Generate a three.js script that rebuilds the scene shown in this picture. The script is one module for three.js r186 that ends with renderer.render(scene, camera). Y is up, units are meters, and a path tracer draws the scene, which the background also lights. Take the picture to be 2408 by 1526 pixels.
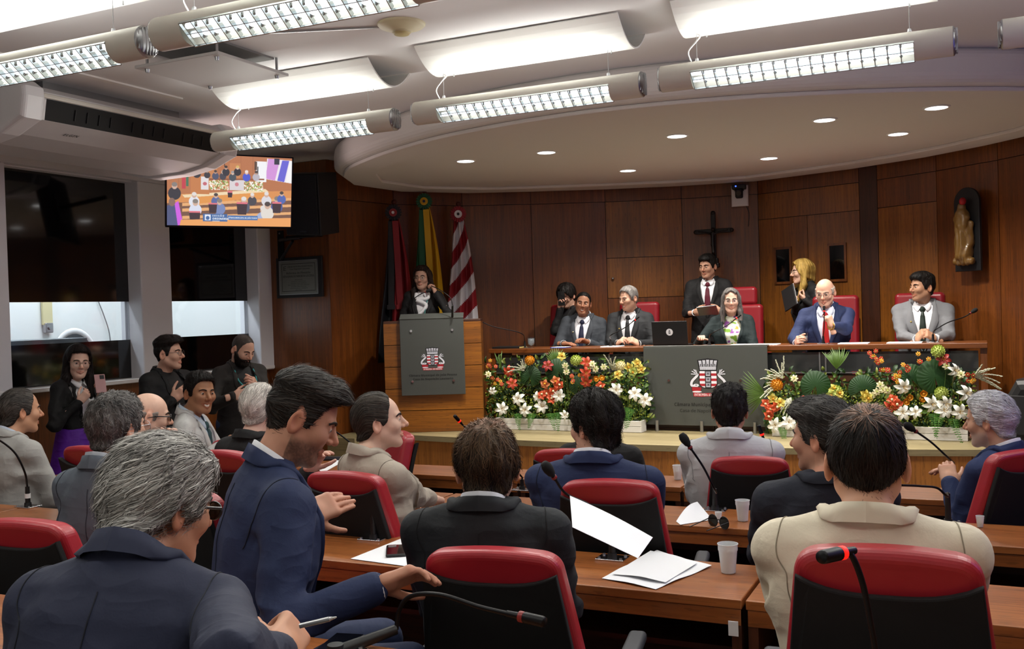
import * as THREE from 'three';
import { RoundedBoxGeometry } from 'three/addons/geometries/RoundedBoxGeometry.js';
import { mergeGeometries } from 'three/addons/utils/BufferGeometryUtils.js';
import { RectAreaLightUniformsLib } from 'three/addons/lights/RectAreaLightUniformsLib.js';

// ------------------------------------------------------------------ camera, lights, exposure
const scene = new THREE.Scene();
scene.background = new THREE.Color(0x000000);
const W = 2408, HT = 1526, FOC = 2320;
const camera = new THREE.PerspectiveCamera(2 * Math.atan(HT / 2 / FOC) * 180 / Math.PI, W / HT, 0.05, 60);
const CAM = { yaw: 25.2 * Math.PI / 180, pitch: Math.atan(33 / FOC), roll: 0.031, h: 1.65 };
camera.position.set(0, CAM.h, 0);
camera.rotation.order = 'YXZ';
camera.rotation.set(-CAM.pitch, CAM.yaw, -CAM.roll);
camera.updateMatrixWorld(true);
const renderer = new THREE.WebGLRenderer({ antialias: true });
renderer.toneMapping = THREE.LinearToneMapping;
renderer.toneMappingExposure = 1.22;
renderer.shadowMap.enabled = true;
RectAreaLightUniformsLib.init();
const TUBE_DOWN = 46, TUBE_UP = 26, DOWNLIGHT = 11, SCREEN_GLOW = 2.2, PRESS_LIGHT = 36, LED_LIGHT = .35;

// ------------------------------------------------------------------ helpers
const V = (x, y, z) => new THREE.Vector3(x, y, z);
const PI = Math.PI, D2R = PI / 180;
// a measured sight line and a depth give the place where a thing stands
function at(px, py, Z) {
  const v = V((px - W / 2) / FOC, -(py - HT / 2) / FOC, -1).multiplyScalar(Z);
  return v.applyMatrix4(camera.matrixWorld);
}
function rng(seed) { let s = seed >>> 0; return () => { s = (s + 0x6D2B79F5) | 0; let t = Math.imul(s ^ (s >>> 15), 1 | s); t = (t + Math.imul(t ^ (t >>> 7), 61 | t)) ^ t; return ((t ^ (t >>> 14)) >>> 0) / 4294967296; }; }
const h3 = (x, y, z) => { let n = (Math.imul(x, 374761393) + Math.imul(y, 668265263) + Math.imul(z, 2147483647 ^ 0x5bd1e995)) | 0; n = Math.imul(n ^ (n >>> 13), 1274126177); return ((n ^ (n >>> 16)) >>> 0) / 4294967296; };
function noise(x, y, z) {   // value noise, -1..1
  const xi = Math.floor(x), yi = Math.floor(y), zi = Math.floor(z);
  let fx = x - xi, fy = y - yi, fz = z - zi;
  fx = fx * fx * (3 - 2 * fx); fy = fy * fy * (3 - 2 * fy); fz = fz * fz * (3 - 2 * fz);
  const l = (a, b, t) => a + (b - a) * t;
  return 2 * l(l(l(h3(xi, yi, zi), h3(xi + 1, yi, zi), fx), l(h3(xi, yi + 1, zi), h3(xi + 1, yi + 1, zi), fx), fy),
    l(l(h3(xi, yi, zi + 1), h3(xi + 1, yi, zi + 1), fx), l(h3(xi, yi + 1, zi + 1), h3(xi + 1, yi + 1, zi + 1), fx), fy), fz) - 1;
}
const clamp = (x, a, b) => x < a ? a : x > b ? b : x;
const sstep = (a, b, x) => { const t = clamp((x - a) / (b - a), 0, 1); return t * t * (3 - 2 * t); };
const lerp = (a, b, t) => a + (b - a) * t;

const taken = {};
function numbered(n) { if (!(n in taken)) { taken[n] = 0; return n; } taken[n]++; return n + '_' + String(taken[n]).padStart(3, '0'); }
function tag(o, label, category, group, kind) { if (label) o.userData.label = label; if (category) o.userData.category = category; if (group) o.userData.group = group; if (kind) o.userData.kind = kind; return o; }
function thing(name, label, category, pos = [0, 0, 0], yaw = 0, group) {
  const o = new THREE.Group(); o.name = numbered(name); o.position.set(...(pos.isVector3 ? pos.toArray() : pos)); o.rotation.y = yaw;
  scene.add(o); return tag(o, label, category, group);
}
function part(name, geo, mat, parent = scene) {
  const m = new THREE.Mesh(Array.isArray(geo) ? mg(geo) : geo, mat); m.name = parent === scene ? numbered(name) : name;
  m.castShadow = m.receiveShadow = true; parent.add(m); return m;
}
function struct(name, geo, mat, label) { const m = part(name, geo, mat); m.userData.kind = 'structure'; if (label) m.userData.label = label; return m; }
function copy(o, label, pos, yaw) { const c = o.clone(); c.name = numbered(o.name.replace(/_\d\d\d$/, '')); c.userData = { ...o.userData, label: label || o.userData.label }; if (pos) c.position.set(...(pos.isVector3 ? pos.toArray() : pos)); if (yaw !== undefined) c.rotation.set(0, yaw, 0); scene.add(c); return c; }
function mg(list) {
  list = list.flat(9).filter(Boolean);
  if (list.length === 1) return list[0];
  const allUv = list.every(g => g.attributes.uv), allC = list.every(g => g.attributes.color);
  const n = list.map(g => { const q = g.index ? g.toNonIndexed() : g.clone(); for (const k of Object.keys(q.attributes)) if (!['position', 'normal'].includes(k) && !(k === 'uv' && allUv) && !(k === 'color' && allC)) q.deleteAttribute(k); if (!q.attributes.normal) q.computeVertexNormals(); q.morphAttributes = {}; return q; });
  return mergeGeometries(n, false);
}
const mv = (g, x = 0, y = 0, z = 0, rx = 0, ry = 0, rz = 0) => { const m = new THREE.Matrix4().makeRotationFromEuler(new THREE.Euler(rx, ry, rz)); m.setPosition(x, y, z); return g.applyMatrix4(m); };
const box = (w, h, d, x = 0, y = 0, z = 0, rx = 0, ry = 0, rz = 0) => mv(new THREE.BoxGeometry(w, h, d), x, y, z, rx, ry, rz);
const rbox = (w, h, d, r, x = 0, y = 0, z = 0, rx = 0, ry = 0, rz = 0, s = 3) => mv(new RoundedBoxGeometry(w, h, d, s, Math.min(r, w / 2.01, h / 2.01, d / 2.01)), x, y, z, rx, ry, rz);
const cyl = (r1, r2, h, x = 0, y = 0, z = 0, rx = 0, ry = 0, rz = 0, n = 20, open = false) => mv(new THREE.CylinderGeometry(r1, r2, h, n, 1, open), x, y, z, rx, ry, rz);
const sph = (r, x = 0, y = 0, z = 0, n = 14, sx = 1, sy = 1, sz = 1) => { const g = new THREE.SphereGeometry(r, n, Math.max(6, n * .7 | 0)); g.scale(sx, sy, sz); return mv(g, x, y, z); };
const vec = p => p.isVector3 ? p : V(...p);
const tube = (pts, r, seg = 24, n = 8) => new THREE.TubeGeometry(new THREE.CatmullRomCurve3(pts.map(vec), false, 'centripetal'), seg, r, n, false);
const lathe = (pts, n = 28) => new THREE.LatheGeometry(pts.map(p => new THREE.Vector2(p[0], p[1])), n);
function rod(a, b, r, r2 = r, n = 10) { a = vec(a); b = vec(b); const d = b.clone().sub(a), L = d.length(); const g = new THREE.CylinderGeometry(r2, r, L, n); g.applyQuaternion(new THREE.Quaternion().setFromUnitVectors(V(0, 1, 0), d.normalize())); return g.translate(...a.clone().add(b).multiplyScalar(.5).toArray()); }
function extr(pts, depth, bevel = 0, holes, curveSeg = 8) {
  const s = pts instanceof THREE.Shape ? pts : new THREE.Shape(pts.map(p => new THREE.Vector2(p[0], p[1])));
  if (holes) for (const h of holes) s.holes.push(new THREE.Path(h.map(p => new THREE.Vector2(p[0], p[1]))));
  return new THREE.ExtrudeGeometry(s, { depth: depth - 2 * bevel, bevelEnabled: bevel > 0, bevelThickness: bevel, bevelSize: bevel, bevelOffset: -bevel, bevelSegments: 3, curveSegments: curveSeg });
}
// metric box mapping: v runs along the grain axis
function uvm(g, grain = 'y', off = 0, sc = 1) {
  if (g.index) g = g.toNonIndexed();
  const p = g.attributes.position, n = g.attributes.normal, uv = new Float32Array(p.count * 2);
  for (let i = 0; i < p.count; i += 3) {
    const ax = Math.abs(n.getX(i) + n.getX(i + 1) + n.getX(i + 2)), ay = Math.abs(n.getY(i) + n.getY(i + 1) + n.getY(i + 2)), az = Math.abs(n.getZ(i) + n.getZ(i + 1) + n.getZ(i + 2));
    for (let k = i; k < i + 3; k++) {
      const x = p.getX(k), y = p.getY(k), z = p.getZ(k); let a, b;   // b = along the grain
      if (grain === 'y') { if (ay >= ax && ay >= az) { a = x; b = z; } else if (ax > az) { a = z; b = y; } else { a = x; b = y; } }
      else if (grain === 'x') { if (ax > ay && ax > az) { a = z; b = y; } else if (ay >= az) { a = z; b = x; } else { a = y; b = x; } }
      else { if (az > ay && az > ax) { a = x; b = y; } else if (ay >= ax) { a = x; b = z; } else { a = y; b = z; } }
      uv[2 * k] = (a + off * .37) * sc; uv[2 * k + 1] = (b + off) * sc;
    }
  }
  g.setAttribute('uv', new THREE.BufferAttribute(uv, 2)); return g;
}
// ------------------------------------------------------------------ textures and materials
function dataTex(w, h, fn, srgb = true) {
  const d = new Uint8Array(w * h * 4);
  for (let y = 0; y < h; y++) for (let x = 0; x < w; x++) { const c = fn(x / w, y / h); const i = 4 * (y * w + x); d[i] = clamp(c[0], 0, 255); d[i + 1] = clamp(c[1], 0, 255); d[i + 2] = clamp(c[2], 0, 255); d[i + 3] = 255; }
  const t = new THREE.DataTexture(d, w, h); t.magFilter = THREE.LinearFilter; t.minFilter = THREE.LinearMipmapLinearFilter; t.generateMipmaps = true;
  t.wrapS = t.wrapT = THREE.RepeatWrapping; if (srgb) t.colorSpace = THREE.SRGBColorSpace; t.needsUpdate = true; return t;
}
const pn = (x, y, px, py, s) => {   // tiling noise on a px by py lattice
  const xi = Math.floor(x * px), yi = Math.floor(y * py); let fx = x * px - xi, fy = y * py - yi; fx = fx * fx * (3 - 2 * fx); fy = fy * fy * (3 - 2 * fy);
  const g = (a, b) => h3(((a % px) + px) % px, ((b % py) + py) % py, s);
  return lerp(lerp(g(xi, yi), g(xi + 1, yi), fx), lerp(g(xi, yi + 1), g(xi + 1, yi + 1), fx), fy);
};
function woodTex(a, b, c, seed, streak = 1) {   // covers 1.2 m across by 2.4 m along the grain
  const t = dataTex(512, 512, (u, v) => {
    const w = u + .02 * (pn(u, v, 4, 3, seed) - .5);
    const big = pn(w, v, 7, 2, seed + 1), mid = pn(w, v, 31, 3, seed + 2), fine = pn(w, v, 150, 9, seed + 3), pore = pn(w, v, 256, 40, seed + 4);
    const k = clamp(.5 * big + .35 * mid + .25 * fine - .05, 0, 1), p = pore > .8 ? -.14 * streak : 0;
    const m = i => (k < .5 ? lerp(a[i], b[i], k * 2) : lerp(b[i], c[i], k * 2 - 1)) * (1 + p + .12 * streak * (fine - .5));
    return [m(0), m(1), m(2)];
  });
  t.repeat.set(1 / 1.2, 1 / 2.4); return t;
}
const std = (color, roughness = .6, o = {}) => new THREE.MeshStandardMaterial({ color, roughness, ...o });
const phy = (color, roughness = .5, o = {}) => new THREE.MeshPhysicalMaterial({ color, roughness, ...o });
const grainBump = dataTex(256, 256, (u, v) => { const k = 255 * (.6 * pn(u, v, 64, 64, 5) + .4 * pn(u, v, 128, 128, 9)); return [k, k, k]; }, false);
const clothBump = dataTex(256, 256, (u, v) => { const k = 128 + 60 * Math.sin(u * 256 * PI / 2) * Math.sin(v * 256 * PI / 2) + 60 * (pn(u, v, 90, 90, 3) - .5); return [k, k, k]; }, false);
const M = {};
M.wallWood = phy(0xffffff, .42, { map: woodTex([92, 47, 13], [114, 61, 18], [138, 79, 25], 11), clearcoat: .45, clearcoatRoughness: .22 });
M.wallWood2 = phy(0xffffff, .42, { map: woodTex([112, 64, 15], [138, 82, 21], [160, 100, 30], 21), clearcoat: .45, clearcoatRoughness: .22 });
M.deskWood = phy(0xffffff, .38, { map: woodTex([122, 66, 30], [150, 86, 40], [174, 108, 54], 31), clearcoat: .5, clearcoatRoughness: .2 });
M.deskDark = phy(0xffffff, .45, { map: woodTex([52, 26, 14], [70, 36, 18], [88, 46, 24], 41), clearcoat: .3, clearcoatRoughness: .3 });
M.stageWood = phy(0xffffff, .42, { map: woodTex([146, 88, 34], [170, 108, 44], [192, 130, 58], 51), clearcoat: .4, clearcoatRoughness: .25 });
M.laminate = phy(0xffffff, .5, { map: woodTex([126, 114, 80], [144, 131, 95], [162, 149, 112], 61, .6), clearcoat: .15, clearcoatRoughness: .35 });
// soft creases of worn cloth, 0.5 m tile
const creaseBump = dataTex(512, 512, (u, v) => { const w = u + .05 * (pn(u, v, 5, 5, 71) - .5), q = v + .06 * (pn(u, v, 4, 6, 72) - .5); const r = (a, b, s) => 1 - Math.abs(2 * pn(w, q, a, b, s) - 1); const k = .5 * Math.pow(r(5, 9, 73), 2) + .3 * Math.pow(r(9, 16, 74), 2) + .12 * r(21, 33, 75) + .05 * pn(u, v, 200, 200, 76); return [255 * k, 255 * k, 255 * k]; }, false);
M.white = std(0xe9e8e6, .75); M.ceiling = std(0xe4e2e3, .85); M.gypsum = std(0xdcd8d4, .8);
M.column = std(0xe6e6ea, .6);
M.black = std(0x0c0c0e, .5); M.blackGloss = phy(0x07080a, .08, { clearcoat: .6, clearcoatRoughness: .05 }); M.dark = std(0x1a1a1c, .6);
M.blackMetal = std(0x141416, .4, { metalness: .6 }); M.chrome = std(0xd8d8dc, .18, { metalness: 1 }); M.steel = std(0xa8a9ab, .32, { metalness: .9 });
M.floor = std(0x6d675f, .6); M.tubeWhite = std(0xd9d6cb, .38); M.louver = std(0xb9c0c0, .22, { metalness: .8 });
M.redLeather = phy(0xa51e2b, .42, { clearcoat: .35, clearcoatRoughness: .3, bumpMap: grainBump, bumpScale: .0006 });
M.blackFabric = std(0x09090b, .85, { bumpMap: clothBump, bumpScale: .0006 });
M.paper = std(0xf1f3f7, .7); M.cup = phy(0xf4f7f8, .3, { transmission: .42, thickness: 0, roughness: .35 });
M.glass = phy(0xf4f8fa, .04, { transmission: 1, thickness: 0 }); M.water = phy(0xe9eef0, .12, { transmission: .8, thickness: 0 });
M.frosted = phy(0x6f736f, .32, { transmission: .55, thickness: 0 });
M.redLamp = std(0xff2418, .5, { emissive: 0xff1a10, emissiveIntensity: .9 });
// ------------------------------------------------------------------ room shell
const XL = -6.65, XR = 2.05, ZB = 2.6, CEIL = 3.22, FA = -.12, FB = -.06, FC = 0, FD = .13, STAGE = .49;
struct('floor', [box(8.7, .3, 3.65, -2.3, FA - .15, -6.45), box(8.7, .3, 1.25, -2.3, FB - .15, -4.0), box(8.7, .3, 1.45, -2.3, FC - .15, -2.65), box(8.7, .3, 4.6, -2.3, FD - .15, .37)].map(g => uvm(g)), M.floor, 'grey stepped floor under the desks');
struct('ceiling', box(8.9, .2, 14, -2.3, CEIL + .1, -4.4), M.ceiling, 'white ceiling');
struct('wall_rear', box(8.9, 3.4, .15, -2.3, 1.5, ZB + .075), M.white, 'white wall behind the camera');
// right wall: wood below, white above
{
  const w = struct('wall_right', box(.15, 3.4, 11.2, XR + .075, 1.5, -2.9), M.white, 'white right wall');
  for (let i = 0; i < 9; i++) part('panel', uvm(box(.03, 3.3, 1.2, XR - .015, 1.5, ZB - .62 - i * 1.21), 'y', i), M.wallWood, w);
  const led = thing('led_wall', 'blue and violet video wall on the right wall outside the picture', 'screen', [XR - .05, 2.25, -4.2]);
  part('frame', rbox(.04, 1.5, 2.9, .01), M.black, led);
  for (let i = 0; i < 3; i++) part('screen', box(.006, 1.42, .93, -.022, 0, -.94 + i * .94), std(0x060608, .4, { emissive: [0x6a58d8, 0x4d55e0, 0xb080d8][i], emissiveIntensity: .5 }), led);
  const ll = new THREE.RectAreaLight(0x8088ff, LED_LIGHT, 2.8, 1.4); ll.position.set(-.03, 0, 0); ll.rotation.y = PI / 2; led.add(ll);
}
// wall behind the dais: a faceted apse of wooden boards
const APSE = [[-6.65, -8.18], [-5.85, -8.18], [-5.655, -9.11], [-5.15, -9.735], [-4.48, -10.11], [-3.73, -10.47], [-2.93, -10.74], [-2.12, -10.88], [-1.04, -10.51], [-.86, -10.42], [-.31, -10.08], [.2, -9.63], [.75, -9.0], [1.2, -8.18], [2.05, -8.18]];
{
  const back = [];
  for (let i = 0; i < APSE.length - 1; i++) {
    const [x0, z0] = APSE[i], [x1, z1] = APSE[i + 1], L = Math.hypot(x1 - x0, z1 - z0), a = Math.atan2(-(z1 - z0), x1 - x0);
    back.push(mv(new THREE.BoxGeometry(L + (i < 2 || i > APSE.length - 4 ? 0 : .1), 3.5, .1), (x0 + x1) / 2, 1.5, (z0 + z1) / 2, 0, a, 0).translate(-Math.sin(a) * .085, 0, -Math.cos(a) * .085));
  }
  const wall = struct('wall_back', back, M.black, 'curved wooden wall behind the dais');
  const Gm = 2.83, j = .006;
  // one board between heights y0..y1 and fractions f0..f1 of the facet
  const board = (i, f0, f1, y0, y1, mat = M.wallWood, name = 'panel', t = .022) => {
    const [x0, z0] = APSE[i], [x1, z1] = APSE[i + 1], L = Math.hypot(x1 - x0, z1 - z0), a = Math.atan2(-(z1 - z0), x1 - x0), w = L * (f1 - f0) - j, f = (f0 + f1) / 2;
    const g = uvm(box(w, y1 - y0 - j, t, 0, (y0 + y1) / 2, 0), 'y', i * 1.7 + y0 + f0);
    const m = part(name, mv(g, 0, 0, -t / 2), mat, wall); m.position.set(lerp(x0, x1, f), 0, lerp(z0, z1, f)); m.rotation.y = a; return m;
  };
  const top = CEIL, lo = FA;
  for (const i of [0, 1, 2, 3, 4, 10, 11, 12, 13]) { board(i, 0, 1, i ? lo : lo, Gm); board(i, 0, 1, Gm, top); }
  // cupboards between the joints
  board(5, 0, 1, lo, 1.75, M.wallWood); board(5, 0, 1, Gm, top);
  { const c = board(5, 0, 1, 1.75, 2.2, M.wallWood2, 'cupboard_door'); part('knob', sph(.018, -.36, 1.97, .015), M.chrome, c); }
  board(5, 0, 1, 2.2, Gm, M.wallWood2, 'cupboard_door');
  board(6, 0, 1, lo, Gm, M.wallWood); board(6, 0, 1, Gm, top);
  // double door with two dark panes
  board(7, 0, 1, Gm, top); board(7, 0, 1, 2.55, Gm, M.wallWood2);
  for (const s of [0, 1]) {
    const d = board(7, s * .5, s * .5 + .5, STAGE, 2.55, M.wallWood2, 'door_leaf');
    const x = s ? .04 : -.0;
    part('window_frame', [box(.2, .025, .03, x, 2.225, .004), box(.2, .025, .03, x, 1.855, .004), box(.022, .39, .03, x - .09, 2.04, .004), box(.022, .39, .03, x + .09, 2.04, .004)].map(g => uvm(g)), M.wallWood, d);
    part('pane', box(.17, .36, .012, x, 2.04, .002), M.blackGloss, d);
  }
  board(8, 0, 1, lo, top, M.deskDark);
  board(9, 0, 1, lo, 2.55, M.wallWood2); board(9, 0, 1, 2.55, Gm); board(9, 0, 1, Gm, top);
}
// ------------------------------------------------------------------ left window wall
{
  const low = struct('wall_left', uvm(box(.16, 1.32, 10.9, XL - .08, .48, -2.75), 'y'), M.wallWood, 'wooden parapet under the press room windows');
  struct('trim_1', rbox(.22, .035, 10.8, .008, XL - .03, 1.145, -2.78), M.white, 'white window sill');
  struct('trim_2', [box(.2, .4, 10.9, XL - .1, 3.07, -2.75), box(.12, .1, 10.8, XL + .02, 2.93, -2.75)], M.column, 'white beam over the windows');
  const cols = [[-8.19, -7.98], [-6.78, -6.42], [-5.12, -4.76], [-3.46, -3.1], [-1.8, -1.44], [-.14, .22], [1.5, 2.68]];
  cols.forEach(([a, b], i) => struct('column', rbox(.26, 1.76, b - a, .012, XL - .06, 2.0, (a + b) / 2), M.column, ['narrow white column at the wooden wall', 'white column between the two front windows', 'white column cut by the left edge of the picture', 'white column left of the picture'][Math.min(i, 3)]));
  const bays = cols.slice(0, -1).map((c, i) => [c[1], cols[i + 1][0]]).map(([a, b]) => [Math.min(a, b), Math.max(a, b)]);
  const bay = [[-7.98, -6.78], [-6.42, -5.12], [-4.76, -3.46], [-3.1, -1.8], [-1.44, -.14], [.22, 1.5]];
  bay.forEach(([a, b], i) => {
    const w = struct('window_' + (i + 1), [box(.03, 1.7, .03, XL - .12, 2.0, a + .015), box(.03, 1.7, .03, XL - .12, 2.0, b - .015)], M.column, i === 0 ? 'window nearest the wooden wall' : i === 1 ? 'window behind the woman with the phone' : 'window left of the picture');
    part('dark_pane', box(.012, 1.04, b - a, XL - .09, 2.352, (a + b) / 2), M.blackGloss, w);
    part('clear_pane', box(.006, .34, b - a, XL - .09, 1.66, (a + b) / 2), M.glass, w);
    part('dark_pane', box(.012, .34, b - a, XL - .09, 1.328, (a + b) / 2), M.blackGloss, w);
  });
  // press room behind the glass
  struct('wall_press', [box(.1, 3.6, 11, XL - 1.75, 1.4, -2.75), box(1.7, 3.6, .1, XL - .95, 1.4, -8.3), box(1.7, 3.6, .1, XL - .95, 1.4, 2.7)], std(0xf0f3f0, .7), 'white walls of the press room');
  struct('ceiling_press', box(1.9, .1, 11, XL - .95, 3.25, -2.75), M.white, 'white ceiling of the press room');
  struct('floor_press', box(1.9, .1, 11, XL - .95, -.1, -2.75), M.floor, 'floor of the press room');
  for (const z of [-6.9, -4.4]) {
    const t = thing('ceiling_lamp', z < -5 ? 'white press room ceiling lamp behind the front window' : 'white press room ceiling lamp behind the left window', 'lamp', [XL - .8, 3.19, z]);
    part('housing', rbox(.3, .04, 1.3, .01), M.white, t); part('diffuser', box(.26, .01, 1.24, 0, -.022, 0), std(0xffffff, .4, { emissive: 0xf4f8ff, emissiveIntensity: 2 }), t);
    const l = new THREE.RectAreaLight(0xf3f7ff, PRESS_LIGHT, .26, 1.24); l.rotation.x = -PI / 2; l.position.y = -.035; t.add(l);
  }
  const cx = XL - 1.69, P = (px, py) => { const d = at(px, py, 1).sub(camera.position); return camera.position.clone().addScaledVector(d, cx / d.x); };
  { const p = P(107, 715), t = thing('wall_conduit', 'cream cable duct with a socket seen through the clear pane', 'conduit', [cx, 0, p.z]); part('duct', rbox(.03, 1.4, .11, .004, .015, 2.35, 0), std(0xd8cda0, .6), t); part('socket', [rbox(.05, .1, .09, .01, .025, 1.62, 0), cyl(.02, .02, .02, .055, 1.62, 0, 0, 0, PI / 2)], M.steel, t); }
  { const p = P(235, 760), t = thing('wall_cable', 'thin dark cable hanging on the press room wall', 'cable', [cx + .01, 0, p.z]); part('wire', tube([[0, 2.4, .05], [0, 1.95, .04], [.01, 1.75, -.03], [.01, 1.55, -.1], [0, 1.3, -.12]], .006), M.steel, t); }
  { const p = P(195, 800), t = thing('office_chair', 'grey mesh office chair behind the press room glass', 'chair', [-7.78, 0, -6.72], 1.2);
    part('backrest', mv(extr(new THREE.Shape().absellipse(0, 0, .2, .3, 0, PI * 2), .05, .015), 0, 1.28, 0), std(0x55585c, .7), t); part('back_frame', mv(new THREE.TorusGeometry(.2, .022, 8, 30).scale(1, 1.5, 1), 0, 1.28, .02), M.white, t); part('seat', rbox(.44, .08, .44, .03, 0, .5, .25), std(0x44474a, .8), t); part('pole', [cyl(.03, .03, .4, 0, .25, .2), box(.05, .5, .03, 0, .8, .02)], M.black, t); part('base', [0, 1, 2, 3, 4].map(k => rbox(.3, .03, .04, .01, .15 * Math.cos(k * 1.2566), .05, .2 + .15 * Math.sin(k * 1.2566), 0, -k * 1.2566, 0)), M.black, t); }
  { const t = thing('press_desk', 'grey press room desk edge behind the lower dark pane', 'desk', [XL - .55, 0, -5.9]); part('table_top', rbox(.5, .04, 1.1, .006, 0, 1.51, .3), std(0x6c7276, .5), t); for (const z of [-.2, .8]) part('leg', box(.4, 1.5, .03, 0, .74, z), M.steel, t); }
}
// ------------------------------------------------------------------ stage
const stageFront = x => -7.93 - .045 * (x + 2.5) * (x + 2.5) * (x > -2.5 ? 1.0 : .62);
{
  const pts = []; for (let i = 0; i <= 40; i++) { const x = -5.45 + i * (6.75 / 40); pts.push([x, -stageFront(x)]); }
  const poly = [...pts, [1.3, 8.2], [.75, 9.0], [.2, 9.63], [-.31, 10.08], [-1.04, 10.51], [-2.12, 10.88], [-2.93, 10.74], [-3.73, 10.47], [-4.48, 10.11], [-5.15, 9.735], [-5.45, 9.3]];
  const seen = poly.filter((p, i) => !(i === pts.length && p[1] < pts[pts.length - 1][1]));
  const core = mv(extr(seen.map(([x, z]) => [x, z]), .05, 0), 0, STAGE, 0, -PI / 2, 0, 0); core.translate(0, -.05, 0);
  const st = struct('floor_stage', uvm(core, 'x'), M.laminate, 'pale laminate floor of the dais');
  for (let i = 0; i < 5; i++) {   // curved front boards
    const rows = [], a = -5.45 + i * 1.35 + .002, b = a + 1.346; const sh = [];
    for (let k = 0; k <= 10; k++) { const x = lerp(a, b, k / 10); sh.push([x, -stageFront(x) + .01]); }
    for (let k = 10; k >= 0; k--) { const x = lerp(a, b, k / 10); sh.push([x, -stageFront(x) + .04]); }
    const g = mv(extr(sh, STAGE - .05 - FA, 0), 0, FA, 0, -PI / 2, 0, 0); part('front_board', uvm(g, 'y', i * 2.1), M.stageWood, st);
  }
  part('side_board', uvm(box(.03, STAGE - FA - .01, .9, -5.44, (STAGE + FA) / 2, -8.75), 'y'), M.stageWood, st);
}
for (let i = 0; i < 3; i++) struct('stair_step', uvm(box(.32, .2 * (3 - i) - .02, .5, -5.62 - .0 * i, FA + .1 * (3 - i) - .01, -8.2 + .3 * i - .0), 'x', i), M.laminate, ['top', 'middle', 'lowest'][i] + ' laminate step up to the dais');
// ------------------------------------------------------------------ lowered ceiling over the dais
{
  const front = [[-5.45, 7.75], [-5.1, 7.33], [-4.48, 6.87], [-3.9, 6.54], [-3.45, 6.36], [-2.9, 6.22], [-2.35, 6.16], [-1.8, 6.19], [-1.2, 6.32], [-.6, 6.55], [0, 6.86], [.6, 7.3], [1.0, 7.75]];
  const backE = [[1.12, 8.25], [.72, 8.98], [.18, 9.6], [-.33, 10.05], [-1.05, 10.47], [-2.12, 10.84], [-2.93, 10.7], [-3.72, 10.43], [-4.46, 10.07], [-5.12, 9.7], [-5.62, 9.09], [-5.7, 8.3]];
  const curve = new THREE.SplineCurve(front.map(p => new THREE.Vector2(...p))).getPoints(60).map(v => [v.x, v.y]);
  const outline = [...curve, ...backE];
  const cen = [-2.3, 8.4], inset = k => outline.map(([x, z]) => { const dx = x - cen[0], dz = z - cen[1], r = Math.hypot(dx, dz); return [cen[0] + dx * (r - k) / r, cen[1] + dz * (r - k) / r]; });
  const ext = (sh, depth, bev) => mv(new THREE.ExtrudeGeometry(sh, { depth, bevelEnabled: true, bevelThickness: bev, bevelSize: bev, bevelOffset: -bev, bevelSegments: 5 }), 0, 0, 0, -PI / 2, 0, 0);
  const main = ext(new THREE.Shape(outline.map(p => new THREE.Vector2(...p))), .24 - .15, .075); main.translate(0, 2.985 + .075, 0);
  const s = struct('ceiling_soffit', main, M.gypsum, 'lowered oval ceiling over the dais');
  const rim = new THREE.Shape(inset(.09).map(p => new THREE.Vector2(...p))); rim.holes.push(new THREE.Path(inset(.42).map(p => new THREE.Vector2(...p))));
  const rg = ext(rim, .014, .008); rg.translate(0, 2.963, 0);
  part('rim', rg, M.gypsum, s);
}
// ceiling seams and the raised trim
{
  const seam = (a, b, w = .012) => { const d = Math.hypot(b[0] - a[0], b[1] - a[1]); return box(d, .012, w, (a[0] + b[0]) / 2, CEIL - .005, (a[1] + b[1]) / 2, 0, -Math.atan2(b[1] - a[1], b[0] - a[0]), 0); };
  struct('trim_3', [seam([-5.05, -3.1], [-5.05, -5.35], .05), seam([-6.4, -4.28], [-5.0, -4.28], .015)], M.white, 'raised ceiling seam beside the air conditioner');
  struct('trim_4', [seam([-4.3, -4.05], [-2.9, -4.6], .008)], M.steel, 'thin surface cable on the ceiling');
}
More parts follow.
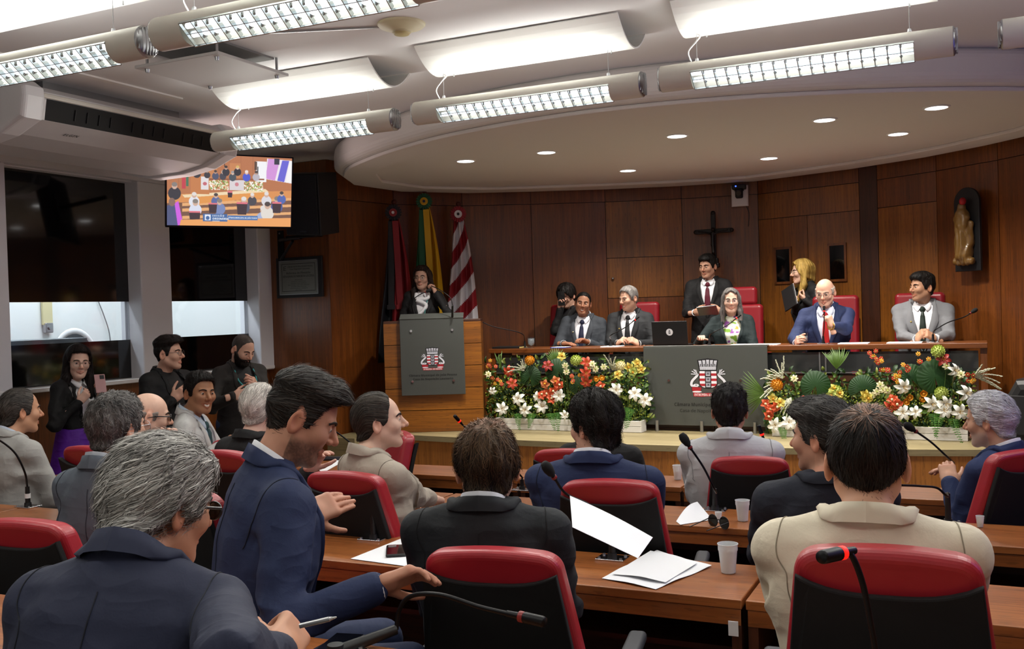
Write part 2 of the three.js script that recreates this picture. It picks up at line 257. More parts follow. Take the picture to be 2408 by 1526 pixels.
// ------------------------------------------------------------------ suspended fluorescent tubes with reflectors over them
const lampGlow = std(0xffffff, .3, { emissive: 0xf2f8ff, emissiveIntensity: 1.5 });
const reflectorMat = std(0xf3f3ef, .7);
const TILT = 38 * D2R;
function tubeFixture() {
  const t = thing('pendant_lamp', '', 'lamp', [0, 0, 0], 0, 'suspended tube lamps');
  const R = .07, L = 1.42, win = 1.08;
  // shell: open below over the louvre and above for the uplight
  const arc = (a0, a1, len, x, r = R) => { const g = new THREE.CylinderGeometry(r, r, len, 24, 1, true, a0, a1 - a0); g.rotateZ(PI / 2); g.translate(x, 0, 0); return g; };
  const c = 1.0;
  part('housing', [arc(PI / 2 + .3, 3 * PI / 2 - c, win, 0), arc(-PI / 2 + c, PI / 2 - .3, win, 0), arc(0, 2 * PI, (L - win) / 2, -(L + win) / 4), arc(0, 2 * PI, (L - win) / 2, (L + win) / 4),
    arc(PI / 2 + .3, 3 * PI / 2 - c, win, 0, R - .003), arc(-PI / 2 + c, PI / 2 - .3, win, 0, R - .003)], new THREE.MeshStandardMaterial({ color: 0xd9d6cb, roughness: .38, side: THREE.DoubleSide }), t);
  for (const s of [-1, 1]) {
    const e = part('end_cap', mv(new THREE.SphereGeometry(R, 20, 10, 0, 2 * PI, 0, PI / 2).scale(1, .28, 1), s * L / 2, 0, 0, 0, 0, -s * PI / 2), M.steel, t);
    const rib = []; for (let k = -3; k <= 3; k++) { const z = k * .017, h = Math.sqrt(R * R - z * z) * 1.75; rib.push(rbox(.008, h, .006, .002, s * (L / 2 + .017 * (1 - (z / R) ** 2)), 0, z)); } part('rib', rib, M.steel, e);
    part('hanger', [rod([s * .52, R, 0], [s * .52, .215, 0], .0015), cyl(.008, .012, .02, s * .52, R + .006, 0)], M.steel, t);
  }
  const lv = []; const w = 2 * R * Math.sin(c), yb = -R * Math.cos(c);
  lv.push(box(win, .012, .004, 0, yb - .002, -w / 2), box(win, .012, .004, 0, yb - .002, w / 2), box(win, .02, .003, 0, yb + .008, 0), box(.004, .014, w, -win / 2, yb, 0), box(.004, .014, w, win / 2, yb, 0));
  for (let k = 1; k < 18; k++) for (const s of [-1, 1]) { const x = -win / 2 + k * win / 18; lv.push(mv(new THREE.CylinderGeometry(.013, .002, .026, 3, 1), x, yb + .01, s * w / 4, 0, PI / 6, 0).scale(1, 1, 1)); lv.push(box(.004, .024, w / 2, x, yb + .008, s * w / 4)); }
  part('louver', lv, M.louver, t);
  for (const s of [-1, 1]) part('lamp_tube', mv(new THREE.CylinderGeometry(.012, .012, win, 10), 0, -.012, s * .022, 0, 0, PI / 2), lampGlow, t);
  part('uplight_tube', mv(new THREE.CylinderGeometry(.013, .013, win, 10), 0, .05, 0, 0, 0, PI / 2), lampGlow, t);
  for (const n of ['housing', 'louver', 'lamp_tube', 'uplight_tube']) t.children.filter(k => k.name === n).forEach(k => { k.rotation.x = -TILT; });
  part('power_cord', tube([[-.55, R, 0], [-.56, .12, .02], [-.51, .17, .03], [-.5, .2, .0], [-.52, .215, 0]], .004, 20, 6), M.white, t);
  return t;
}
const FIXY = 2.86;
const fixA = tubeFixture();
const fixSpots = [[-3.95, -5.27, 'white tube lamp on wires nearest the wall screen'], [-2.33, -5.2, 'white tube lamp on wires, middle of the three before the oval ceiling'], [-.78, -5.15, 'white tube lamp on wires at the right above the dais end'],
  [-3.93, -3.22, 'white tube lamp with ribbed end cap above the air conditioner'], [-2.38, -3.17, 'large white tube lamp at the top edge left of the smoke detector'],
  [-.8, -3.15, 'tube lamp above the picture, right of centre'], [.8, -3.15, 'tube lamp above the picture at the right'], [.85, -5.15, 'tube lamp right of the picture'],
  [-3.95, -1.1, 'tube lamp behind the camera at the left'], [-2.38, -1.1, 'tube lamp behind the camera, left of centre'], [-.8, -1.1, 'tube lamp over the camera'], [.8, -1.1, 'tube lamp behind the camera at the right']];
fixSpots.forEach(([x, z, lab], i) => {
  const f = i ? copy(fixA, lab, [x, FIXY, z], 0) : fixA; f.userData.label = lab; f.position.set(x, FIXY, z);
  const dn = new THREE.RectAreaLight(0xfdfdf6, TUBE_DOWN, 1.08, .075); dn.rotation.x = -PI / 2 - TILT; dn.position.set(x, FIXY - .072 * Math.cos(TILT), z + .072 * Math.sin(TILT)); scene.add(dn); dn.name = 'louver_light_' + i;
  const up = new THREE.RectAreaLight(0xfdfdf6, TUBE_UP, 1.08, .05); up.rotation.x = PI / 2; up.position.set(x, FIXY + .072, z); scene.add(up); up.name = 'uplight_' + i;
  // curved reflector under the ceiling above each tube
  const names = ['nearest the wall screen', 'in the middle before the oval ceiling', 'at the upper right', 'at the upper left corner', 'above the top left tube lamp', 'above the picture', 'above the picture at the right', 'right of the picture', 'behind the camera at the far left', 'behind the camera at the left', 'over the camera', 'behind the camera at the right'];
  const sh = []; const Wd = .5, sag = .125, N = 16;
  for (let k = 0; k <= N; k++) { const u = k / N * 2 - 1; sh.push([u * Wd / 2, -sag * (1 - u * u)]); }
  for (let k = N; k >= 0; k--) { const u = k / N * 2 - 1; sh.push([u * (Wd / 2 - .008), -sag * (1 - u * u) + .008]); }
  const g = mv(extr(sh, 1.25, 0), -.625, CEIL - .012, 0, 0, PI / 2, 0);
  const r = thing('lamp_reflector', 'bright curved white reflector ' + names[i], 'reflector', [x + .02, 0, z - .06], 0, 'ceiling reflectors');
  part('shell', mv(g, 0, 0, 0), reflectorMat, r);
  for (const s of [-1, 1]) part('hook', rod([s * .5, CEIL - .12, 0], [s * .5, CEIL - .155, 0], .004), M.steel, r);
});
// ------------------------------------------------------------------ recessed downlights
const dl = [[-4.05, -7.75, 'far left'], [-3.27, -7.74, 'second from the left in the front row'], [-2.1, -7.62, 'third in the front row'], [-.98, -7.6, 'fourth in the front row'], [-.22, -7.58, 'far right in the front row'], [-.54, -8.6, 'right in the rear row'], [-1.7, -9.3, 'over the camera head in the rear row'], [-3.05, -9.25, 'left in the rear row']];
const dlGlow = std(0xffffff, .4, { emissive: 0xffffff, emissiveIntensity: 5 });
dl.forEach(([x, z, w], i) => {
  const t = thing('downlight', 'round recessed ceiling downlight, ' + w, 'lamp', [x, 2.985, z], 0, 'downlights in the oval ceiling');
  part('trim_ring', lathe([[.075, .0], [.076, -.008], [.09, -.008], [.094, -.002], [.094, 0]]), M.white, t);
  part('diffuser', cyl(.075, .075, .006, 0, -.004, 0, 0, 0, 0, 28), dlGlow, t);
  const l = new THREE.SpotLight(0xfff8ee, DOWNLIGHT, 0, 68 * D2R, .6, 2); l.position.set(0, -.02, 0); l.target.position.set(0, -2, 0); l.castShadow = true; l.shadow.radius = 3; t.add(l); t.add(l.target); l.target.name = 'aim';
});
// ------------------------------------------------------------------ smoke detector, hung ceiling plate
{
  const t = thing('smoke_detector', 'yellowed round smoke detector on the ceiling', 'detector', [-2.78, CEIL, -4.62]);
  part('body', lathe([[0, -.05], [.05, -.05], [.055, -.042], [.06, -.04], [.12, -.018], [.13, -.008], [.13, 0]]), std(0xd8d0aa, .5), t); part('sensor', lathe([[0, -.062], [.04, -.06], [.046, -.05]]), std(0xc8bb86, .5), t);
  const p = thing('ceiling_plate', 'square white plate hung under the ceiling on four bolts', 'plate', [-4.05, CEIL, -4.57]);
  part('plate', rbox(.62, .018, .62, .004, 0, -.1, 0), std(0xb9b6b4, .6), p); part('recess', box(.5, .012, .5, 0, -.006, 0), std(0x8a8886, .8), p);
  for (const [a, b] of [[1, 1], [1, -1], [-1, 1], [-1, -1]]) part('bolt', [cyl(.008, .008, .12, a * .26, -.06, b * .26), cyl(.014, .01, .02, a * .26, -.118, b * .26)], M.steel, p);
}
// ------------------------------------------------------------------ ceiling air conditioner
{
  const t = thing('air_conditioner', 'large white ceiling air conditioner above the left windows', 'air conditioner', [-5.62, -.115, -5.1]);
  // profile in (x toward the room, y), swept along z
  const prof = [[-.62, 3.24], [-.66, 3.1], [-.58, 2.98], [-.3, 2.92], [.02, 2.925], [.25, 2.96], [.41, 3.02], [.44, 3.03], [.465, 3.15], [.46, 3.2], [.4, 3.24]];
  const L = 1.62; const sh = new THREE.Shape(prof.map(p => new THREE.Vector2(...p)));
  const body = mv(new THREE.ExtrudeGeometry(sh, { depth: L, bevelEnabled: false }), 0, 0, -L / 2);
  part('body', body, std(0xd3d1d1, .45), t);
  for (const s of [-1, 1]) {
    const g = new THREE.ExtrudeGeometry(new THREE.Shape(prof.map(([x, y]) => new THREE.Vector2(x * 1.03, 3.07 + (y - 3.07) * 1.06))), { depth: .1, bevelEnabled: true, bevelThickness: .03, bevelSize: .03, bevelSegments: 4, bevelOffset: -.02 });
    part('end_cover', mv(g, 0, 0, s > 0 ? L / 2 + .02 : -L / 2 - .12), std(0xe8e8ea, .4), t);
  }
  const sl = V(.42, 3.03, 0), s2 = V(.46, 3.125, 0);
  part('outlet', box(.012, .13, L - .06, .45, 3.095, 0, 0, 0, -.22), std(0x030304, .75), t);
  const vn = []; for (let k = 0; k < 15; k++) if (k % 5 !== 4) vn.push(rbox(.012, .07, .006, .002, .458, 3.09, -L / 2 + .14 + k * .095, 0, 0, -.22)); part('vane', vn, M.dark, t);
  part('outlet_lip', rbox(.03, .03, L, .008, .462, 3.175, 0), M.tubeWhite, t);
  const c = document.createElement('canvas'); c.width = 256; c.height = 64; const x = c.getContext('2d'); x.clearRect(0, 0, 256, 64); x.fillStyle = '#3c3a38'; x.font = 'italic bold 46px sans-serif'; x.textAlign = 'center'; x.fillText('ELGIN', 128, 48);
  const tx = new THREE.CanvasTexture(c); tx.colorSpace = THREE.SRGBColorSpace;
  const lg = new THREE.PlaneGeometry(.2, .05); const q = part('lettering', lg, new THREE.MeshStandardMaterial({ map: tx, transparent: true, roughness: .5 }), t);
  q.position.set(.338, 2.985, .5); q.rotation.set(0, 0, 0); q.lookAt(t.position.clone().add(V(.335 + .38, 2.992 - 1, .55))); 
  part('bracket', [box(.04, .14, 1.2, -.2, 3.29, 0), box(.04, .14, 1.2, .2, 3.29, 0)], M.steel, t);
}
// ------------------------------------------------------------------ wall screen (live picture of the session) on an arm
{
  const cn = document.createElement('canvas'); cn.width = 1024; cn.height = 576; const x = cn.getContext('2d');
  const R = (c, a, b, w, h) => { x.fillStyle = c; x.fillRect(a, b, w, h); }, E = (c, a, b, rx, ry) => { x.fillStyle = c; x.beginPath(); x.ellipse(a, b, rx, ry, 0, 0, 7); x.fill(); }, P = (c, pts) => { x.fillStyle = c; x.beginPath(); pts.forEach((p, i) => i ? x.lineTo(...p) : x.moveTo(...p)); x.fill(); };
  R('#a5592c', 0, 0, 1024, 576); for (const a of [90, 230, 300, 400, 500, 590, 690]) R('#8a4520', a, 0, 4, 280); R('#b96a35', 310, 30, 90, 250); R('#b96a35', 500, 60, 90, 220);
  P('#e9e3ec', [[810, 10], [1024, 20], [1024, 210], [800, 180]]); P('#c77fd0', [[820, 12], [920, 16], [880, 190], [800, 175]]); P('#4a47c8', [[940, 20], [1000, 22], [960, 200], [900, 190]]); P('#f2f2f2', [[1005, 20], [1024, 22], [1024, 205], [975, 200]]); R('#141420', 872, 6, 44, 50);
  R('#eef0f2', 716, 36, 90, 170); R('#202020', 730, 80, 8, 70);
  R('#5a3524', 0, 330, 1024, 246); P('#cf7a34', [[0, 330], [1024, 270], [1024, 330], [0, 400]]); for (const [a, b] of [[395, 330], [440, 385], [500, 450]]) P('#e09a58', [[120, a], [1024, b], [1024, b + 22], [120, a + 26]]); P('#e9cfa0', [[120, 330], [800, 262], [830, 285], [140, 352]]); P('#d9822f', [[200, 350], [830, 285], [830, 330], [230, 400]]);
  R('#b5622c', 186, 175, 150, 145); R('#d8d4d6', 268, 178, 62, 105); E('#b54a55', 300, 235, 16, 14);
  R('#cfc8cc', 500, 195, 120, 85); E('#c06a74', 560, 232, 16, 16); P('#7a3a1e', [[335, 190], [790, 178], [790, 190], [335, 205]]);
  const fl = rng(77); for (let i = 0; i < 420; i++) { const s = fl() < .5 ? 340 : 625; E(['#ffffff', '#f2efe0', '#7fa23c', '#4f7a2c', '#d98a62', '#f4e6b0'][fl() * 6 | 0], s + fl() * 150, 205 + fl() * 75, 3 + fl() * 5, 3 + fl() * 4); }
  R('#1c1210', 455, 40, 6, 50); R('#1c1210', 440, 52, 36, 5); R('#3a2416', 705, 40, 22, 70);
  const pers = (a, b, s, suit, hd, hair) => { E(suit, a, b + s * 1.5, s * 1.25, s * 1.3); E(hd, a, b, s * .55, s * .68); E(hair, a, b - s * .3, s * .55, s * .45); };
  pers(235, 118, 26, '#15141a', '#c99a80', '#201614'); pers(318, 135, 20, '#1a1a20', '#8a6a58', '#17110f'); pers(385, 138, 22, '#2b3550', '#b07f66', '#241a18'); pers(445, 138, 22, '#22242e', '#d9b09a', '#b0a8a4'); pers(470, 100, 24, '#14141a', '#b98a70', '#1a1210'); pers(525, 140, 24, '#26323a', '#cfa892', '#8c8684'); pers(565, 95, 24, '#101014', '#d9b09a', '#c9a24a'); pers(640, 132, 26, '#2a3ac0', '#dcae98', '#e6d6ce'); pers(720, 132, 24, '#a9a4ae', '#b58c74', '#30221c');
  R('#b3202c', 118, 110, 30, 170); R('#1f5a3c', 150, 110, 20, 150);
  const aud = [[60, 260, 40, '#15151c'], [215, 330, 34, '#d9dde8'], [225, 390, 40, '#cfd6ea'], [390, 330, 30, '#3a4c86'], [420, 380, 38, '#5a6fa8'], [620, 360, 40, '#343c52'], [690, 320, 30, '#26262e'], [810, 310, 34, '#d0cfd6'], [900, 350, 40, '#2b3f88'], [940, 300, 30, '#3048a0'], [790, 440, 56, '#8fa0cc'], [820, 400, 44, '#d9d2c8']];
  for (const [a, b, s, c] of aud) {  pers(a, b, s, c, '#c59c86', ['#2a2220', '#6a625c', '#d9d4d0'][(a >> 3) % 3]); }
  for (const [a, b, w] of [[175, 470, 90], [330, 400, 70], [560, 390, 90], [860, 380, 80], [470, 560, 90], [830, 560, 80], [485, 300, 40]]) { P('#1c1014', [[a, b], [a + w, b], [a + w * .9, b + w], [a + w * .1, b + w]]); R('#d85a68', a, b - 12, w, 14); }
  P('#2a3560', [[0, 420], [60, 400], [90, 576], [0, 576]]); P('#c040d8', [[60, 400], [90, 380], [130, 570], [85, 576]]); E('#6b4a3e', 40, 390, 26, 34);
  P('#e58f44', [[110, 530], [1024, 500], [1024, 576], [100, 576]]);
  R('#1f4a8c', 285, 478, 200, 62); R('#2a5aa0', 488, 488, 250, 36); R('#dfe6f4', 300, 484, 48, 48); E('#1f4a8c', 324, 512, 15, 16);
  x.fillStyle = '#fff'; x.font = '600 20px sans-serif'; x.fillText('S E S S Ã O', 362, 500); x.font = '700 24px sans-serif'; x.fillText('ORDINÁRIA', 362, 526); x.font = '700 15px sans-serif'; x.fillText('CÂMARA MUNICIPAL DE JOÃO PESSOA', 493, 512, 240); R('#ffffff', 362, 534, 60, 4);
  const sm = document.createElement('canvas'); sm.width = 340; sm.height = 191; sm.getContext('2d').drawImage(cn, 0, 0, 340, 191); x.globalAlpha = .85; x.drawImage(sm, 0, 0, 1024, 576); x.globalAlpha = .22; R('#fff4f4', 0, 0, 1024, 576); x.globalAlpha = 1;
  const tx = new THREE.CanvasTexture(cn); tx.colorSpace = THREE.SRGBColorSpace;
  const t = thing('wall_television', 'flat screen showing the live session, hung by the window column', 'television', at(543, 450, 8.35), 56 * D2R);
  t.rotation.set(11 * D2R, 54 * D2R, 0, 'YXZ'); t.scale.setScalar(.94);
  part('casing', rbox(1.13, .66, .035, .008, 0, 0, -.02), M.black, t);
  const bz = part('bezel', [box(1.13, .012, .01, 0, .324, 0), box(1.13, .018, .01, 0, -.321, 0), box(.012, .66, .01, -.559, 0, 0), box(.012, .66, .01, .559, 0, 0)], M.blackMetal, t);
  part('screen', mv(new THREE.PlaneGeometry(1.106, .63), 0, .003, .0005), std(0x050505, .3, { emissive: 0xffffff, emissiveMap: tx, emissiveIntensity: .85 }), t);
  part('wall_arm', [rod([0, 0, -.03], [0, .02, -.5], .022), box(.3, .3, .02, 0, 0, -.045)], M.blackMetal, t);
  const l = new THREE.RectAreaLight(0xf2dcd8, SCREEN_GLOW, 1.1, .62); l.position.set(0, 0, .012); l.rotation.y = PI; t.add(l);
}
// ------------------------------------------------------------------ loudspeaker on wall bracket, plaque, socket
{
  const t = thing('loudspeaker', 'black loudspeaker on a wall bracket behind the screen', 'loudspeaker', [-5.72, 2.71, -7.62], 8 * D2R); t.rotation.set(9 * D2R, 4 * D2R, -4 * D2R, 'YXZ');
  part('cabinet', mv(extr([[-.19, -.29], [.19, -.29], [.19, .29], [-.19, .29]], .34, .012), 0, 0, -.3), std(0x121317, .6), t);
  part('grille', rbox(.35, .55, .012, .004, 0, 0, .046), std(0x16181f, .75, { bumpMap: grainBump, bumpScale: .002 }), t);
  part('badge', box(.055, .016, .004, -.13, .25, .055), M.white, t); 
  const c = document.createElement('canvas'); c.width = 128; c.height = 32; const x = c.getContext('2d'); x.fillStyle = '#5a5d66'; x.font = 'bold 20px sans-serif'; x.fillText('ATTACK', 20, 23); const tx = new THREE.CanvasTexture(c); tx.colorSpace = THREE.SRGBColorSpace;
  part('lettering', mv(new THREE.PlaneGeometry(.12, .03), .02, -.25, .0535), new THREE.MeshStandardMaterial({ map: tx, transparent: true }), t);
  const b = thing('speaker_bracket', 'black triangular wall bracket under the loudspeaker', 'bracket', [-6.42, 2.42, -8.16]);
  part('wall_plate', rbox(.07, .36, .02, .004, 0, -.06, .012), M.blackMetal, b); part('arm', [rod([0, .02, .02], [.55, 0, .4], .02), rod([0, -.18, .02], [.35, -.02, .27], .014), box(.36, .02, .1, .62, 0, .44)], M.blackMetal, b); for (const y of [.09, -.21]) part('screw', cyl(.009, .009, .008, 0, y, .026, PI / 2), M.steel, b);
  // plaque
  const cv = document.createElement('canvas'); cv.width = 640; cv.height = 480; const g = cv.getContext('2d'); g.fillStyle = '#83857f'; g.fillRect(0, 0, 640, 480); g.strokeStyle = '#2c2c2a'; g.lineWidth = 7; g.strokeRect(34, 42, 572, 396); g.fillStyle = '#33332f'; g.textAlign = 'center';
  g.font = '600 30px serif'; g.fillText('CÂMARA MUNICIPAL DE JOÃO PESSOA', 350, 94, 440); g.font = '600 28px serif'; g.fillText('Casa Napoleão Laureano', 345, 128); g.font = '600 40px serif'; g.fillText('Reforma do Plenário', 320, 190); g.font = 'bold 42px serif'; g.fillText('SENADOR HUMBERTO LUCENA', 320, 238, 540);
  g.fillRect(68, 74, 10, 60); g.fillRect(86, 74, 22, 8); g.fillRect(86, 100, 18, 8); g.fillRect(60, 128, 50, 6);
  g.font = '20px serif'; ['Administração', 'Presidente e Mesa da Casa', 'Vereadores desta Legislatura', 'Obra entregue ao povo deste Município', 'em sessão solene desta Casa', 'com os servidores e convidados'].forEach((s, i) => g.fillText(s, 320, 280 + i * 25)); g.fillText('João Pessoa', 320, 428);
  const pt = new THREE.CanvasTexture(cv); pt.colorSpace = THREE.SRGBColorSpace;
  const p = thing('wall_plaque', 'engraved metal plaque on a black wooden board under the loudspeaker', 'plaque', [-6.2, 2.053, -8.155]);
  part('board', rbox(.57, .41, .03, .006), M.dark, p); part('metal_plate', mv(new THREE.PlaneGeometry(.46, .335), 0, 0, .0225), std(0xffffff, .35, { map: pt, metalness: .35 }), p);
  part('rim', [box(.48, .01, .012, 0, .17, .02), box(.48, .01, .012, 0, -.17, .02), box(.01, .34, .012, -.235, 0, .02), box(.01, .34, .012, .235, 0, .02)], M.steel, p);
  const o = thing('wall_socket', 'cream double wall socket low on the wooden wall', 'socket', [-5.9, .965, -8.16]); part('cover', rbox(.075, .125, .012, .004), std(0xd9cf92, .5), o); part('outlet', [cyl(.014, .014, .005, 0, .03, .006, PI / 2), cyl(.014, .014, .005, 0, -.03, .006, PI / 2)], std(0x8c8450, .6), o);
}
// dome camera on the wall under the oval ceiling
{
  const t = thing('pan_camera', 'black pan camera on a white bracket under the oval ceiling', 'camera', [-2.28, 2.83, -10.7], 8 * D2R);
  part('bracket', mv(extr([[-.09, -.11], [.09, -.11], [.09, .12], [-.09, .12]], .05, .02), 0, -.02, -.08), M.white, t);
  part('base', rbox(.15, .05, .12, .015, 0, .07, .02), M.black, t); const h = part('camera_head', [rbox(.08, .1, .09, .02, 0, 0, .03), cyl(.05, .05, .03, 0, .045, .02)], M.black, t); part('lens', cyl(.027, .03, .04, 0, -.005, .085, PI / 2), M.blackGloss, h); part('status_lamp', sph(.008, -.03, .075, .085), std(0x3050ff, .4, { emissive: 0x3a5cff, emissiveIntensity: 3 }), t);
  part('cable', tube([[.06, -.12, -.07], [.09, -.2, -.075], [.08, -.35, -.08]], .004), M.dark, t);
}
// ------------------------------------------------------------------ desks
const onY = (px, py, y) => { const d = at(px, py, 1).sub(camera.position); return camera.position.clone().addScaledVector(d, (y - CAM.h) / d.y); };
const ROW = { A: { f: FA, far: -5.68, near: -5.33 }, B: { f: FB, far: -4.54, near: -4.15 }, C: { f: FC, far: -3.36, near: -2.95 }, D: { f: FD, far: -1.9, near: -1.48 } };
const TOP = .76;
function desk(row, x0, x1, label, k) {
  const r = ROW[row], w = x1 - x0, d = r.near - r.far, t = thing('session_desk', label, 'desk', [(x0 + x1) / 2, r.f, (r.near + r.far) / 2], 0, 'rows of wooden session desks');
  part('desk_top', uvm(rbox(w - .012, .03, d, .004, 0, TOP - .015, 0), 'x', k * 1.3), M.deskWood, t);
  part('apron', uvm(rbox(w - .02, .05, .025, .003, 0, TOP - .056, d / 2 - .018), 'x', k), M.deskWood, t);
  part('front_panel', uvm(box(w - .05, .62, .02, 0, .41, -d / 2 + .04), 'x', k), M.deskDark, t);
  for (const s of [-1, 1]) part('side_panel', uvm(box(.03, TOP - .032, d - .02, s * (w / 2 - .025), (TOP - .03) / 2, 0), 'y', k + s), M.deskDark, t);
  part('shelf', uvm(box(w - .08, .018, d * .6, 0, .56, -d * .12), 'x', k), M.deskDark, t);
  return t;
}
[['A', -4.75, -2.5, 'front row desk under the empty red chair'], ['A', -2.5, -1.5, 'short front row desk left of the light grey suit'], ['A', -1.5, .3, 'front row desk before the dais centre with a water cup'], ['A', .3, 1.9, 'front row desk at the right end'],
['B', -5.3, -4.3, 'second row desk at the left by the window'], ['B', -4.3, -2.5, 'second row desk before the beige suited man'], ['B', -2.5, -.7, 'second row desk with sunglasses, papers and cup'], ['B', -.7, 1.1, 'second row desk at the right with the small milky cup'],
['C', -5.9, -4.25, 'third row desk at the left edge with a microphone'], ['C', -4.25, -2.45, 'third row desk behind the grey suited man'], ['C', -2.45, -.65, 'third row desk with the phone and the large papers'], ['C', -.65, 1.15, 'third row desk before the cream jacket'],
['D', -3.3, -1.3, 'rear desk under the grey haired man'], ['D', -1.3, .6, 'rear desk at the bottom edge of the picture']].forEach((a, i) => desk(a[0], a[1], a[2], a[3], i));

// ------------------------------------------------------------------ red and black office chairs (sitter looks to +z)
function chairProto() {
  const t = thing('office_chair', '', 'chair', [0, 0, 0], 0, 'red and black session chairs');
  const bend = (g, lean = -.2) => { const p = g.attributes.position; for (let i = 0; i < p.count; i++) { const x = p.getX(i), y = p.getY(i), z = p.getZ(i); const k = y - .5; p.setZ(i, z - .22 * k - .1 * k * k); } g.computeVertexNormals(); return g; };
  const sub = g => g; // shapes are finely cut already
  const outline = (wb, wt, y0, y1, rt) => { const s = new THREE.Shape(); s.moveTo(-wb / 2 + .03, y0); s.lineTo(wb / 2 - .03, y0); s.quadraticCurveTo(wb / 2, y0, wb / 2 - .002, y0 + .05); for (let k = 1; k <= 8; k++) { const f = k / 8; s.lineTo(lerp(wb / 2, wt / 2, f), lerp(y0 + .05, y1 - rt, f)); } s.quadraticCurveTo(wt / 2 - .004, y1 - .008, wt / 2 - rt, y1); s.quadraticCurveTo(0, y1 + .016, -wt / 2 + rt, y1); s.quadraticCurveTo(-wt / 2 + .004, y1 - .008, -wt / 2, y1 - rt); for (let k = 1; k <= 8; k++) { const f = k / 8; s.lineTo(-lerp(wt / 2, wb / 2, f), lerp(y1 - rt, y0 + .05, f)); } s.quadraticCurveTo(-wb / 2, y0, -wb / 2 + .03, y0); return s; };
  const cush = new THREE.ExtrudeGeometry(outline(.5, .365, .47, 1.035, .05), { depth: .03, bevelEnabled: true, bevelThickness: .026, bevelSize: .026, bevelOffset: -.026, bevelSegments: 6, curveSegments: 10 });
  part('back_cushion', uvm(bend(mv(cush, 0, 0, -.235))), M.redLeather, t);
  const pn_ = new THREE.Shape(); { const wb = .478, wt = .352, y0 = .455, y1 = .988; pn_.moveTo(-wb / 2, y0); pn_.lineTo(wb / 2, y0); for (let k = 1; k <= 6; k++) pn_.lineTo(lerp(wb / 2, wt / 2, k / 6), lerp(y0, y1, k / 6)); for (let k = 1; k <= 12; k++) { const u = 1 - 2 * k / 12; pn_.lineTo(u * wt / 2, y1 - .032 * (1 - Math.pow(Math.abs(u), 3))); } for (let k = 1; k <= 6; k++) pn_.lineTo(-lerp(wt / 2, wb / 2, k / 6), lerp(y1, y0, k / 6)); }
  const bp = part('back_panel', uvm(bend(mv(new THREE.ExtrudeGeometry(pn_, { depth: .014, bevelEnabled: true, bevelThickness: .005, bevelSize: .005, bevelOffset: -.005, bevelSegments: 2 }), 0, 0, -.281))), M.blackFabric, t);
  for (const [x, y] of [[-.11, .78], [.11, .78]]) part('screw', sph(.006, x, y, -.352), M.chrome, bp);
  part('seat', uvm(rbox(.5, .1, .48, .045, 0, .43, .02)), M.redLeather, t); part('seat_base', rbox(.46, .03, .44, .01, 0, .375, .02), M.black, t);
  part('spine', [rbox(.1, .03, .2, .01, 0, .365, -.2), rbox(.1, .2, .025, .01, 0, .45, -.31)], M.black, t);
  for (const s of [-1, 1]) { const a = part('armrest', rbox(.055, .035, .27, .015, s * .29, .655, .04), std(0x3b3d42, .5), t); part('arm_support', tube([[s * .22, .37, .04], [s * .29, .4, .05], [s * .3, .52, .03], [s * .29, .64, .02]], .016, 16, 8), M.black, a); }
  part('gas_lift', [cyl(.026, .026, .22, 0, .26, 0), cyl(.035, .04, .08, 0, .14, 0)], M.blackMetal, t);
  for (let k = 0; k < 5; k++) { const a = k * 1.2566 + .3, l = part('base_leg', rbox(.28, .035, .045, .012, 0, 0, 0), M.black, t); l.position.set(.14 * Math.cos(a), .095, .14 * Math.sin(a)); l.rotation.y = -a; const c = part('caster', [cyl(.028, .028, .018, .13, -.066, .014, PI / 2), cyl(.028, .028, .018, .13, -.066, -.014, PI / 2), cyl(.008, .008, .05, .13, -.03, 0)], M.dark, l); }
  return t;
}
const chair0 = chairProto(); let chairUsed = false;
function chair(pos, yaw, label) { if (!chairUsed) { chairUsed = true; chair0.position.copy(vec(pos)); chair0.rotation.y = yaw; chair0.userData.label = label; return chair0; } return copy(chair0, label, vec(pos), yaw); }
// yaw PI = the sitter looks to the dais; the measured point is the middle of the top edge of the back
function chairZ(px, py, Z, floor, yaw, label) { const p = at(px, py, Z), k = (p.y - floor) / 1.04, o = V(0, 0, -.37).applyAxisAngle(V(0, 1, 0), yaw), c = chair([p.x - o.x, floor, p.z - o.z], yaw, label); c.scale.y = k; return c; }
function chairTop(px, py, floor, yaw, label) { const p = onY(px, py, floor + 1.04), o = V(0, 0, -.37).applyAxisAngle(V(0, 1, 0), yaw); return chair([p.x - o.x, floor, p.z - o.z], yaw, label); }
// ------------------------------------------------------------------ red leather chairs on the dais
function daisChair(x, z, yaw, label, tall = 0) {
  const t = thing('leather_chair', label, 'chair', [x, STAGE, z], yaw, 'red leather chairs behind the dais table');
  const L = phy(0x8c1622, .38, { clearcoat: .4, clearcoatRoughness: .25 });
  part('back_cushion', mv(rbox(.44, .68, .1, .045), 0, .87 - tall * .06, -.27, -.12), L, t);
  if (tall) part('headrest', mv(rbox(.32, .2, .1, .045), 0, 1.23, -.33, -.12), L, t);
  part('back_shell', mv(rbox(.44, .46, .04, .02), 0, .76, -.335, -.12), M.black, t);
  part('seat', rbox(.52, .12, .5, .05, 0, .42, 0), L, t);
  for (const s of [-1, 1]) part('armrest', [rbox(.06, .05, .3, .02, s * .29, .64, .0), rbox(.04, .22, .05, .015, s * .29, .52, -.05)], L, t);
  part('gas_lift', [cyl(.028, .028, .28, 0, .24, 0)], M.blackMetal, t); for (let k = 0; k < 5; k++) { const a = k * 1.2566, l = part('base_leg', rbox(.3, .035, .05, .012), M.black, t); l.position.set(.15 * Math.cos(a), .07, .15 * Math.sin(a)); l.rotation.y = -a; part('caster', cyl(.03, .03, .04, .13, -.035, 0, PI / 2), M.dark, l); }
  return t;
}
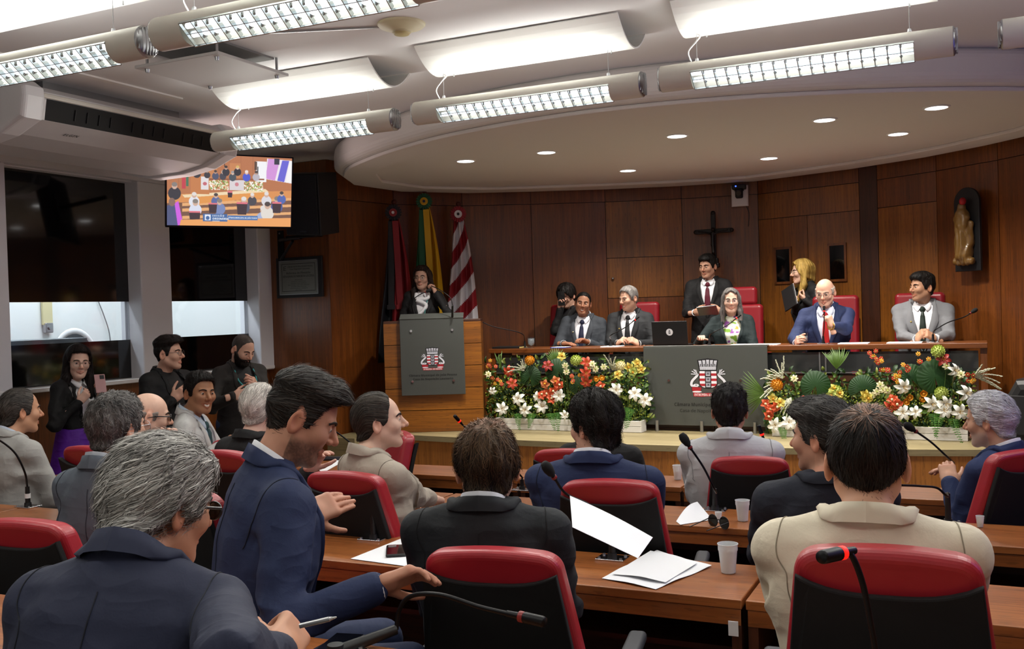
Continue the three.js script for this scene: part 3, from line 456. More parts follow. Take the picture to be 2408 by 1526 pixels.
// ------------------------------------------------------------------ emblem print
function emblem(withText) {
  const c = document.createElement('canvas'); c.width = 1024; c.height = 1024; const g = c.getContext('2d'); g.clearRect(0, 0, 1024, 1024);
  const P = (f, pts, st) => { g.beginPath(); pts.forEach((p, i) => i ? g.lineTo(...p) : g.moveTo(...p)); g.closePath(); g.fillStyle = f; g.fill(); if (st) { g.strokeStyle = '#16161a'; g.lineWidth = st; g.stroke(); } };
  g.save(); g.translate(512, 0); const S = 1;
  // mural crown
  P('#15151a', [[-128, 60], [0, 38], [128, 60], [108, 205], [-108, 205]]);
  for (let k = -2; k <= 2; k++) { P('#c9cbd6', [[k * 48 - 20, 68 - 6 * (2 - Math.abs(k))], [k * 48 + 20, 68 - 6 * (2 - Math.abs(k))], [k * 42 + 16, 150], [k * 42 - 16, 150]], 3); g.fillStyle = '#3c3c46'; g.fillRect(k * 43 - 6, 112, 12, 34); g.fillStyle = '#8d8f9c'; g.fillRect(k * 45 - 18, 90, 36, 4); }
  P('#c9cbd6', [[-104, 150], [104, 150], [100, 196], [-100, 196]], 4); g.fillStyle = '#8d8f9c'; for (let k = 0; k < 9; k++) g.fillRect(-96 + k * 22, 170, 3, 24); g.fillRect(-100, 168, 200, 4);
  // shield
  const shield = () => { g.beginPath(); g.moveTo(-108, 208); g.lineTo(108, 208); g.lineTo(108, 380); g.quadraticCurveTo(100, 440, 0, 446); g.quadraticCurveTo(-100, 440, -108, 380); g.closePath(); };
  g.save(); shield(); g.fillStyle = '#e9eaf2'; g.fill(); g.clip(); for (let k = 0; k < 3; k++) { g.fillStyle = '#a8222c'; g.fillRect(-110, 242 + k * 70, 220, 34); } g.fillStyle = '#16161a'; g.fillRect(-38, 200, 76, 260);
  for (let k = 0; k < 3; k++) { const y = 214 + k * 76; P('#9a9ca8', [[-32, y], [32, y], [28, y + 62], [-28, y + 62]], 3); g.fillStyle = '#d4d6e0'; g.fillRect(-26, y + 54, 52, 8); g.fillStyle = '#1a1a1e'; g.fillRect(-6, y + 20, 12, 22); g.fillStyle = '#6a6c78'; for (let q = 0; q < 3; q++) g.fillRect(-26, y + 10 + q * 16, 52, 2); } g.restore(); shield(); g.strokeStyle = '#16161a'; g.lineWidth = 8; g.stroke();
  // dolphins
  for (const s of [-1, 1]) { g.save(); g.scale(s, 1); g.lineCap = 'round'; g.strokeStyle = '#16161a'; g.lineWidth = 44; g.beginPath(); g.moveTo(130, 258); g.bezierCurveTo(140, 300, 200, 320, 208, 380); g.bezierCurveTo(212, 410, 200, 420, 140, 416); g.stroke(); g.strokeStyle = '#dfe1ea'; g.lineWidth = 32; g.stroke();
    for (const [a, b] of [[172, 190], [196, 212], [206, 250], [150, 196]]) { g.strokeStyle = '#16161a'; g.lineWidth = 20; g.beginPath(); g.moveTo(134, 254); g.lineTo(a, b); g.stroke(); g.strokeStyle = '#dfe1ea'; g.lineWidth = 12; g.stroke(); }
    g.fillStyle = '#dfe1ea'; g.beginPath(); g.ellipse(150, 404, 36, 20, 0, 0, 7); g.fill(); g.fillStyle = '#16161a'; g.beginPath(); g.arc(150, 402, 7, 0, 7); g.fill();
    P('#a8222c', [[80, 430], [206, 426], [200, 484], [90, 484]], 4); g.fillStyle = '#e9eaf2'; g.beginPath(); g.ellipse(140, 492, 58, 12, 0, 0, 7); g.fill(); g.restore(); }
  // ribbon
  P('#a8222c', [[-190, 500], [-80, 512], [0, 506], [80, 512], [190, 500], [184, 556], [80, 560], [0, 552], [-80, 560], [-184, 556]]); g.fillStyle = '#f1f1f4'; g.font = 'bold 44px serif'; g.textAlign = 'center'; g.fillText('INTREPIDA AB ORIGINE', 0, 548, 350);
  if (withText) { g.fillStyle = '#1d1e1e'; g.font = 'bold 64px sans-serif'; g.fillText('Câmara Municipal de João Pessoa', 0, 690, withText); g.font = (withText > 860 ? 'bold ' : '') + '60px sans-serif'; g.fillText('Casa de Napoleão Laureano', 0, 772, withText * .84); }
  g.restore(); const t = new THREE.CanvasTexture(c); t.colorSpace = THREE.SRGBColorSpace; t.anisotropy = 8; return t;
}
const emblemTex = emblem(900), emblemTex2 = emblem(860);
// ------------------------------------------------------------------ lectern
{
  const t = thing('lectern', 'wooden lectern with a frosted glass front and city emblem', 'lectern', [-4.875, STAGE, -8.54], 24 * D2R);
  const w = .95, h = 1.07, d = .4;
  for (let k = 0; k < 5; k++) part('front_board', uvm(box(w, h / 5 - .006, .03, 0, h / 10 + k * h / 5, d / 2 - .015), 'x', k * .9), M.wallWood2, t);
  for (const s of [-1, 1]) for (let k = 0; k < 5; k++) part('side_board', uvm(box(.03, h / 5 - .006, d - .034, s * (w / 2 - .015), h / 10 + k * h / 5, -.017), 'z', k + s), M.wallWood2, t);
  part('core', box(w - .08, h - .03, d - .06, 0, h / 2 - .01, -.01), M.black, t); part('top_board', uvm(rbox(w, .03, d, .005, 0, h + .005, 0), 'x'), M.deskDark, t);
  const gl = part('glass_front', rbox(.62, .74, .012, .003, 0, .735, d / 2 + .04), M.frosted, t);
  part('glass_ledge', mv(rbox(.62, .012, .1, .003), 0, 1.128, d / 2 + .006, .5), M.frosted, gl); gl.children[0].position.set(0, 0, 0);
  part('emblem_print', mv(new THREE.PlaneGeometry(.53, .441), 0, .625, d / 2 + .0475), new THREE.MeshStandardMaterial({ map: emblemTex, transparent: true, roughness: .5 }), t);
  for (const [x, y] of [[-.2, .99], [.2, .99], [-.2, .5], [.2, .5]]) part('stud', [cyl(.012, .012, .014, x, y, d / 2 + .05, PI / 2), cyl(.008, .008, .05, x, y, d / 2 + .02, PI / 2)], M.chrome, t);
}
// ------------------------------------------------------------------ dais table
const TT = 1.266, TZ0 = -8.95;
{
  const t = thing('dais_table', 'long wooden dais table with dark glass band', 'table', [-2.2, STAGE, -9.18]);
  const w = 4.56, h = TT - STAGE;
  part('table_top', uvm(rbox(w, .045, .48, .005, 0, h - .0225, 0), 'x'), M.wallWood, t);
  for (const s of [-1, 1]) part('side_panel', uvm(box(.05, h - .046, .4, s * (w / 2 - .03), (h - .046) / 2, 0), 'y'), M.wallWood, t);
  part('glass_band', box(w - .14, .17, .012, 0, h - .15, .2), phy(0x2a2c2c, .15, { clearcoat: .4 }), t); part('metal_rail', box(w - .14, .012, .02, 0, h - .245, .205), M.steel, t);
  for (const x of [-1.9, -1.0, .95, 1.0, 1.9]) part('mullion', box(.012, .17, .02, x, h - .15, .203), M.steel, t);
  for (let k = 0; k < 4; k++) part('front_panel', uvm(box((w - .14) / 4 - .006, h - .27, .02, -w / 2 + .07 + (k + .5) * (w - .14) / 4, (h - .25) / 2, .19), 'x', k), M.deskDark, t);
  const p = thing('glass_panel', 'large frosted glass panel with the city emblem before the dais table', 'panel', [-2.25, STAGE, -8.86]);
  part('sheet', rbox(1.14, .72, .012, .003, 0, .415, 0), M.frosted, p); part('ledge', rbox(1.14, .012, .1, .003, 0, .781, -.045), M.frosted, p); part('emblem_print', mv(new THREE.PlaneGeometry(.768, .688), .035, .3525, .0072), new THREE.MeshStandardMaterial({ map: emblemTex2, transparent: true, roughness: .5 }), p);
  for (const [x, y] of [[-.33, .47], [.33, .47]]) part('stud', cyl(.012, .012, .02, x, y, .01, PI / 2), M.chrome, p);
  for (const x of [-.03, .45, -.45]) part('foot', cyl(.016, .016, .1, x, .05, .03), M.steel, p);
}
// ------------------------------------------------------------------ gooseneck microphones
function mic(pts, label, o = {}) {
  const P = pts.map(vec), b = P[0], t = thing('gooseneck_microphone', label, 'microphone', b, 0, 'gooseneck microphones');
  const L = P.map(p => p.clone().sub(b)); const sc = o.s || 1;
  if (o.base !== 0) { const pl = part('base_plate', mv(rbox(.105 * sc, .006, .075 * sc, .002), 0, .003, 0, 0, o.turn || 0, 0), M.chrome, t); for (const [x, z] of [[-.04, .026], [.04, -.026], [-.04, -.026], [.04, .026]]) part('screw', cyl(.005, .006, .006, x * sc, .008, z * sc), M.steel, pl); }
  const up = L[1].clone(); part('socket', [rod([0, .004, 0], up, .013 * sc, .01 * sc, 12), cyl(.016 * sc, .018 * sc, .02, 0, .012, 0)], M.black, t);
  if (o.label) part('paper_sleeve', cyl(.0135 * sc, .0135 * sc, .022, 0, .055, 0), M.paper, t);
  part('neck', tube(L.slice(1), .0048 * sc, 48, 8), M.blackMetal, t);
  const e = L[L.length - 1], dr = e.clone().sub(L[L.length - 2]).normalize(), q = new THREE.Quaternion().setFromUnitVectors(V(0, 1, 0), dr);
  if (o.head !== 0) {
    const pl = (g) => { g.applyQuaternion(q); return g.translate(e.x, e.y, e.z); };
    const h = part('capsule', o.foam ? pl(lathe([[0, .062], [.012, .06], [.0185, .045], [.019, .03], [.014, .008], [.008, 0], [.007, -.02]].map(p => [p[0] * sc, p[1] * sc]), 16)) : pl(lathe([[0, .052], [.009, .051], [.0105, .045], [.0105, .008], [.0075, .004], [.006, -.03]].map(p => [p[0] * sc, p[1] * sc]), 16)), o.foam ? std(0x0b0b0d, .9) : M.blackMetal, t);
    part('ring', pl(lathe([[.0085, -.004], [.0105, -.003], [.0105, .005], [.0085, .006]].map(p => [p[0] * sc, p[1] * sc + (o.foam ? -.01 * sc : 0)]), 16)), o.lit ? M.redLamp : std(0x7c1a1a, .4), h);
  }
  return t;
}
// ------------------------------------------------------------------ cups
function cup(pos, h, label, fill = .8, liquid = M.water) {
  const t = thing('plastic_cup', label, 'cup', pos, 0, 'disposable plastic cups'), r1 = h * .33, r0 = h * .24;
  const R = y => lerp(r0, r1, y / h);
  part('shell', lathe([[0, .001], [r0 * .96, .001], [r0, .004], [R(h * .75), h * .75], [R(h * .8) * 1.05, h * .78], [r1, h - .003], [r1 * 1.06, h - .002], [r1 * 1.06, h], [r1 * .985, h], [R(h * .8) * 1.03, h * .785], [R(h * .75) * .98, h * .75], [r0 * .97, .006], [0, .004]], 32), M.cup, t);
  if (fill) part('liquid', lathe([[0, .006], [r0 * .94, .007], [R(h * fill * .75) * .96, h * fill * .75], [R(h * fill) * .96, h * fill], [0, h * fill]], 24), liquid, t);
  return t;
}
function tumbler(pos, label, fill = .7) {
  const t = thing('drinking_glass', label, 'glass', pos, 0, 'drinking glasses on the dais table');
  part('bowl', lathe([[0, .0], [.03, .001], [.028, .006], [.018, .012], [.02, .02], [.034, .035], [.036, .06], [.036, .108], [.034, .108], [.034, .06], [.031, .037], [0, .022]], 28), M.glass, t);
  part('water', lathe([[0, .024], [.029, .039], [.033, .06], [.033, .108 * fill + .02], [0, .108 * fill + .02]], 24), M.water, t); return t;
}
// ------------------------------------------------------------------ bodies: distance fields meshed with surface nets
function netMesh(f, lo, hi, h) {
  const nx = Math.ceil((hi[0] - lo[0]) / h) + 1, ny = Math.ceil((hi[1] - lo[1]) / h) + 1, nz = Math.ceil((hi[2] - lo[2]) / h) + 1, sy = nx, sz = nx * ny;
  const val = new Float32Array(nx * ny * nz), B = 5, reach = .5 * Math.sqrt(3) * B * h * 1.3 + .006;
  for (let bz = 0; bz < nz; bz += B) for (let by = 0; by < ny; by += B) for (let bx = 0; bx < nx; bx += B) {
    const ex = Math.min(bx + B, nx), ey = Math.min(by + B, ny), ez = Math.min(bz + B, nz);
    const d = f(lo[0] + (bx + ex - 1) / 2 * h, lo[1] + (by + ey - 1) / 2 * h, lo[2] + (bz + ez - 1) / 2 * h), far = Math.abs(d) > reach;
    for (let k = bz; k < ez; k++) for (let j = by; j < ey; j++) for (let i = bx; i < ex; i++) val[i + j * sy + k * sz] = far ? d : f(lo[0] + i * h, lo[1] + j * h, lo[2] + k * h);
  }
  const id = new Int32Array(nx * ny * nz).fill(-1), pos = [], idx = [];
  const off = [0, 1, sy, sy + 1, sz, sz + 1, sz + sy, sz + sy + 1], E = [[0, 1], [2, 3], [4, 5], [6, 7], [0, 2], [1, 3], [4, 6], [5, 7], [0, 4], [1, 5], [2, 6], [3, 7]];
  for (let k = 0; k < nz - 1; k++) for (let j = 0; j < ny - 1; j++) for (let i = 0; i < nx - 1; i++) {
    const b = i + j * sy + k * sz; let m = 0; for (let c = 0; c < 8; c++) if (val[b + off[c]] < 0) m |= 1 << c; if (m === 0 || m === 255) continue;
    let x = 0, y = 0, z = 0, n = 0;
    for (const [p, q] of E) { const a = val[b + off[p]], e = val[b + off[q]]; if ((a < 0) === (e < 0)) continue; const t = a / (a - e); x += (p & 1) + ((q & 1) - (p & 1)) * t; y += ((p >> 1) & 1) + (((q >> 1) & 1) - ((p >> 1) & 1)) * t; z += (p >> 2) + ((q >> 2) - (p >> 2)) * t; n++; }
    id[b] = pos.length / 3; pos.push(lo[0] + (i + x / n) * h, lo[1] + (j + y / n) * h, lo[2] + (k + z / n) * h);
  }
  const quad = (a, b, c, d, fl) => { if (a < 0 || b < 0 || c < 0 || d < 0) return; fl ? idx.push(a, c, b, b, c, d) : idx.push(a, b, c, b, d, c); };
  for (let k = 1; k < nz - 1; k++) for (let j = 1; j < ny - 1; j++) for (let i = 1; i < nx - 1; i++) {
    const b = i + j * sy + k * sz, s = val[b] < 0;
    if (s !== (val[b + 1] < 0)) quad(id[b - sy - sz], id[b - sz], id[b - sy], id[b], !s);
    if (s !== (val[b + sy] < 0)) quad(id[b - 1 - sz], id[b - sz], id[b - 1], id[b], s);
    if (s !== (val[b + sz] < 0)) quad(id[b - 1 - sy], id[b - sy], id[b - 1], id[b], !s);
  }
  const g = new THREE.BufferGeometry(); g.setAttribute('position', new THREE.Float32BufferAttribute(pos, 3)); g.setIndex(idx); g.computeVertexNormals(); return g;
}
const smin = (a, b, k) => { const h = Math.max(k - Math.abs(a - b), 0) / k; return Math.min(a, b) - h * h * k * .25; };
const smax = (a, b, k) => -smin(-a, -b, k);
function bone(a, b, r1, r2 = r1) {
  const ax = a.x, ay = a.y, az = a.z, dx = b.x - ax, dy = b.y - ay, dz = b.z - az, L = dx * dx + dy * dy + dz * dz || 1e-9, dr = r2 - r1;
  return (x, y, z) => { const px = x - ax, py = y - ay, pz = z - az; let t = (px * dx + py * dy + pz * dz) / L; t = t < 0 ? 0 : t > 1 ? 1 : t; const qx = px - dx * t, qy = py - dy * t, qz = pz - dz * t; return Math.sqrt(qx * qx + qy * qy + qz * qz) - r1 - dr * t; };
}
const ell = (cx, cy, cz, rx, ry, rz) => { const m = Math.min(rx, ry, rz); return (x, y, z) => { const a = (x - cx) / rx, b = (y - cy) / ry, c = (z - cz) / rz; return (Math.sqrt(a * a + b * b + c * c) - 1) * m; }; };
const ball = (cx, cy, cz, r) => (x, y, z) => Math.sqrt((x - cx) ** 2 + (y - cy) ** 2 + (z - cz) ** 2) - r;
function interp(tab, y) { if (y <= tab[0][0]) return tab[0].slice(1); for (let i = 1; i < tab.length; i++) if (y <= tab[i][0]) { const t = sstep(0, 1, (y - tab[i - 1][0]) / (tab[i][0] - tab[i - 1][0])) * .5 + .5 * (y - tab[i - 1][0]) / (tab[i][0] - tab[i - 1][0]); return tab[i - 1].slice(1).map((v, k) => lerp(v, tab[i][k + 1], t)); } return tab[tab.length - 1].slice(1); }
const lin = c => { const q = new THREE.Color(c); return [q.r, q.g, q.b]; };
function paint(g, fn) { const p = g.attributes.position, c = new Float32Array(p.count * 3); for (let i = 0; i < p.count; i++) { const k = fn(p.getX(i), p.getY(i), p.getZ(i)); c[3 * i] = k[0]; c[3 * i + 1] = k[1]; c[3 * i + 2] = k[2]; } g.setAttribute('color', new THREE.BufferAttribute(c, 3)); return g; }
const skinMat = phy(0xffffff, .48, { vertexColors: true, sheen: .15, sheenRoughness: .6, specularIntensity: .6 });
const hairMat = phy(0xffffff, .58, { vertexColors: true, side: THREE.DoubleSide, specularIntensity: .5 });
const suitCache = {};
const deep = c => { const q = new THREE.Color(c); return q.r + q.g + q.b < .2 ? q.multiplyScalar(.8) : q; };   // dark worsted
const suitMat = (c, r = .8) => suitCache[c + '_' + r] || (suitCache[c + '_' + r] = phy(deep(c), r, { bumpMap: creaseBump, bumpScale: .0032, sheen: .08, sheenRoughness: .5 }));
const shirtMat = c => suitCache['s' + c] || (suitCache['s' + c] = std(c, .75));

// head field in head space (y up, z forward, metres)
function headField(o) {
  const sm = o.smile || 0, op = o.open || 0, jw = o.jaw || 1, nz_ = o.nose || 1;
  const cran = ell(0, .03, -.008, .075, .088, .096), face = ell(0, -.035, .028, .058 * jw, .075, .058);
  const mir = fn => (x, y, z) => fn(Math.abs(x), y, z);
  const jaw = mir(bone(V(.045 * jw, -.052, .0), V(.02, -.097, .056), .024, .018)), chin = ball(0, -.1, .066, .0175), cheek = mir(ball(.04, -.024 + sm * .004, .058 + sm * .004, .023 + sm * .002));
  const brow = mir(bone(V(.037, .02, .073), V(.012, .018, .084), .0095, .009)), bridge = bone(V(0, .012, .085), V(0, -.028, .106 + .004 * nz_), .0075, .0115 * nz_), wing = mir(ball(.0105, -.033, .096, .0085));
  const sock = mir(ball(.031, .003, .101, .018)), lid = mir(ball(.031, .002, .0745, .0135)), slit = mir(bone(V(.0235, .0, .091), V(.0385, .0, .087), .0042));
  const mc = V(.021 + sm * .010, -.066 + sm * .008, .079 - sm * .007);
  const up = mir(bone(V(0, -.0615, .088), mc, .0052, .003)), lo_ = mir(bone(V(0, -.0735 - op * .012, .0865 - op * .004), mc.clone().add(V(-.003, -.002, 0)), .0066, .003)), gap = mir(bone(V(0, -.067 - op * .006, .093), mc.clone().add(V(-.004, -.001, .006)), .0016 + op * .0062, .001 + op * .0018));
  const er = o.ear || 1, earA = mir((x, y, z) => { const c = .93, s = .36, ex = x - .08, ez = z + .014, ux = ex * c + ez * s, uz = ez * c - ex * s; return (Math.sqrt((ux / .0085) ** 2 + ((y + .006 - uz * .25) / (.034 * er)) ** 2 + (uz / (.021 * er)) ** 2) - 1) * .0085; }), earB = mir(ell(.0905, -.003, -.0115, .0105, .022, .0125));
  const nb = o.neckBase, nk = bone(V(0, -.065, -.022), nb, .053 * (o.neckW || 1), .06 * (o.neckW || 1));
  const base = (x, y, z) => smin(smin(smin(cran(x, y, z), face(x, y, z), .03), jaw(x, y, z), .025), nk(x, y, z), .03);
  const full = (x, y, z) => {
    let d = base(x, y, z);
    if (z > .02 && y > -.14 && d < .06) {
      d = smin(d, chin(x, y, z), .02); d = smin(d, cheek(x, y, z), .022); d = smin(d, brow(x, y, z), .014);
      d = smax(d, -sock(x, y, z), .014); d = smin(d, bridge(x, y, z), .012); d = smin(d, wing(x, y, z), .006);
      d = smin(d, Math.max(lid(x, y, z), -slit(x, y, z)), .004);
      d = smin(d, up(x, y, z), .005); d = smin(d, lo_(x, y, z), .006); d = smax(d, -gap(x, y, z), .003);
    }
    const ax = Math.abs(x); if (ax > .05 && ax < .11 && y > -.06 && y < .05) d = smin(d, smax(earA(x, y, z), -earB(x, y, z), .004), .007);
    return d;
  };
  const lip = (x, y, z) => Math.min(up(x, y, z), lo_(x, y, z));
  return { base, full, lip };
}
// hand field: wrist at 0, fingers along +y, palm looks to +z, thumb to +x
function handField(pose) {
  const P = { flat: [.12, .15, .1, .0], relax: [.35, .45, .3, .1], hold: [.75, .85, .5, .5], fist: [1.35, 1.5, .9, .8], pinch: [.7, .75, .5, .6], point: [.2, .3, .2, .2] }[pose] || [.3, .4, .3, .1];
  const fing = [], xs = [.029, .0095, -.0105, -.0295], ln = [.072, .08, .074, .058];
  xs.forEach((x, i) => {
    let a = 0, p = V(x, .086 - Math.abs(i - 1.2) * .004, 0), sp = -(i - 1.5) * .06; const ch = [];
    [.46, .3, .24].forEach((fr, k) => { a += P[k] * (pose === 'point' && i > 0 ? 3.2 : 1) * (1 + .08 * i); const q = p.clone().add(V(Math.sin(sp) * ln[i] * fr * -1, Math.cos(a) * ln[i] * fr, Math.sin(a) * ln[i] * fr)); ch.push(bone(p, q, .0092 - k * .0008, .0086 - k * .0009)); p = q; });
    fing.push((x_, y, z) => Math.min(ch[0](x_, y, z), ch[1](x_, y, z), ch[2](x_, y, z)));
  });
  const tf = P[3], t0 = V(.024, .018, .006), t1 = t0.clone().add(V(.62 - tf * .25, .65, .3 + tf * .5).normalize().multiplyScalar(.044)), t2 = t1.clone().add(V(.4 - tf * .55, .8, .3 + tf * .5).normalize().multiplyScalar(.034)), t3 = t2.clone().add(V(.25 - tf * .7, .85, .25 + tf * .5).normalize().multiplyScalar(.026));
  const th = [bone(t0, t1, .0145, .0105), bone(t1, t2, .0102, .0095), bone(t2, t3, .0093, .0075)];
  const palm = (x, y, z) => { const qx = Math.max(Math.abs(x) - .026, 0), qy = Math.max(Math.abs(y - .047) - .034, 0), qz = Math.max(Math.abs(z) - .002, 0); return Math.sqrt(qx * qx + qy * qy + qz * qz) - .0125; };
  const wr = bone(V(0, -.06, 0), V(0, .02, 0), .027, .025);
  return (x, y, z) => {
    let d = smin(palm(x, y, z), wr(x, y, z * 1.15), .02);
    let t = Math.min(th[1](x, y, z), th[2](x, y, z)); t = smin(t, th[0](x, y, z), .006); d = smin(d, t, .01);
    let f = 9; for (const q of fing) f = Math.min(f, q(x, y, z)); return smin(d, f, .008);
  };
}
function basis(Y, Zh) { const y = Y.clone().normalize(), z = Zh.clone().addScaledVector(y, -Zh.dot(y)).normalize(), x = new THREE.Vector3().crossVectors(y, z); return new THREE.Matrix4().makeBasis(x, y, z); }
const HAIRLINE = { short: [[0, .078], [.5, .074], [.85, .055], [1.05, .03], [1.25, -.018], [1.5, -.02], [1.75, .012], [2.05, -.03], [2.5, -.062], [3.15, -.07]] };
const uvm2 = g => uvm(g, 'y', 0, 2);
function person(o) {
  const s = o.s || 1, hs = (o.hs || 1), sit = o.sit !== false, fl = o.floor, yaw = (o.yaw ?? 180) * D2R;
  const Hw = Array.isArray(o.head) ? at(...o.head) : o.head;
  const lean = (o.lean || 0) * D2R, side = (o.side || 0) * D2R, u = V(Math.tan(side), 1, Math.tan(lean)).normalize();
  const hx = o.headF ?? .035, nv = V(Math.tan(side) * .06, o.neck || .128, hx + Math.tan(lean) * .07).multiplyScalar(s);
  const pelY = sit ? (o.seat || .46) + .09 : .93 * s, Lt = (Hw.y - fl - pelY - nv.y) / u.y, ts = Lt / .5;
  if (ts < .82 || ts > 1.18) console.log('torso', o.id, ts.toFixed(2));
  const R = new THREE.Matrix4().makeRotationY(yaw), off = u.clone().multiplyScalar(Lt).add(nv).applyMatrix4(R);
  const root = V(Hw.x - off.x, fl, Hw.z - off.z);
  const t = thing('person', o.label, 'person', root, yaw, o.group);
  const inv = new THREE.Matrix4().makeRotationY(-yaw), loc = p => vec(p).clone().sub(root).applyMatrix4(inv);
  const pel = V(0, pelY, 0), tw = (o.twist || 0) * D2R;
  const Xa = V(Math.cos(tw), 0, -Math.sin(tw)); Xa.addScaledVector(u, -Xa.dot(u)).normalize(); const Za = new THREE.Vector3().crossVectors(Xa, u);
  const T = (x, y, z) => pel.clone().addScaledVector(Xa, x * s * bw).addScaledVector(u, y * ts).addScaledVector(Za, z * s * bd);
  var bw = o.bw || 1, bd = o.bd || 1;
  const TAB = o.female ? [[-.16, .185, .14, 0], [-.05, .185, .14, 0], [.08, .15, .105, .005], [.2, .155, .11, .012], [.3, .172, .128, .014], [.4, .165, .1, -.005], [.45, .135, .082, -.018], [.49, .085, .068, -.028], [.515, .06, .055, -.03]]
    : [[-.16, .2, .145, 0], [-.05, .195, .142, 0], [.08, .18, .128, .006], [.2, .186, .128, .008], [.32, .205, .132, 0], [.4, .198, .12, -.008], [.45, .16, .096, -.02], [.49, .1, .076, -.03], [.515, .07, .06, -.035]];
  const torso = (add, y0) => (x, y, z) => {
    const dx = x - pel.x, dy = y - pel.y, dz = z - pel.z, lx = (dx * Xa.x + dy * Xa.y + dz * Xa.z) / (s * bw), ly = (dx * u.x + dy * u.y + dz * u.z) / ts, lz = (dx * Za.x + dy * Za.y + dz * Za.z) / (s * bd);
    const q = interp(TAB, ly), w = q[0] + add, d = q[1] + add, a = Math.abs(lx) / w, b = Math.abs(lz - q[2]) / d;
    return Math.max((Math.pow(Math.pow(a, 2.3) + Math.pow(b, 2.3), 1 / 2.3) - 1) * Math.min(w, d) * .92 * s, (y0 - ly) * ts, (ly - .515) * ts);
  };
  const fx = o.female ? .88 : 1;
  const shoulder = [-1, 1].map(k => T(k * .182 * fx, .428, -.012)), elbow = [], wrist = [], handM = [];
  ['R', 'L'].forEach((n, i) => {   // index 0 = right hand side (-x)
    const k = i ? 1 : -1, h = (o.hands || {})[n] || {};
    const A = .29 * s, Bf = .25 * s, S = shoulder[i];
    let wt = h.at ? loc(Array.isArray(h.at) ? at(...h.at) : h.at) : sit ? V(k * .13, pelY + .06, .34) : V(k * .27, pelY - .08, .06);
    let fd = h.f ? vec(h.f).clone().normalize() : null;
    if (h.at) { const g = fd || wt.clone().sub(S.clone().lerp(wt, .4)).normalize(); wt = wt.clone().addScaledVector(g, -.075); }
    const d = wt.clone().sub(S); let L = d.length(); const mx = (A + Bf) * .995; if (L > mx) { if (L > mx * 1.12) console.log('reach', o.id, n, L.toFixed(2)); d.multiplyScalar(mx / L); L = mx; wt = S.clone().add(d); }
    const pole = vec(h.pole || [k * .55, -.8, -.45]).clone(); const dn = d.clone().normalize(); pole.addScaledVector(dn, -pole.dot(dn)).normalize();
    const a = (A * A - Bf * Bf + L * L) / (2 * L), hh = Math.sqrt(Math.max(A * A - a * a, 0));
    const e = S.clone().addScaledVector(dn, a).addScaledVector(pole, hh); elbow.push(e); wrist.push(wt);
    if (!fd) fd = wt.clone().sub(e).normalize();
    const m = basis(fd, vec(h.palm || [0, -1, -.2])); m.setPosition(wt); handM.push([m, h.pose || 'relax', n === 'R' ? 1 : -1]);
  });
  const bones = (list) => (x, y, z) => { let d = 9; for (const b of list) d = Math.min(d, b(x, y, z)); return d; };
  const armR = o.armR || 1;
  const sleeve = (i, add) => { const e2 = elbow[i].clone().lerp(wrist[i], .93); const A = bone(shoulder[i], elbow[i], .062 * fx * armR + add, .052 * fx * armR + add), B = bone(elbow[i], e2, .051 * fx * armR + add, .04 * fx + add); return (x, y, z) => smin(A(x, y, z), B(x, y, z), .02); };
  const yoke = [-1, 1].map(k => [bone(T(k * .055, .487, -.03), T(k * .17 * fx, .437, -.015), .04, .056), 0]);
  const hem = o.hem ?? (sit ? -.1 : -.17), seed = (o.id || '').length * 3.1 + (o.head[0] || 0) * .01;
  const trunk = (add, y0) => { const tf = torso(add, y0), yk = yoke.map(q => q[0]); return (x, y, z) => smin(tf(x, y, z), Math.min(yk[0](x, y, z), yk[1](x, y, z)) - add, .03); };
  const baseJ = (add, y0) => { const tf = torso(add, y0), sl = [sleeve(0, add), sleeve(1, add)], yk = yoke.map(q => q[0]); return (x, y, z) => { let d = tf(x, y, z); d = smin(d, Math.min(yk[0](x, y, z), yk[1](x, y, z)) - add, .03); return smin(d, Math.min(sl[0](x, y, z), sl[1](x, y, z)), .022); }; };
  const TR = trunk(0, hem), SL = [sleeve(0, 0), sleeve(1, 0)], cut = o.open !== undefined ? o.open : .085, btn = o.btn ?? .12;
  const fold = o.fold ?? 1;
  const jack = (x, y, z) => {
    let d = TR(x, y, z); const ds = Math.min(SL[0](x, y, z), SL[1](x, y, z));
    if (Math.abs(Math.min(d, ds)) > .06) return Math.min(d, ds);
    if (cut > 0) {
      const dx = x - pel.x, dy = y - pel.y, dz = z - pel.z, lz = dx * Za.x + dy * Za.y + dz * Za.z; if (lz > .02) { const ly = (dx * u.x + dy * u.y + dz * u.z) / ts, lx = dx * Xa.x + dy * Xa.y + dz * Xa.z; const vw = ly > btn ? cut * Math.pow(sstep(btn - .02, .5, ly), .75) : o.openLow ? .03 : -.02; d = Math.max(d, vw - Math.abs(lx)); }
    }
    d = smin(d, ds, .022);
    if (fold) {
      const n1 = noise(x * 7 + seed, y * 13, z * 7), n2 = noise(x * 16 + y * 9, y * 17 - x * 12 + seed, z * 16); let e = 9; for (let i = 0; i < 2; i++) e = Math.min(e, Math.hypot(x - elbow[i].x, y - elbow[i].y, z - elbow[i].z), Math.hypot(x - shoulder[i].x, y - shoulder[i].y + .13, z - shoulder[i].z) + .03);
      const near = 1 - sstep(.05, .2, e); d -= Math.max(-.009, fold * (.0045 * n1 + .003 * n2 + near * (.012 * (Math.abs(n1) * -2 + .6) + .006 * (Math.abs(n2) * -2 + .7))));
    }
    return d;
  };
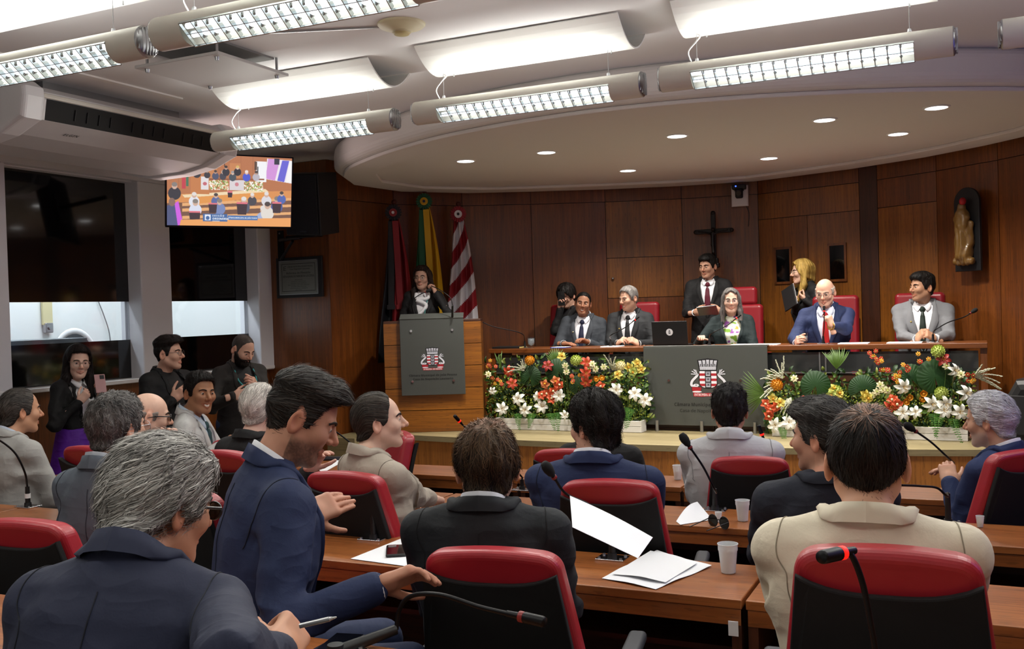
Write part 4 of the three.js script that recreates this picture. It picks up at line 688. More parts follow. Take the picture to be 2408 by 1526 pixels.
  const bb = (extra, list) => { const lo = [9, 9, 9], hi = [-9, -9, -9]; for (const p of list) { lo[0] = Math.min(lo[0], p.x - extra); lo[1] = Math.min(lo[1], p.y - extra); lo[2] = Math.min(lo[2], p.z - extra); hi[0] = Math.max(hi[0], p.x + extra); hi[1] = Math.max(hi[1], p.y + extra); hi[2] = Math.max(hi[2], p.z + extra); } return [lo, hi]; };
  const tp = [T(-.22, hem - .02, -.12), T(.22, hem - .02, .16), T(-.24, .52, -.12), T(.24, .52, .1), T(0, .3, .17), T(0, .3, -.17)];
  const jc = o.jc || .012;
  let [lo, hi] = bb(.1, [...tp, ...elbow, ...wrist]);
  const jacket = part(o.topName || 'jacket', uvm(netMesh(jack, lo, hi, jc), 'y', seed, 2), suitMat(o.suit, o.suitR), t);
  // shirt
  const proj = (f, p, d0, push) => { const e = .004; for (let k = 0; k < 5; k++) { const d = f(p.x, p.y, p.z) - d0; if (push && d > 0) break; const g = V(f(p.x + e, p.y, p.z) - f(p.x - e, p.y, p.z), f(p.x, p.y + e, p.z) - f(p.x, p.y - e, p.z), f(p.x, p.y, p.z + e) - f(p.x, p.y, p.z - e)); const L = g.length(); if (L < 1e-7) break; p.addScaledVector(g, -clamp(d, -.03, .03) / L); } return p; };
  const strip = (rows) => { const pos = [], idx = [], n = rows[0].length; rows.forEach(r => r.forEach(p => pos.push(p.x, p.y, p.z))); for (let i = 0; i < rows.length - 1; i++) for (let j = 0; j < n - 1; j++) { const a = i * n + j; idx.push(a, a + 1, a + n, a + 1, a + n + 1, a + n); } const g = new THREE.BufferGeometry(); g.setAttribute('position', new THREE.Float32BufferAttribute(pos, 3)); g.setIndex(idx); g.computeVertexNormals(); return g; };
  const spl = (pts, n) => new THREE.CatmullRomCurve3(pts.map(p => V(...p))).getPoints(n);
  let shirtF = null;
  if (o.shirt !== undefined) {
    shirtF = torso(-.017, Math.max(hem, -.08)); const sg0 = netMesh(shirtF, ...bb(.06, tp), o.floral ? .009 : jc * 1.3), sh = part('shirt', o.floral ? paint(sg0, (x, y, z) => { const a = noise(x * 30, y * 30, z * 20 + 7), b = noise(x * 34 + 40, y * 34, z * 20); return a > .32 ? lin(0x6f9a2a) : b > .34 ? lin(0x8a4a9a) : b < -.45 ? lin(0xc9a040) : lin(0xdfe6d4); }) : sg0, o.floral ? new THREE.MeshStandardMaterial({ vertexColors: true, roughness: .7 }) : shirtMat(o.shirt), t);
    if (o.shirtCollar !== 0) {
      const Tp = spl([[0, .556, -.094], [.045, .55, -.08], [.063, .524, -.02], [.046, .488, .045], [.012, .462, .07]], 14), Bp = spl([[0, .508, -.098], [.05, .503, -.084], [.07, .482, -.02], [.062, .45, .058], [.034, .425, .088]], 14);
      const gs = [-1, 1].map(k => { const r = (q, e) => q.map(p => T(k * p.x * (1 + e), p.y, p.z + (p.z > -.02 ? e * .06 : -e * .06))); return strip([r(Tp, -.08), r(Tp, 0), r(Tp.map((p, i) => p.clone().lerp(Bp[i], .5)), .06), r(Bp, .03), r(Bp, -.15)]); });
      part('shirt_collar', gs, new THREE.MeshStandardMaterial({ color: o.collarC ?? o.shirt, roughness: .75, side: THREE.DoubleSide }), sh);
    }
    if (o.tie !== undefined) {
      const rows = []; for (let k = 0; k <= 16; k++) { const f = k / 16, y = lerp(.462, o.tieEnd ?? .04, f), w = lerp(.011, .04, Math.pow(f, .7)); rows.push([-1.15, -1, -.5, 0, .5, 1, 1.15].map((q, i) => proj(shirtF, T(q * w / bw, y, .17), i === 0 || i === 6 ? 0 : .009 + (i === 3 ? .003 : 0) + .008 * (1 - Math.min(1, f * 4))))); }
      const kn = proj(shirtF, T(0, .448, .1), .012); const tie = part('tie', strip(rows), new THREE.MeshPhysicalMaterial({ color: o.tie, roughness: .55, side: THREE.DoubleSide, sheen: .3 }), t); part('knot', sph(.024, kn.x, kn.y, kn.z, 12, 1, 1.15, .75).translate(0, 0, 0), shirtMat(o.tie), tie);
    }
  }
  if (o.collar !== 0) {
    const F = spl([[.004, btn - .02, .14], [.03, .22, .15], [.062, .36, .13], [.08, .455, .07], [.077, .512, -.02], [.05, .541, -.09], [0, .547, -.107]], 22), O = spl([[.004, btn - .03, .15], [.07, .24, .16], [.118, .36, .13], [.108, .436, .075], [.088, .48, -.02], [.06, .503, -.1], [0, .508, -.118]], 22);
    const gs = [-1, 1].map(k => { const mk = (q, d0) => q.map(p => { const w = T(k * p.x, p.y, p.z); return p.y < .425 ? proj(jack, w, d0) : proj(jack, w, d0, true); }); const mid = F.map((p, i) => p.clone().lerp(O[i], .5)); return strip([mk(F.map(p => V(p.x * .93, p.y - .012, p.z * .96)), -.004), mk(F, .004), mk(mid, .009), mk(O, .0085), mk(O, -.002)]); });
    part('collar', gs, suitMat2(o.lapel ?? o.suit, o.suitR), jacket);
  }
  if (o.seam) { const row = []; for (let k = 0; k <= 30; k++) row.push(proj(jack, T(0, lerp(.46, -.02, k / 30), -.2), .0005)); part('back_seam', tube(row, .0016, 60, 5), suitMat(o.seam), jacket); for (const k of [-1, 1]) { const r2 = spl([[k * .165, .485, .0], [k * .182, .45, -.08], [k * .186, .39, -.14], [k * .178, .31, -.17]], 20).map(p => proj(jack, T(p.x, p.y, p.z), .0004)); part('shoulder_seam', tube(r2, .0015, 44, 5), suitMat(o.seam), jacket); } }
  if (o.pin) { const p = proj(jack, T(-.088 * (o.pinSide || 1), .36, .18), .011); part('lapel_pin', sph(.008, p.x, p.y, p.z, 10), std(o.pin, .3, { metalness: .8 }), jacket); }
  // cuffs
  for (let i = 0; i < 2; i++) if (o.cuff !== undefined) part('shirt_cuff', rod(elbow[i].clone().lerp(wrist[i], .9), wrist[i].clone().addScaledVector(wrist[i].clone().sub(elbow[i]).normalize(), .004), .037 * fx, .035 * fx, 18), shirtMat(o.cuff), t);
  // legs
  const hipY = pelY - .02, kx = o.kneeX || .12;
  const knee = [-1, 1].map(k => sit ? V(k * kx, pelY - .03, .43) : V(k * .095, .5 * s, .02)), ank = [-1, 1].map(k => sit ? V(k * .12, .09, .42) : V(k * .1, .09, -.01)), hip = [-1, 1].map(k => V(k * .088, hipY, 0));
  if (sit && o.shin) ank.forEach(a => a.z += o.shin);
  if (o.skirt !== undefined) { part('skirt', uvm2(netMesh((x, y, z) => { const f = clamp((pelY + .14 - y) / (pelY - .1), 0, 1), w = .15 + .16 * f; return Math.max((Math.hypot(x / w, z / (w * .8)) - 1) * w * .75 - .008 * Math.sin(Math.atan2(z, x) * 9) * f, y - pelY - .12, .12 - y); }, [-.4, .08, -.35], [.4, pelY + .16, .35], .016)), suitMat(o.skirt, .6), t); }
  else { const Lb = [0, 1].map(i => [bone(hip[i], knee[i], .09 * s, .066 * s), bone(knee[i], ank[i], .064 * s, .05 * s)]), pv = ell(0, pelY + .01, -.02, .185 * s * bw, .12, .14 * s * bd); part('trousers', uvm2(netMesh((x, y, z) => { let d = pv(x, y, z); for (const l of Lb) d = smin(d, Math.min(l[0](x, y, z), l[1](x, y, z)), .03); return d - .003 * noise(x * 12, y * 12, z * 12); }, ...bb(.12, [...hip, ...knee, ...ank, V(0, pelY + .1, 0), V(0, pelY, -.2), V(.2, pelY, 0), V(-.2, pelY, 0)]), .02)), suitMat(o.trousers ?? o.suit), t); }
  for (let i = 0; i < 2; i++) part('shoe', mv(new THREE.CapsuleGeometry(.043, .17, 4, 10).scale(1, 1, .82), ank[i].x, .042, ank[i].z + .07, PI / 2), std(0x14110f, .35), t);
  // ---------------- body: torso, limbs, hands and head in one mesh
  const skin = lin(o.skin || 0xc99b80).map((v, i) => Math.min(.85, v * [1.3, 1.42, 1.5][i])), sv = (x, y, z) => { const n = 1 + .06 * noise(x * 40, y * 40, z * 40); return [skin[0] * n, skin[1] * n, skin[2] * n]; };
  const innerArm = [0, 1].map(i => [bone(shoulder[i], elbow[i], .043, .037), bone(elbow[i], wrist[i], .036, .026)]), innerT = torso(-.034, -.1), legs = [0, 1].map(i => [bone(hip[i], knee[i], .07, .048), bone(knee[i], ank[i], .046, .034)]);
  const nb = T(0, .485, -.035);
  const bodyG = [paint(netMesh((x, y, z) => { let d = innerT(x, y, z); for (let i = 0; i < 2; i++) { d = smin(d, Math.min(innerArm[i][0](x, y, z), innerArm[i][1](x, y, z)), .02); d = smin(d, Math.min(legs[i][0](x, y, z), legs[i][1](x, y, z)), .02); } return d; }, ...bb(.09, [...tp, ...elbow, ...wrist, ...hip, ...knee, ...ank]), .022), sv)];
  handM.forEach(([m, pose, sg], i) => {
    const hf = handField(pose), hsz = (o.handS || 1) * s * (o.female ? .9 : 1), g = netMesh((x, y, z) => hf(x * sg, y, z), [-.09, -.075, -.05], [.09, .2, .12], o.hc || .0042); g.scale(hsz, hsz, hsz); paint(g, (x, y, z) => { const n = 1 + .08 * noise(x * 60, y * 60, z * 60), kn = y > .075 ? .94 : 1; return [skin[0] * n, skin[1] * n * kn, skin[2] * n * kn]; });
    g.applyMatrix4(m); if (sg < 0) { /* mirrored in the field, winding stays */ } bodyG.push(g);
  });
  const HR = new THREE.Matrix4().makeRotationFromEuler(new THREE.Euler((o.hp || 0) * D2R, (o.hy || 0) * D2R, (o.hr || 0) * D2R, 'YXZ')), Hl = loc(Hw), HM = HR.clone().setPosition(Hl), HI = HM.clone().invert();
  const ho = { ...(o.face || {}), neckBase: nb.clone().applyMatrix4(HI).multiplyScalar(1 / hs) };
  const hf = headField(ho), cell = o.cell || .0042, nlo = ho.neckBase;
  const hg = netMesh(hf.full, [Math.min(-.105, nlo.x - .07), Math.min(-.13, nlo.y - .02), Math.min(-.12, nlo.z - .07)], [Math.max(.105, nlo.x + .07), .13, Math.max(.128, nlo.z + .07)], cell);
  const st = o.face && o.face.stubble || 0, stc = lin(o.stubC || 0x4a3a34);
  paint(hg, (x, y, z) => {
    const n = 1 + .05 * noise(x * 50, y * 50, z * 50); let c = [skin[0] * n, skin[1] * n, skin[2] * n];
    const lip = z > .06 && hf.lip(x, y, z) < .0018 ? 1 : 0; if (lip) c = [c[0] * .9, c[1] * .66, c[2] * .64];
    if (Math.abs(x) > .074 || (z > .096 && y < -.015)) c = [c[0] * 1.02, c[1] * .88, c[2] * .84];
    if (st && y < -.03 && z > -.01 && !lip) { const k = st * sstep(-.035, -.06, y + Math.max(0, z - .06) * .3) * (.85 + .25 * noise(x * 260, y * 260, z * 260)); c = c.map((v, i) => lerp(v, stc[i], clamp(k, 0, 1))); }
    return c;
  });
  hg.scale(hs, hs, hs); hg.applyMatrix4(HM); bodyG.push(hg);
  const body = part('body', bodyG, skinMat, t);
  const toP = g => { g.scale(hs, hs, hs); g.applyMatrix4(HM); return g; };
  // eyes and brows
  const F = o.face || {};
  for (const k of [-1, 1]) {
    if (!F.shut) part('eye', toP(paint(mv(new THREE.SphereGeometry(.0126, 18, 12), k * .031, .002, .0752), (x, y, z) => { const gx = x - k * .031 - (F.gaze || 0) * .006, r = Math.hypot(gx, y); return z > .08 && r < .0028 ? [.01, .008, .006] : z > .08 && r < .0068 ? [.05, .028, .015] : [.72, .68, .64]; })), skinMat, t);
    const bc = lin(F.brow || 0x2a1d16); part('eyebrow', toP(paint(tube([[k * .013, .0185, .0935], [k * .027, .0245, .0915], [k * .041, .0225, .0815], [k * .049, .016, .071]], .004, 12, 6), () => bc)), hairMat, t);
  }
  if (F.open) part('teeth', toP(mv(new THREE.CylinderGeometry(.026, .026, .011 + .004 * F.open, 20, 1, false, -.95, 1.9), 0, -.0655 - .003 * F.open, .0595)), std(0xe6dfd2, .35), t);
  // ---------------- hair
  const H = o.hair;
  if (H) {
    const c1 = lin(H.c), c2 = lin(H.c2 || H.c), rnd = rng(Math.round((o.head[0] || 5) * 13 + (o.head[1] || 3))), tab = (H.line || HAIRLINE.short);
    const locks = (H.locks || []).map(l => bone(V(...l[0]), V(...l[1]), l[2], l[3])), ll = locks.length;
    const thick = (x, y, z) => {
      const az = Math.abs(Math.atan2(x, z)), hl = interp(tab, az)[0] + (H.shift || 0); let c = sstep(-.009, .009, y - hl);
      if (H.bald !== undefined) { const r = Math.hypot(x / .8, z + .005 + (H.baldZ || 0)); c *= 1 - sstep(-.012, .012, y - (H.bald + (r > .075 ? (r - .075) * .6 : 0))); }
      const tp_ = sstep(.05, .1, y), bk = sstep(.02, -.05, z); const T0 = lerp(lerp(H.side ?? .007, H.back ?? .009, bk), H.top ?? .014, tp_);
      const fr = H.front ? H.front * sstep(.02, .08, z) * sstep(.05, .09, y) : 0;
      return lerp(-.007, T0 + fr, c);
    };
    const na = H.rough ?? .0022, nf = H.nf || 70;
    const field = (x, y, z) => {
      let d = hf.base(x, y, z); if (Math.abs(d) > .06 && !ll) return d - .01; d -= thick(x, y, z);
      if (ll) { let q = 9; for (const l of locks) q = smin(q, l(x, y, z), .02); d = smin(d, q, .025); if (H.faceCut !== 0) d = Math.max(d, -Math.max(Math.abs(x) - (H.faceW || .06), y - .075, .035 - z, -.3 - y) * 1); }
      const az = Math.atan2(x, z); return d - na * noise(az * 14 + x * nf * .4, y * 16, z * nf * .4 + 3) - na * .7 * noise(x * nf, y * nf * .45, z * nf);
    };
    const lo2 = [-.14, ll ? (H.low ?? -.34) : -.13, -.16], hi2 = [.14, .16, .15];
    const g = netMesh(field, lo2, hi2, H.cell || Math.max(cell, .0045));
    const tone = (x, y, z, r) => { const k = clamp(.5 + .5 * noise(x * 34 + 9, y * 20, z * 34) + (r - .5) * .5 + (H.grayTop ? H.grayTop * sstep(.03, .1, y) : 0) - (H.grayTop || 0) * .5, 0, 1), n = .66 + .75 * r; let c = [lerp(c1[0], c2[0], k) * n, lerp(c1[1], c2[1], k) * n, lerp(c1[2], c2[2], k) * n]; if (H.thin) { const q = (1 - sstep(H.thin[3] * .3, H.thin[3], Math.hypot(x - H.thin[0], y - H.thin[1], z - H.thin[2]))) * clamp(.35 + .8 * noise(x * 90, y * 60, z * 90) + (r - .4) * .9, 0, 1); c = c.map((v, i) => lerp(v, skin[i] * .62, q)); } return c; };
    paint(g, (x, y, z) => tone(x, y, z, .4));
    const gp = g.attributes.position, gn = g.attributes.normal, pos = [], col = [], nor = [], N = H.strands ?? 700, cp = V(...(H.crown || [0, .11, -.05])), e = .003, seg = H.seg || 4, st_ = H.step || .011, wd = H.width || .0011;
    const grad = p => V(field(p.x + e, p.y, p.z) - field(p.x - e, p.y, p.z), field(p.x, p.y + e, p.z) - field(p.x, p.y - e, p.z), field(p.x, p.y, p.z + e) - field(p.x, p.y, p.z - e)).normalize();
    for (let q = 0; q < N; q++) {
      const i = (rnd() * gp.count) | 0; let p = V(gp.getX(i), gp.getY(i), gp.getZ(i)); if (hf.base(p.x, p.y, p.z) < .001 && !ll) continue; let nrm = V(gn.getX(i), gn.getY(i), gn.getZ(i)); const r0 = rnd(), tl = (rnd() - .5) * 1.3, lift = (H.lift ?? .0035) * (.3 + rnd() + (rnd() < .12 ? 1.5 : 0)), c = tone(p.x, p.y, p.z, rnd() * 1.3), jit = V(rnd() - .5, rnd() - .5, rnd() - .5).multiplyScalar(H.jit ?? .5); let pa = null, pb = null;
      for (let k = 0; k <= seg; k++) {
        let f; const fl_ = H.flow || 'crown'; if (fl_ === 'crown') f = p.clone().sub(cp); else if (fl_ === 'back') f = V(0, .25, -1).add(V(0, -1.4 * sstep(-.03, -.09, p.z), 0)); else if (fl_ === 'fwd') f = V(.2, .1, 1); else if (fl_ === 'down') f = V(p.x * 2, -1, 0); else f = V(...fl_);
        f.normalize().add(jit); f.addScaledVector(nrm, -f.dot(nrm)).normalize(); const sd = new THREE.Vector3().crossVectors(f, nrm).normalize(), w = wd * (1 - .75 * k / seg), o_ = p.clone().addScaledVector(nrm, .0006 + lift * k / seg); const nq = nrm.clone().addScaledVector(sd, tl).normalize(), a = o_.clone().addScaledVector(sd, w), b = o_.clone().addScaledVector(sd, -w);
        if (pa) { for (const v of [pa, a, pb, pb, a, b]) { pos.push(v.x, v.y, v.z); nor.push(nq.x, nq.y, nq.z); col.push(...c); } } pa = a; pb = b;
        p.addScaledVector(f, st_); const d = field(p.x, p.y, p.z); nrm = grad(p); p.addScaledVector(nrm, -d);
      }
    }
    const sg = new THREE.BufferGeometry(); sg.setAttribute('position', new THREE.Float32BufferAttribute(pos, 3)); sg.setAttribute('normal', new THREE.Float32BufferAttribute(nor, 3)); sg.setAttribute('color', new THREE.Float32BufferAttribute(col, 3));
    part('hair', toP(mg(pos.length ? [g, sg] : [g])), hairMat, t);
  }
  if (o.beard) { const bc = lin(o.beard.c); const fld = (x, y, z) => { let d = hf.full(x, y, z); const yb = -.05 + .045 * sstep(.07, .0, z), c = sstep(yb + .007, yb - .007, y) * sstep(-.012, .012, z); const m = z > .07 && Math.abs(x) < .02 && y > -.08 && y < -.0555 ? -.006 : 0; return d - lerp(-.006, (o.beard.t ?? .007) + m, c) - .0012 * noise(x * 160, y * 90, z * 160); }; part('beard', toP(paint(netMesh(fld, [-.1, -.135, -.03], [.1, -.005, .13], cell), (x, y, z) => { const n = .8 + .5 * Math.abs(noise(x * 150, y * 70, z * 150)); return bc.map(v => v * n); })), hairMat, t); }
  if (o.glasses) {
    const G = o.glasses, gl = []; const rw = G.w || .0265, rh = G.h || .0195;
    for (const k of [-1, 1]) { const ring = new THREE.TorusGeometry(1, .045 * (G.t || 1), 6, 28); ring.scale(rw, rh, rw); gl.push(mv(ring, k * .0325, -.001, .1005, 0, k * .14, 0)); gl.push(rod([k * (.0325 + rw), .006, .095], [k * .079, .008, .02], .0014 * (G.t || 1), .0014 * (G.t || 1), 6), rod([k * .079, .008, .02], [k * .083, .0, -.022], .0014 * (G.t || 1), .001, 6)); }
    gl.push(tube([[-.008, .003, .103], [0, .006, .105], [.008, .003, .103]], .0013 * (G.t || 1), 8, 6));
    const gm = part('glasses', toP(mg(gl)), std(G.c, .3, { metalness: G.m || 0 }), t);
    for (const k of [-1, 1]) { const lg = new THREE.CircleGeometry(1, 24).scale(rw * .97, rh * .97, 1); part('lens', toP(mv(lg, k * .0325, -.001, .1, 0, k * .14, 0)), G.dark ? phy(0x1c1a18, .05) : M.glass, gm); }
  }
  t.userData.hm = undefined; delete t.userData.hm;
  return { t, root, loc, HM, hs, wrist, elbow, T, proj, jack, yaw, toW: p => vec(p).clone().applyMatrix4(R).add(root), hand: handM };
}
function suitMat2(c, r) { const k = 'd' + c + '_' + r; return suitCache[k] || (suitCache[k] = phy(deep(c), r ?? .8, { side: THREE.DoubleSide, sheen: .08, sheenRoughness: .5 })); }
// ------------------------------------------------------------------ the people
const NAVY = 0x1c2740, NAVY2 = 0x1a2138, CHAR = 0x23262c, BLK = 0x121215;
const yA0 = FA + TOP;
const line = (f, t, n) => [[0, f], [.5, f - .006], [.85, t], [1.05, t - .03], [1.25, -.018], [1.5, -.02], [1.75, .012], [2.05, -.03], [2.5, n ?? -.062], [3.15, (n ?? -.062) - .008]];
// --- foreground and session desks
const S14 = person({ id: 'S14', label: 'man in a cream jacket seen from behind at the right foreground', head: [2038, 1086, 2.2], neck: .112, floor: FC, seat: .54, yaw: 184, hy: 2, suit: 0xd2c8b2, shirt: 0xe9e6de, shirtCollar: 0, jc: .0075, cell: .0034, seam: 0xb3a991, skin: 0xbb886c, bw: 1.04, face: { ear: 1.08, neckW: .95 }, hair: { c: 0x0e0c0b, c2: 0x241e1a, strands: 5200, top: .01, side: .006, back: .008, flow: 'crown', crown: [.0, .1, -.06], rough: .002, thin: [-.01, .115, -.04, .06], line: line(.078, .055, -.042) } });
const S9 = person({ id: 'S9', label: 'brown haired man in a black suit seen from behind in the middle foreground', head: [1145, 1100, 2.8], neck: .1, floor: FC, seat: .5, yaw: 196, hy: 14, suit: 0x14191f, shirt: 0xdfe3ea, jc: .0085, cell: .0038, seam: 0x12161b, skin: 0xb98a72, face: { stubble: .5 }, hair: { c: 0x1f1914, c2: 0x5a4632, strands: 4200, top: .016, side: .011, back: .014, thin: [0, .12, -.02, .07], grayTop: .9, rough: .006, nf: 60, jit: 1.0, lift: .006, seg: 5 } });
const S6 = person({ id: 'S6', label: 'grey haired man in a navy suit leaning over the rear desk', head: [382, 1192, 1.98], floor: FD, seat: .42, neck: .095, yaw: 192, lean: 22, hy: -24, hp: 12, headF: .05, suit: 0x131b38, shirt: 0xe6e6ea, shirtCollar: 0, jc: .0075, cell: .0034, seam: 0x12182a, skin: 0xa9775c, bw: 1.06, glasses: { c: 0x15110f, t: 2.4, w: .029, h: .018, dark: 1 }, hands: { R: { at: [690, 1482, 1.86], pose: 'hold', palm: [.8, -.5, 0], f: [.1, .25, 1], pole: [-1, -.4, -.5] } }, hair: { c: 0x4f4c49, c2: 0xaaa7a2, strands: 9000, top: .026, side: .018, back: .022, rough: .0045, nf: 50, jit: .45, seg: 6, lift: .006, width: .0013, flow: [.35, -.55, -.8], line: line(.08, .05, -.055) } });
const S7 = person({ id: 'S7', label: 'tall man in a blue suit with faded hair bending over his desk', head: [708, 985, 2.72], floor: FC, seat: .62, yaw: 140, lean: 14, hy: -12, hp: 24, suit: 0x162750, shirt: 0xf1f2f6, cuff: 0xf4f4f6, tie: 0x10141f, jc: .0075, cell: .0032, seam: 0x141f38, skin: 0xa9765e, bw: 1.08, armR: 1.12, face: { stubble: .75, jaw: 1.04 }, stubC: 0x3a2e29, hc: .0038, hands: { R: { at: [945, 1425, 2.45], pose: 'relax', palm: [-.5, -.7, -.2], pole: [-.4, -.9, -.3] }, L: { at: [775, 1188, 2.8], pose: 'flat', palm: [0, -.4, -1], f: [.3, .15, .9] } }, hair: { c: 0x171412, c2: 0x3b3530, strands: 5200, top: .02, side: .0018, back: .002, front: .014, rough: .0022, flow: 'fwd', lift: .005, line: line(.08, .05, -.05), jit: .35 } });
const S8 = person({ id: 'S8', label: 'man in a beige suit with slicked back hair looking to the dais', head: [893, 992, 4.25], floor: FB, seat: .45, yaw: 152, hy: -28, hp: -7, suit: 0xaaa092, shirt: 0xd9dadd, tie: 0x1a1d22, shirtCollar: 0, jc: .009, cell: .0036, seam: 0x8a8174, skin: 0xc99f88, face: { stubble: .12, nose: 1.05 }, hands: { R: { at: onY(1040, 1188, .725), pose: 'relax', palm: [0, -1, 0], pole: [-.3, -1, -.6] } }, hair: { c: 0x161412, c2: 0x4c453e, strands: 3200, top: .012, side: .007, back: .013, rough: .0015, flow: 'back', jit: .12, seg: 7, line: [[0, .125], [.4, .112], [.7, .085], [.95, .05], [1.15, .0], [1.4, -.015], [1.75, .012], [2.05, -.03], [2.5, -.06], [3.15, -.066]] } });
const S10 = person({ id: 'S10', label: 'black haired man in a blue suit turning left in the second row', head: [1397, 1003, 3.9], floor: FB, seat: .45, yaw: 192, hy: 52, suit: 0x182a56, shirt: 0xe9ebf2, jc: .009, cell: .0038, bw: 1.18, seam: 0x15203c, skin: 0xc09078, hair: { c: 0x100e0d, c2: 0x2c2724, strands: 3600, top: .028, side: .013, back: .02, rough: .009, nf: 42, jit: .7, seg: 6, lift: .007, flow: [.2, -.6, -1], line: line(.075, .045, -.08) } });
const S11 = person({ id: 'S11', label: 'person in a black suit in the front row hidden by the man turning left', head: [1412, 985, 5.45], floor: FA, seat: .45, yaw: 185, suit: 0x0f0f12, shirt: 0xd9d9de, skin: 0xa97c66, hair: { c: 0x14110f, strands: 400 } });
const S12 = person({ id: 'S12', label: 'man in a light grey suit seen from behind before the emblem panel', head: [1716, 966, 4.95], floor: FA, seat: .45, yaw: 190, hy: 0, suit: 0xbec0c4, shirt: 0xf2f3f5, jc: .0095, cell: .0042, bw: 1.12, seam: 0x9a9ca2, skin: 0xb07c64, hair: { c: 0x0f0d0d, c2: 0x292524, strands: 2400, top: .02, side: .009, back: .013, rough: .007, nf: 95, jit: 1.6, step: .006, lift: .006 } });
const S13 = person({ id: 'S13', label: 'smiling dark haired man in a navy suit turned left behind the cream jacket', head: [1932, 1030, 3.42], floor: FB, seat: .5, yaw: 205, hy: 46, lean: -6, suit: 0x121829, shirt: 0x20242c, shirtCollar: 0, jc: .009, cell: .0036, bw: 1.05, skin: 0xb07e66, face: { smile: .9, stubble: .2 }, hair: { c: 0x121010, c2: 0x4a4744, strands: 3000, top: .026, side: .008, back: .012, front: .01, rough: .004, lift: .005, jit: .5, flow: [.3, .4, 1] } });
const S15 = person({ id: 'S15', label: 'white haired man in a blue suit at the right edge', head: [2326, 990, 4.5], floor: FA, seat: .42, yaw: 242, hy: 8, hp: 4, suit: 0x1a2d5c, shirt: 0xf2f3f6, jc: .009, cell: .0038, bw: 1.04, skin: 0xb5856c, face: { stubble: .5, brow: 0x8a8680 }, stubC: 0xb5b2ae, hands: { L: { at: [2218, 1136, 4.72], pose: 'relax', palm: [-.2, -.9, 0] }, R: { at: [2230, 1140, 4.85], pose: 'relax', palm: [.2, -.9, 0] } }, hair: { c: 0xa09ea0, c2: 0xe2e2e6, strands: 3200, top: .018, side: .011, back: .016, rough: .004, nf: 55, flow: [0, -.2, -1], jit: .4, seg: 6, line: line(.085, .055, -.07) } });
const S5 = person({ id: 'S5', label: 'man in a blue grey suit with dark greying hair left of the foreground', head: [277, 1008, 3.55], floor: FC, seat: .47, yaw: 186, hy: -8, suit: 0x59626d, shirt: 0xb9c0ca, jc: .009, cell: .004, seam: 0x434a53, skin: 0xb5876f, glasses: { c: 0x9a9a9e, m: .8 }, hair: { c: 0x191717, c2: 0x6d6966, strands: 4200, top: .016, side: .01, back: .014, rough: .0045, nf: 95, jit: 1.3, step: .006 } });
const S1 = person({ id: 'S1', label: 'man in a light grey suit at the far left edge', head: [48, 967, 5.3], floor: FB, seat: .5, yaw: 172, hy: -12, lean: 6, suit: 0xa6a5a2, shirt: 0xb9c2d2, jc: .010, cell: .0042, skin: 0xb38164, hair: { c: 0x1c1917, c2: 0x56504b, strands: 1500, top: .008, side: .009, back: .014, flow: 'back', line: line(.1, .07, -.07) } });
const S2 = person({ id: 'S2', label: 'bald man in dark glasses holding a fist to his mouth', head: [350, 980, 4.95], floor: FB, seat: .48, yaw: 170, hy: -26, hp: 5, suit: 0x3c4048, shirt: 0xcfd4da, skin: 0xc79c86, jc: .012, glasses: { c: 0x0c0c0c, t: 2, h: .017, dark: 1 }, face: { stubble: .2 }, hands: { R: { at: [404, 1020, 4.7], pose: 'fist', palm: [0, 0, -1], f: [.35, .9, .1], pole: [-.4, -1, .2] } }, hair: { c: 0x7a706a, c2: 0xa39a92, strands: 300, top: .002, side: .003, back: .003, bald: .02 } });
const S3 = person({ id: 'S3', label: 'smiling man in a light grey suit looking back to the camera', head: [470, 925, 6.2], hs: 1.05, floor: FA, seat: .5, yaw: 118, hy: -44, hr: -4, lean: 4, suit: 0xbcbcba, shirt: 0xbfd0e0, tie: 0x2a4a4e, skin: 0x96684c, jc: .010, cell: .0034, face: { smile: 1, open: .9 }, hands: { R: { at: [545, 1060, 5.95], pose: 'relax' } }, hair: { c: 0x0c0a09, c2: 0x1c1816, strands: 1600, top: .018, side: .008, back: .01, rough: .004, nf: 90, jit: .9 } });
const S4 = person({ id: 'S4', label: 'white haired man in a black suit behind the tall blue suited man', head: [612, 962, 4.85], floor: FB, seat: .52, yaw: 176, hy: 12, suit: 0x17181b, shirt: 0x2a2c30, shirtCollar: 0, skin: 0xc79a86, jc: .011, hands: { R: { at: [745, 1120, 4.5], pose: 'relax' }, L: { at: [725, 1140, 4.6], pose: 'relax' } }, hair: { c: 0xaaa49c, c2: 0xe6e1da, strands: 2400, top: .012, side: .011, back: .013, rough: .003, flow: [0, -.6, -1], line: line(.095, .06, -.06) } });
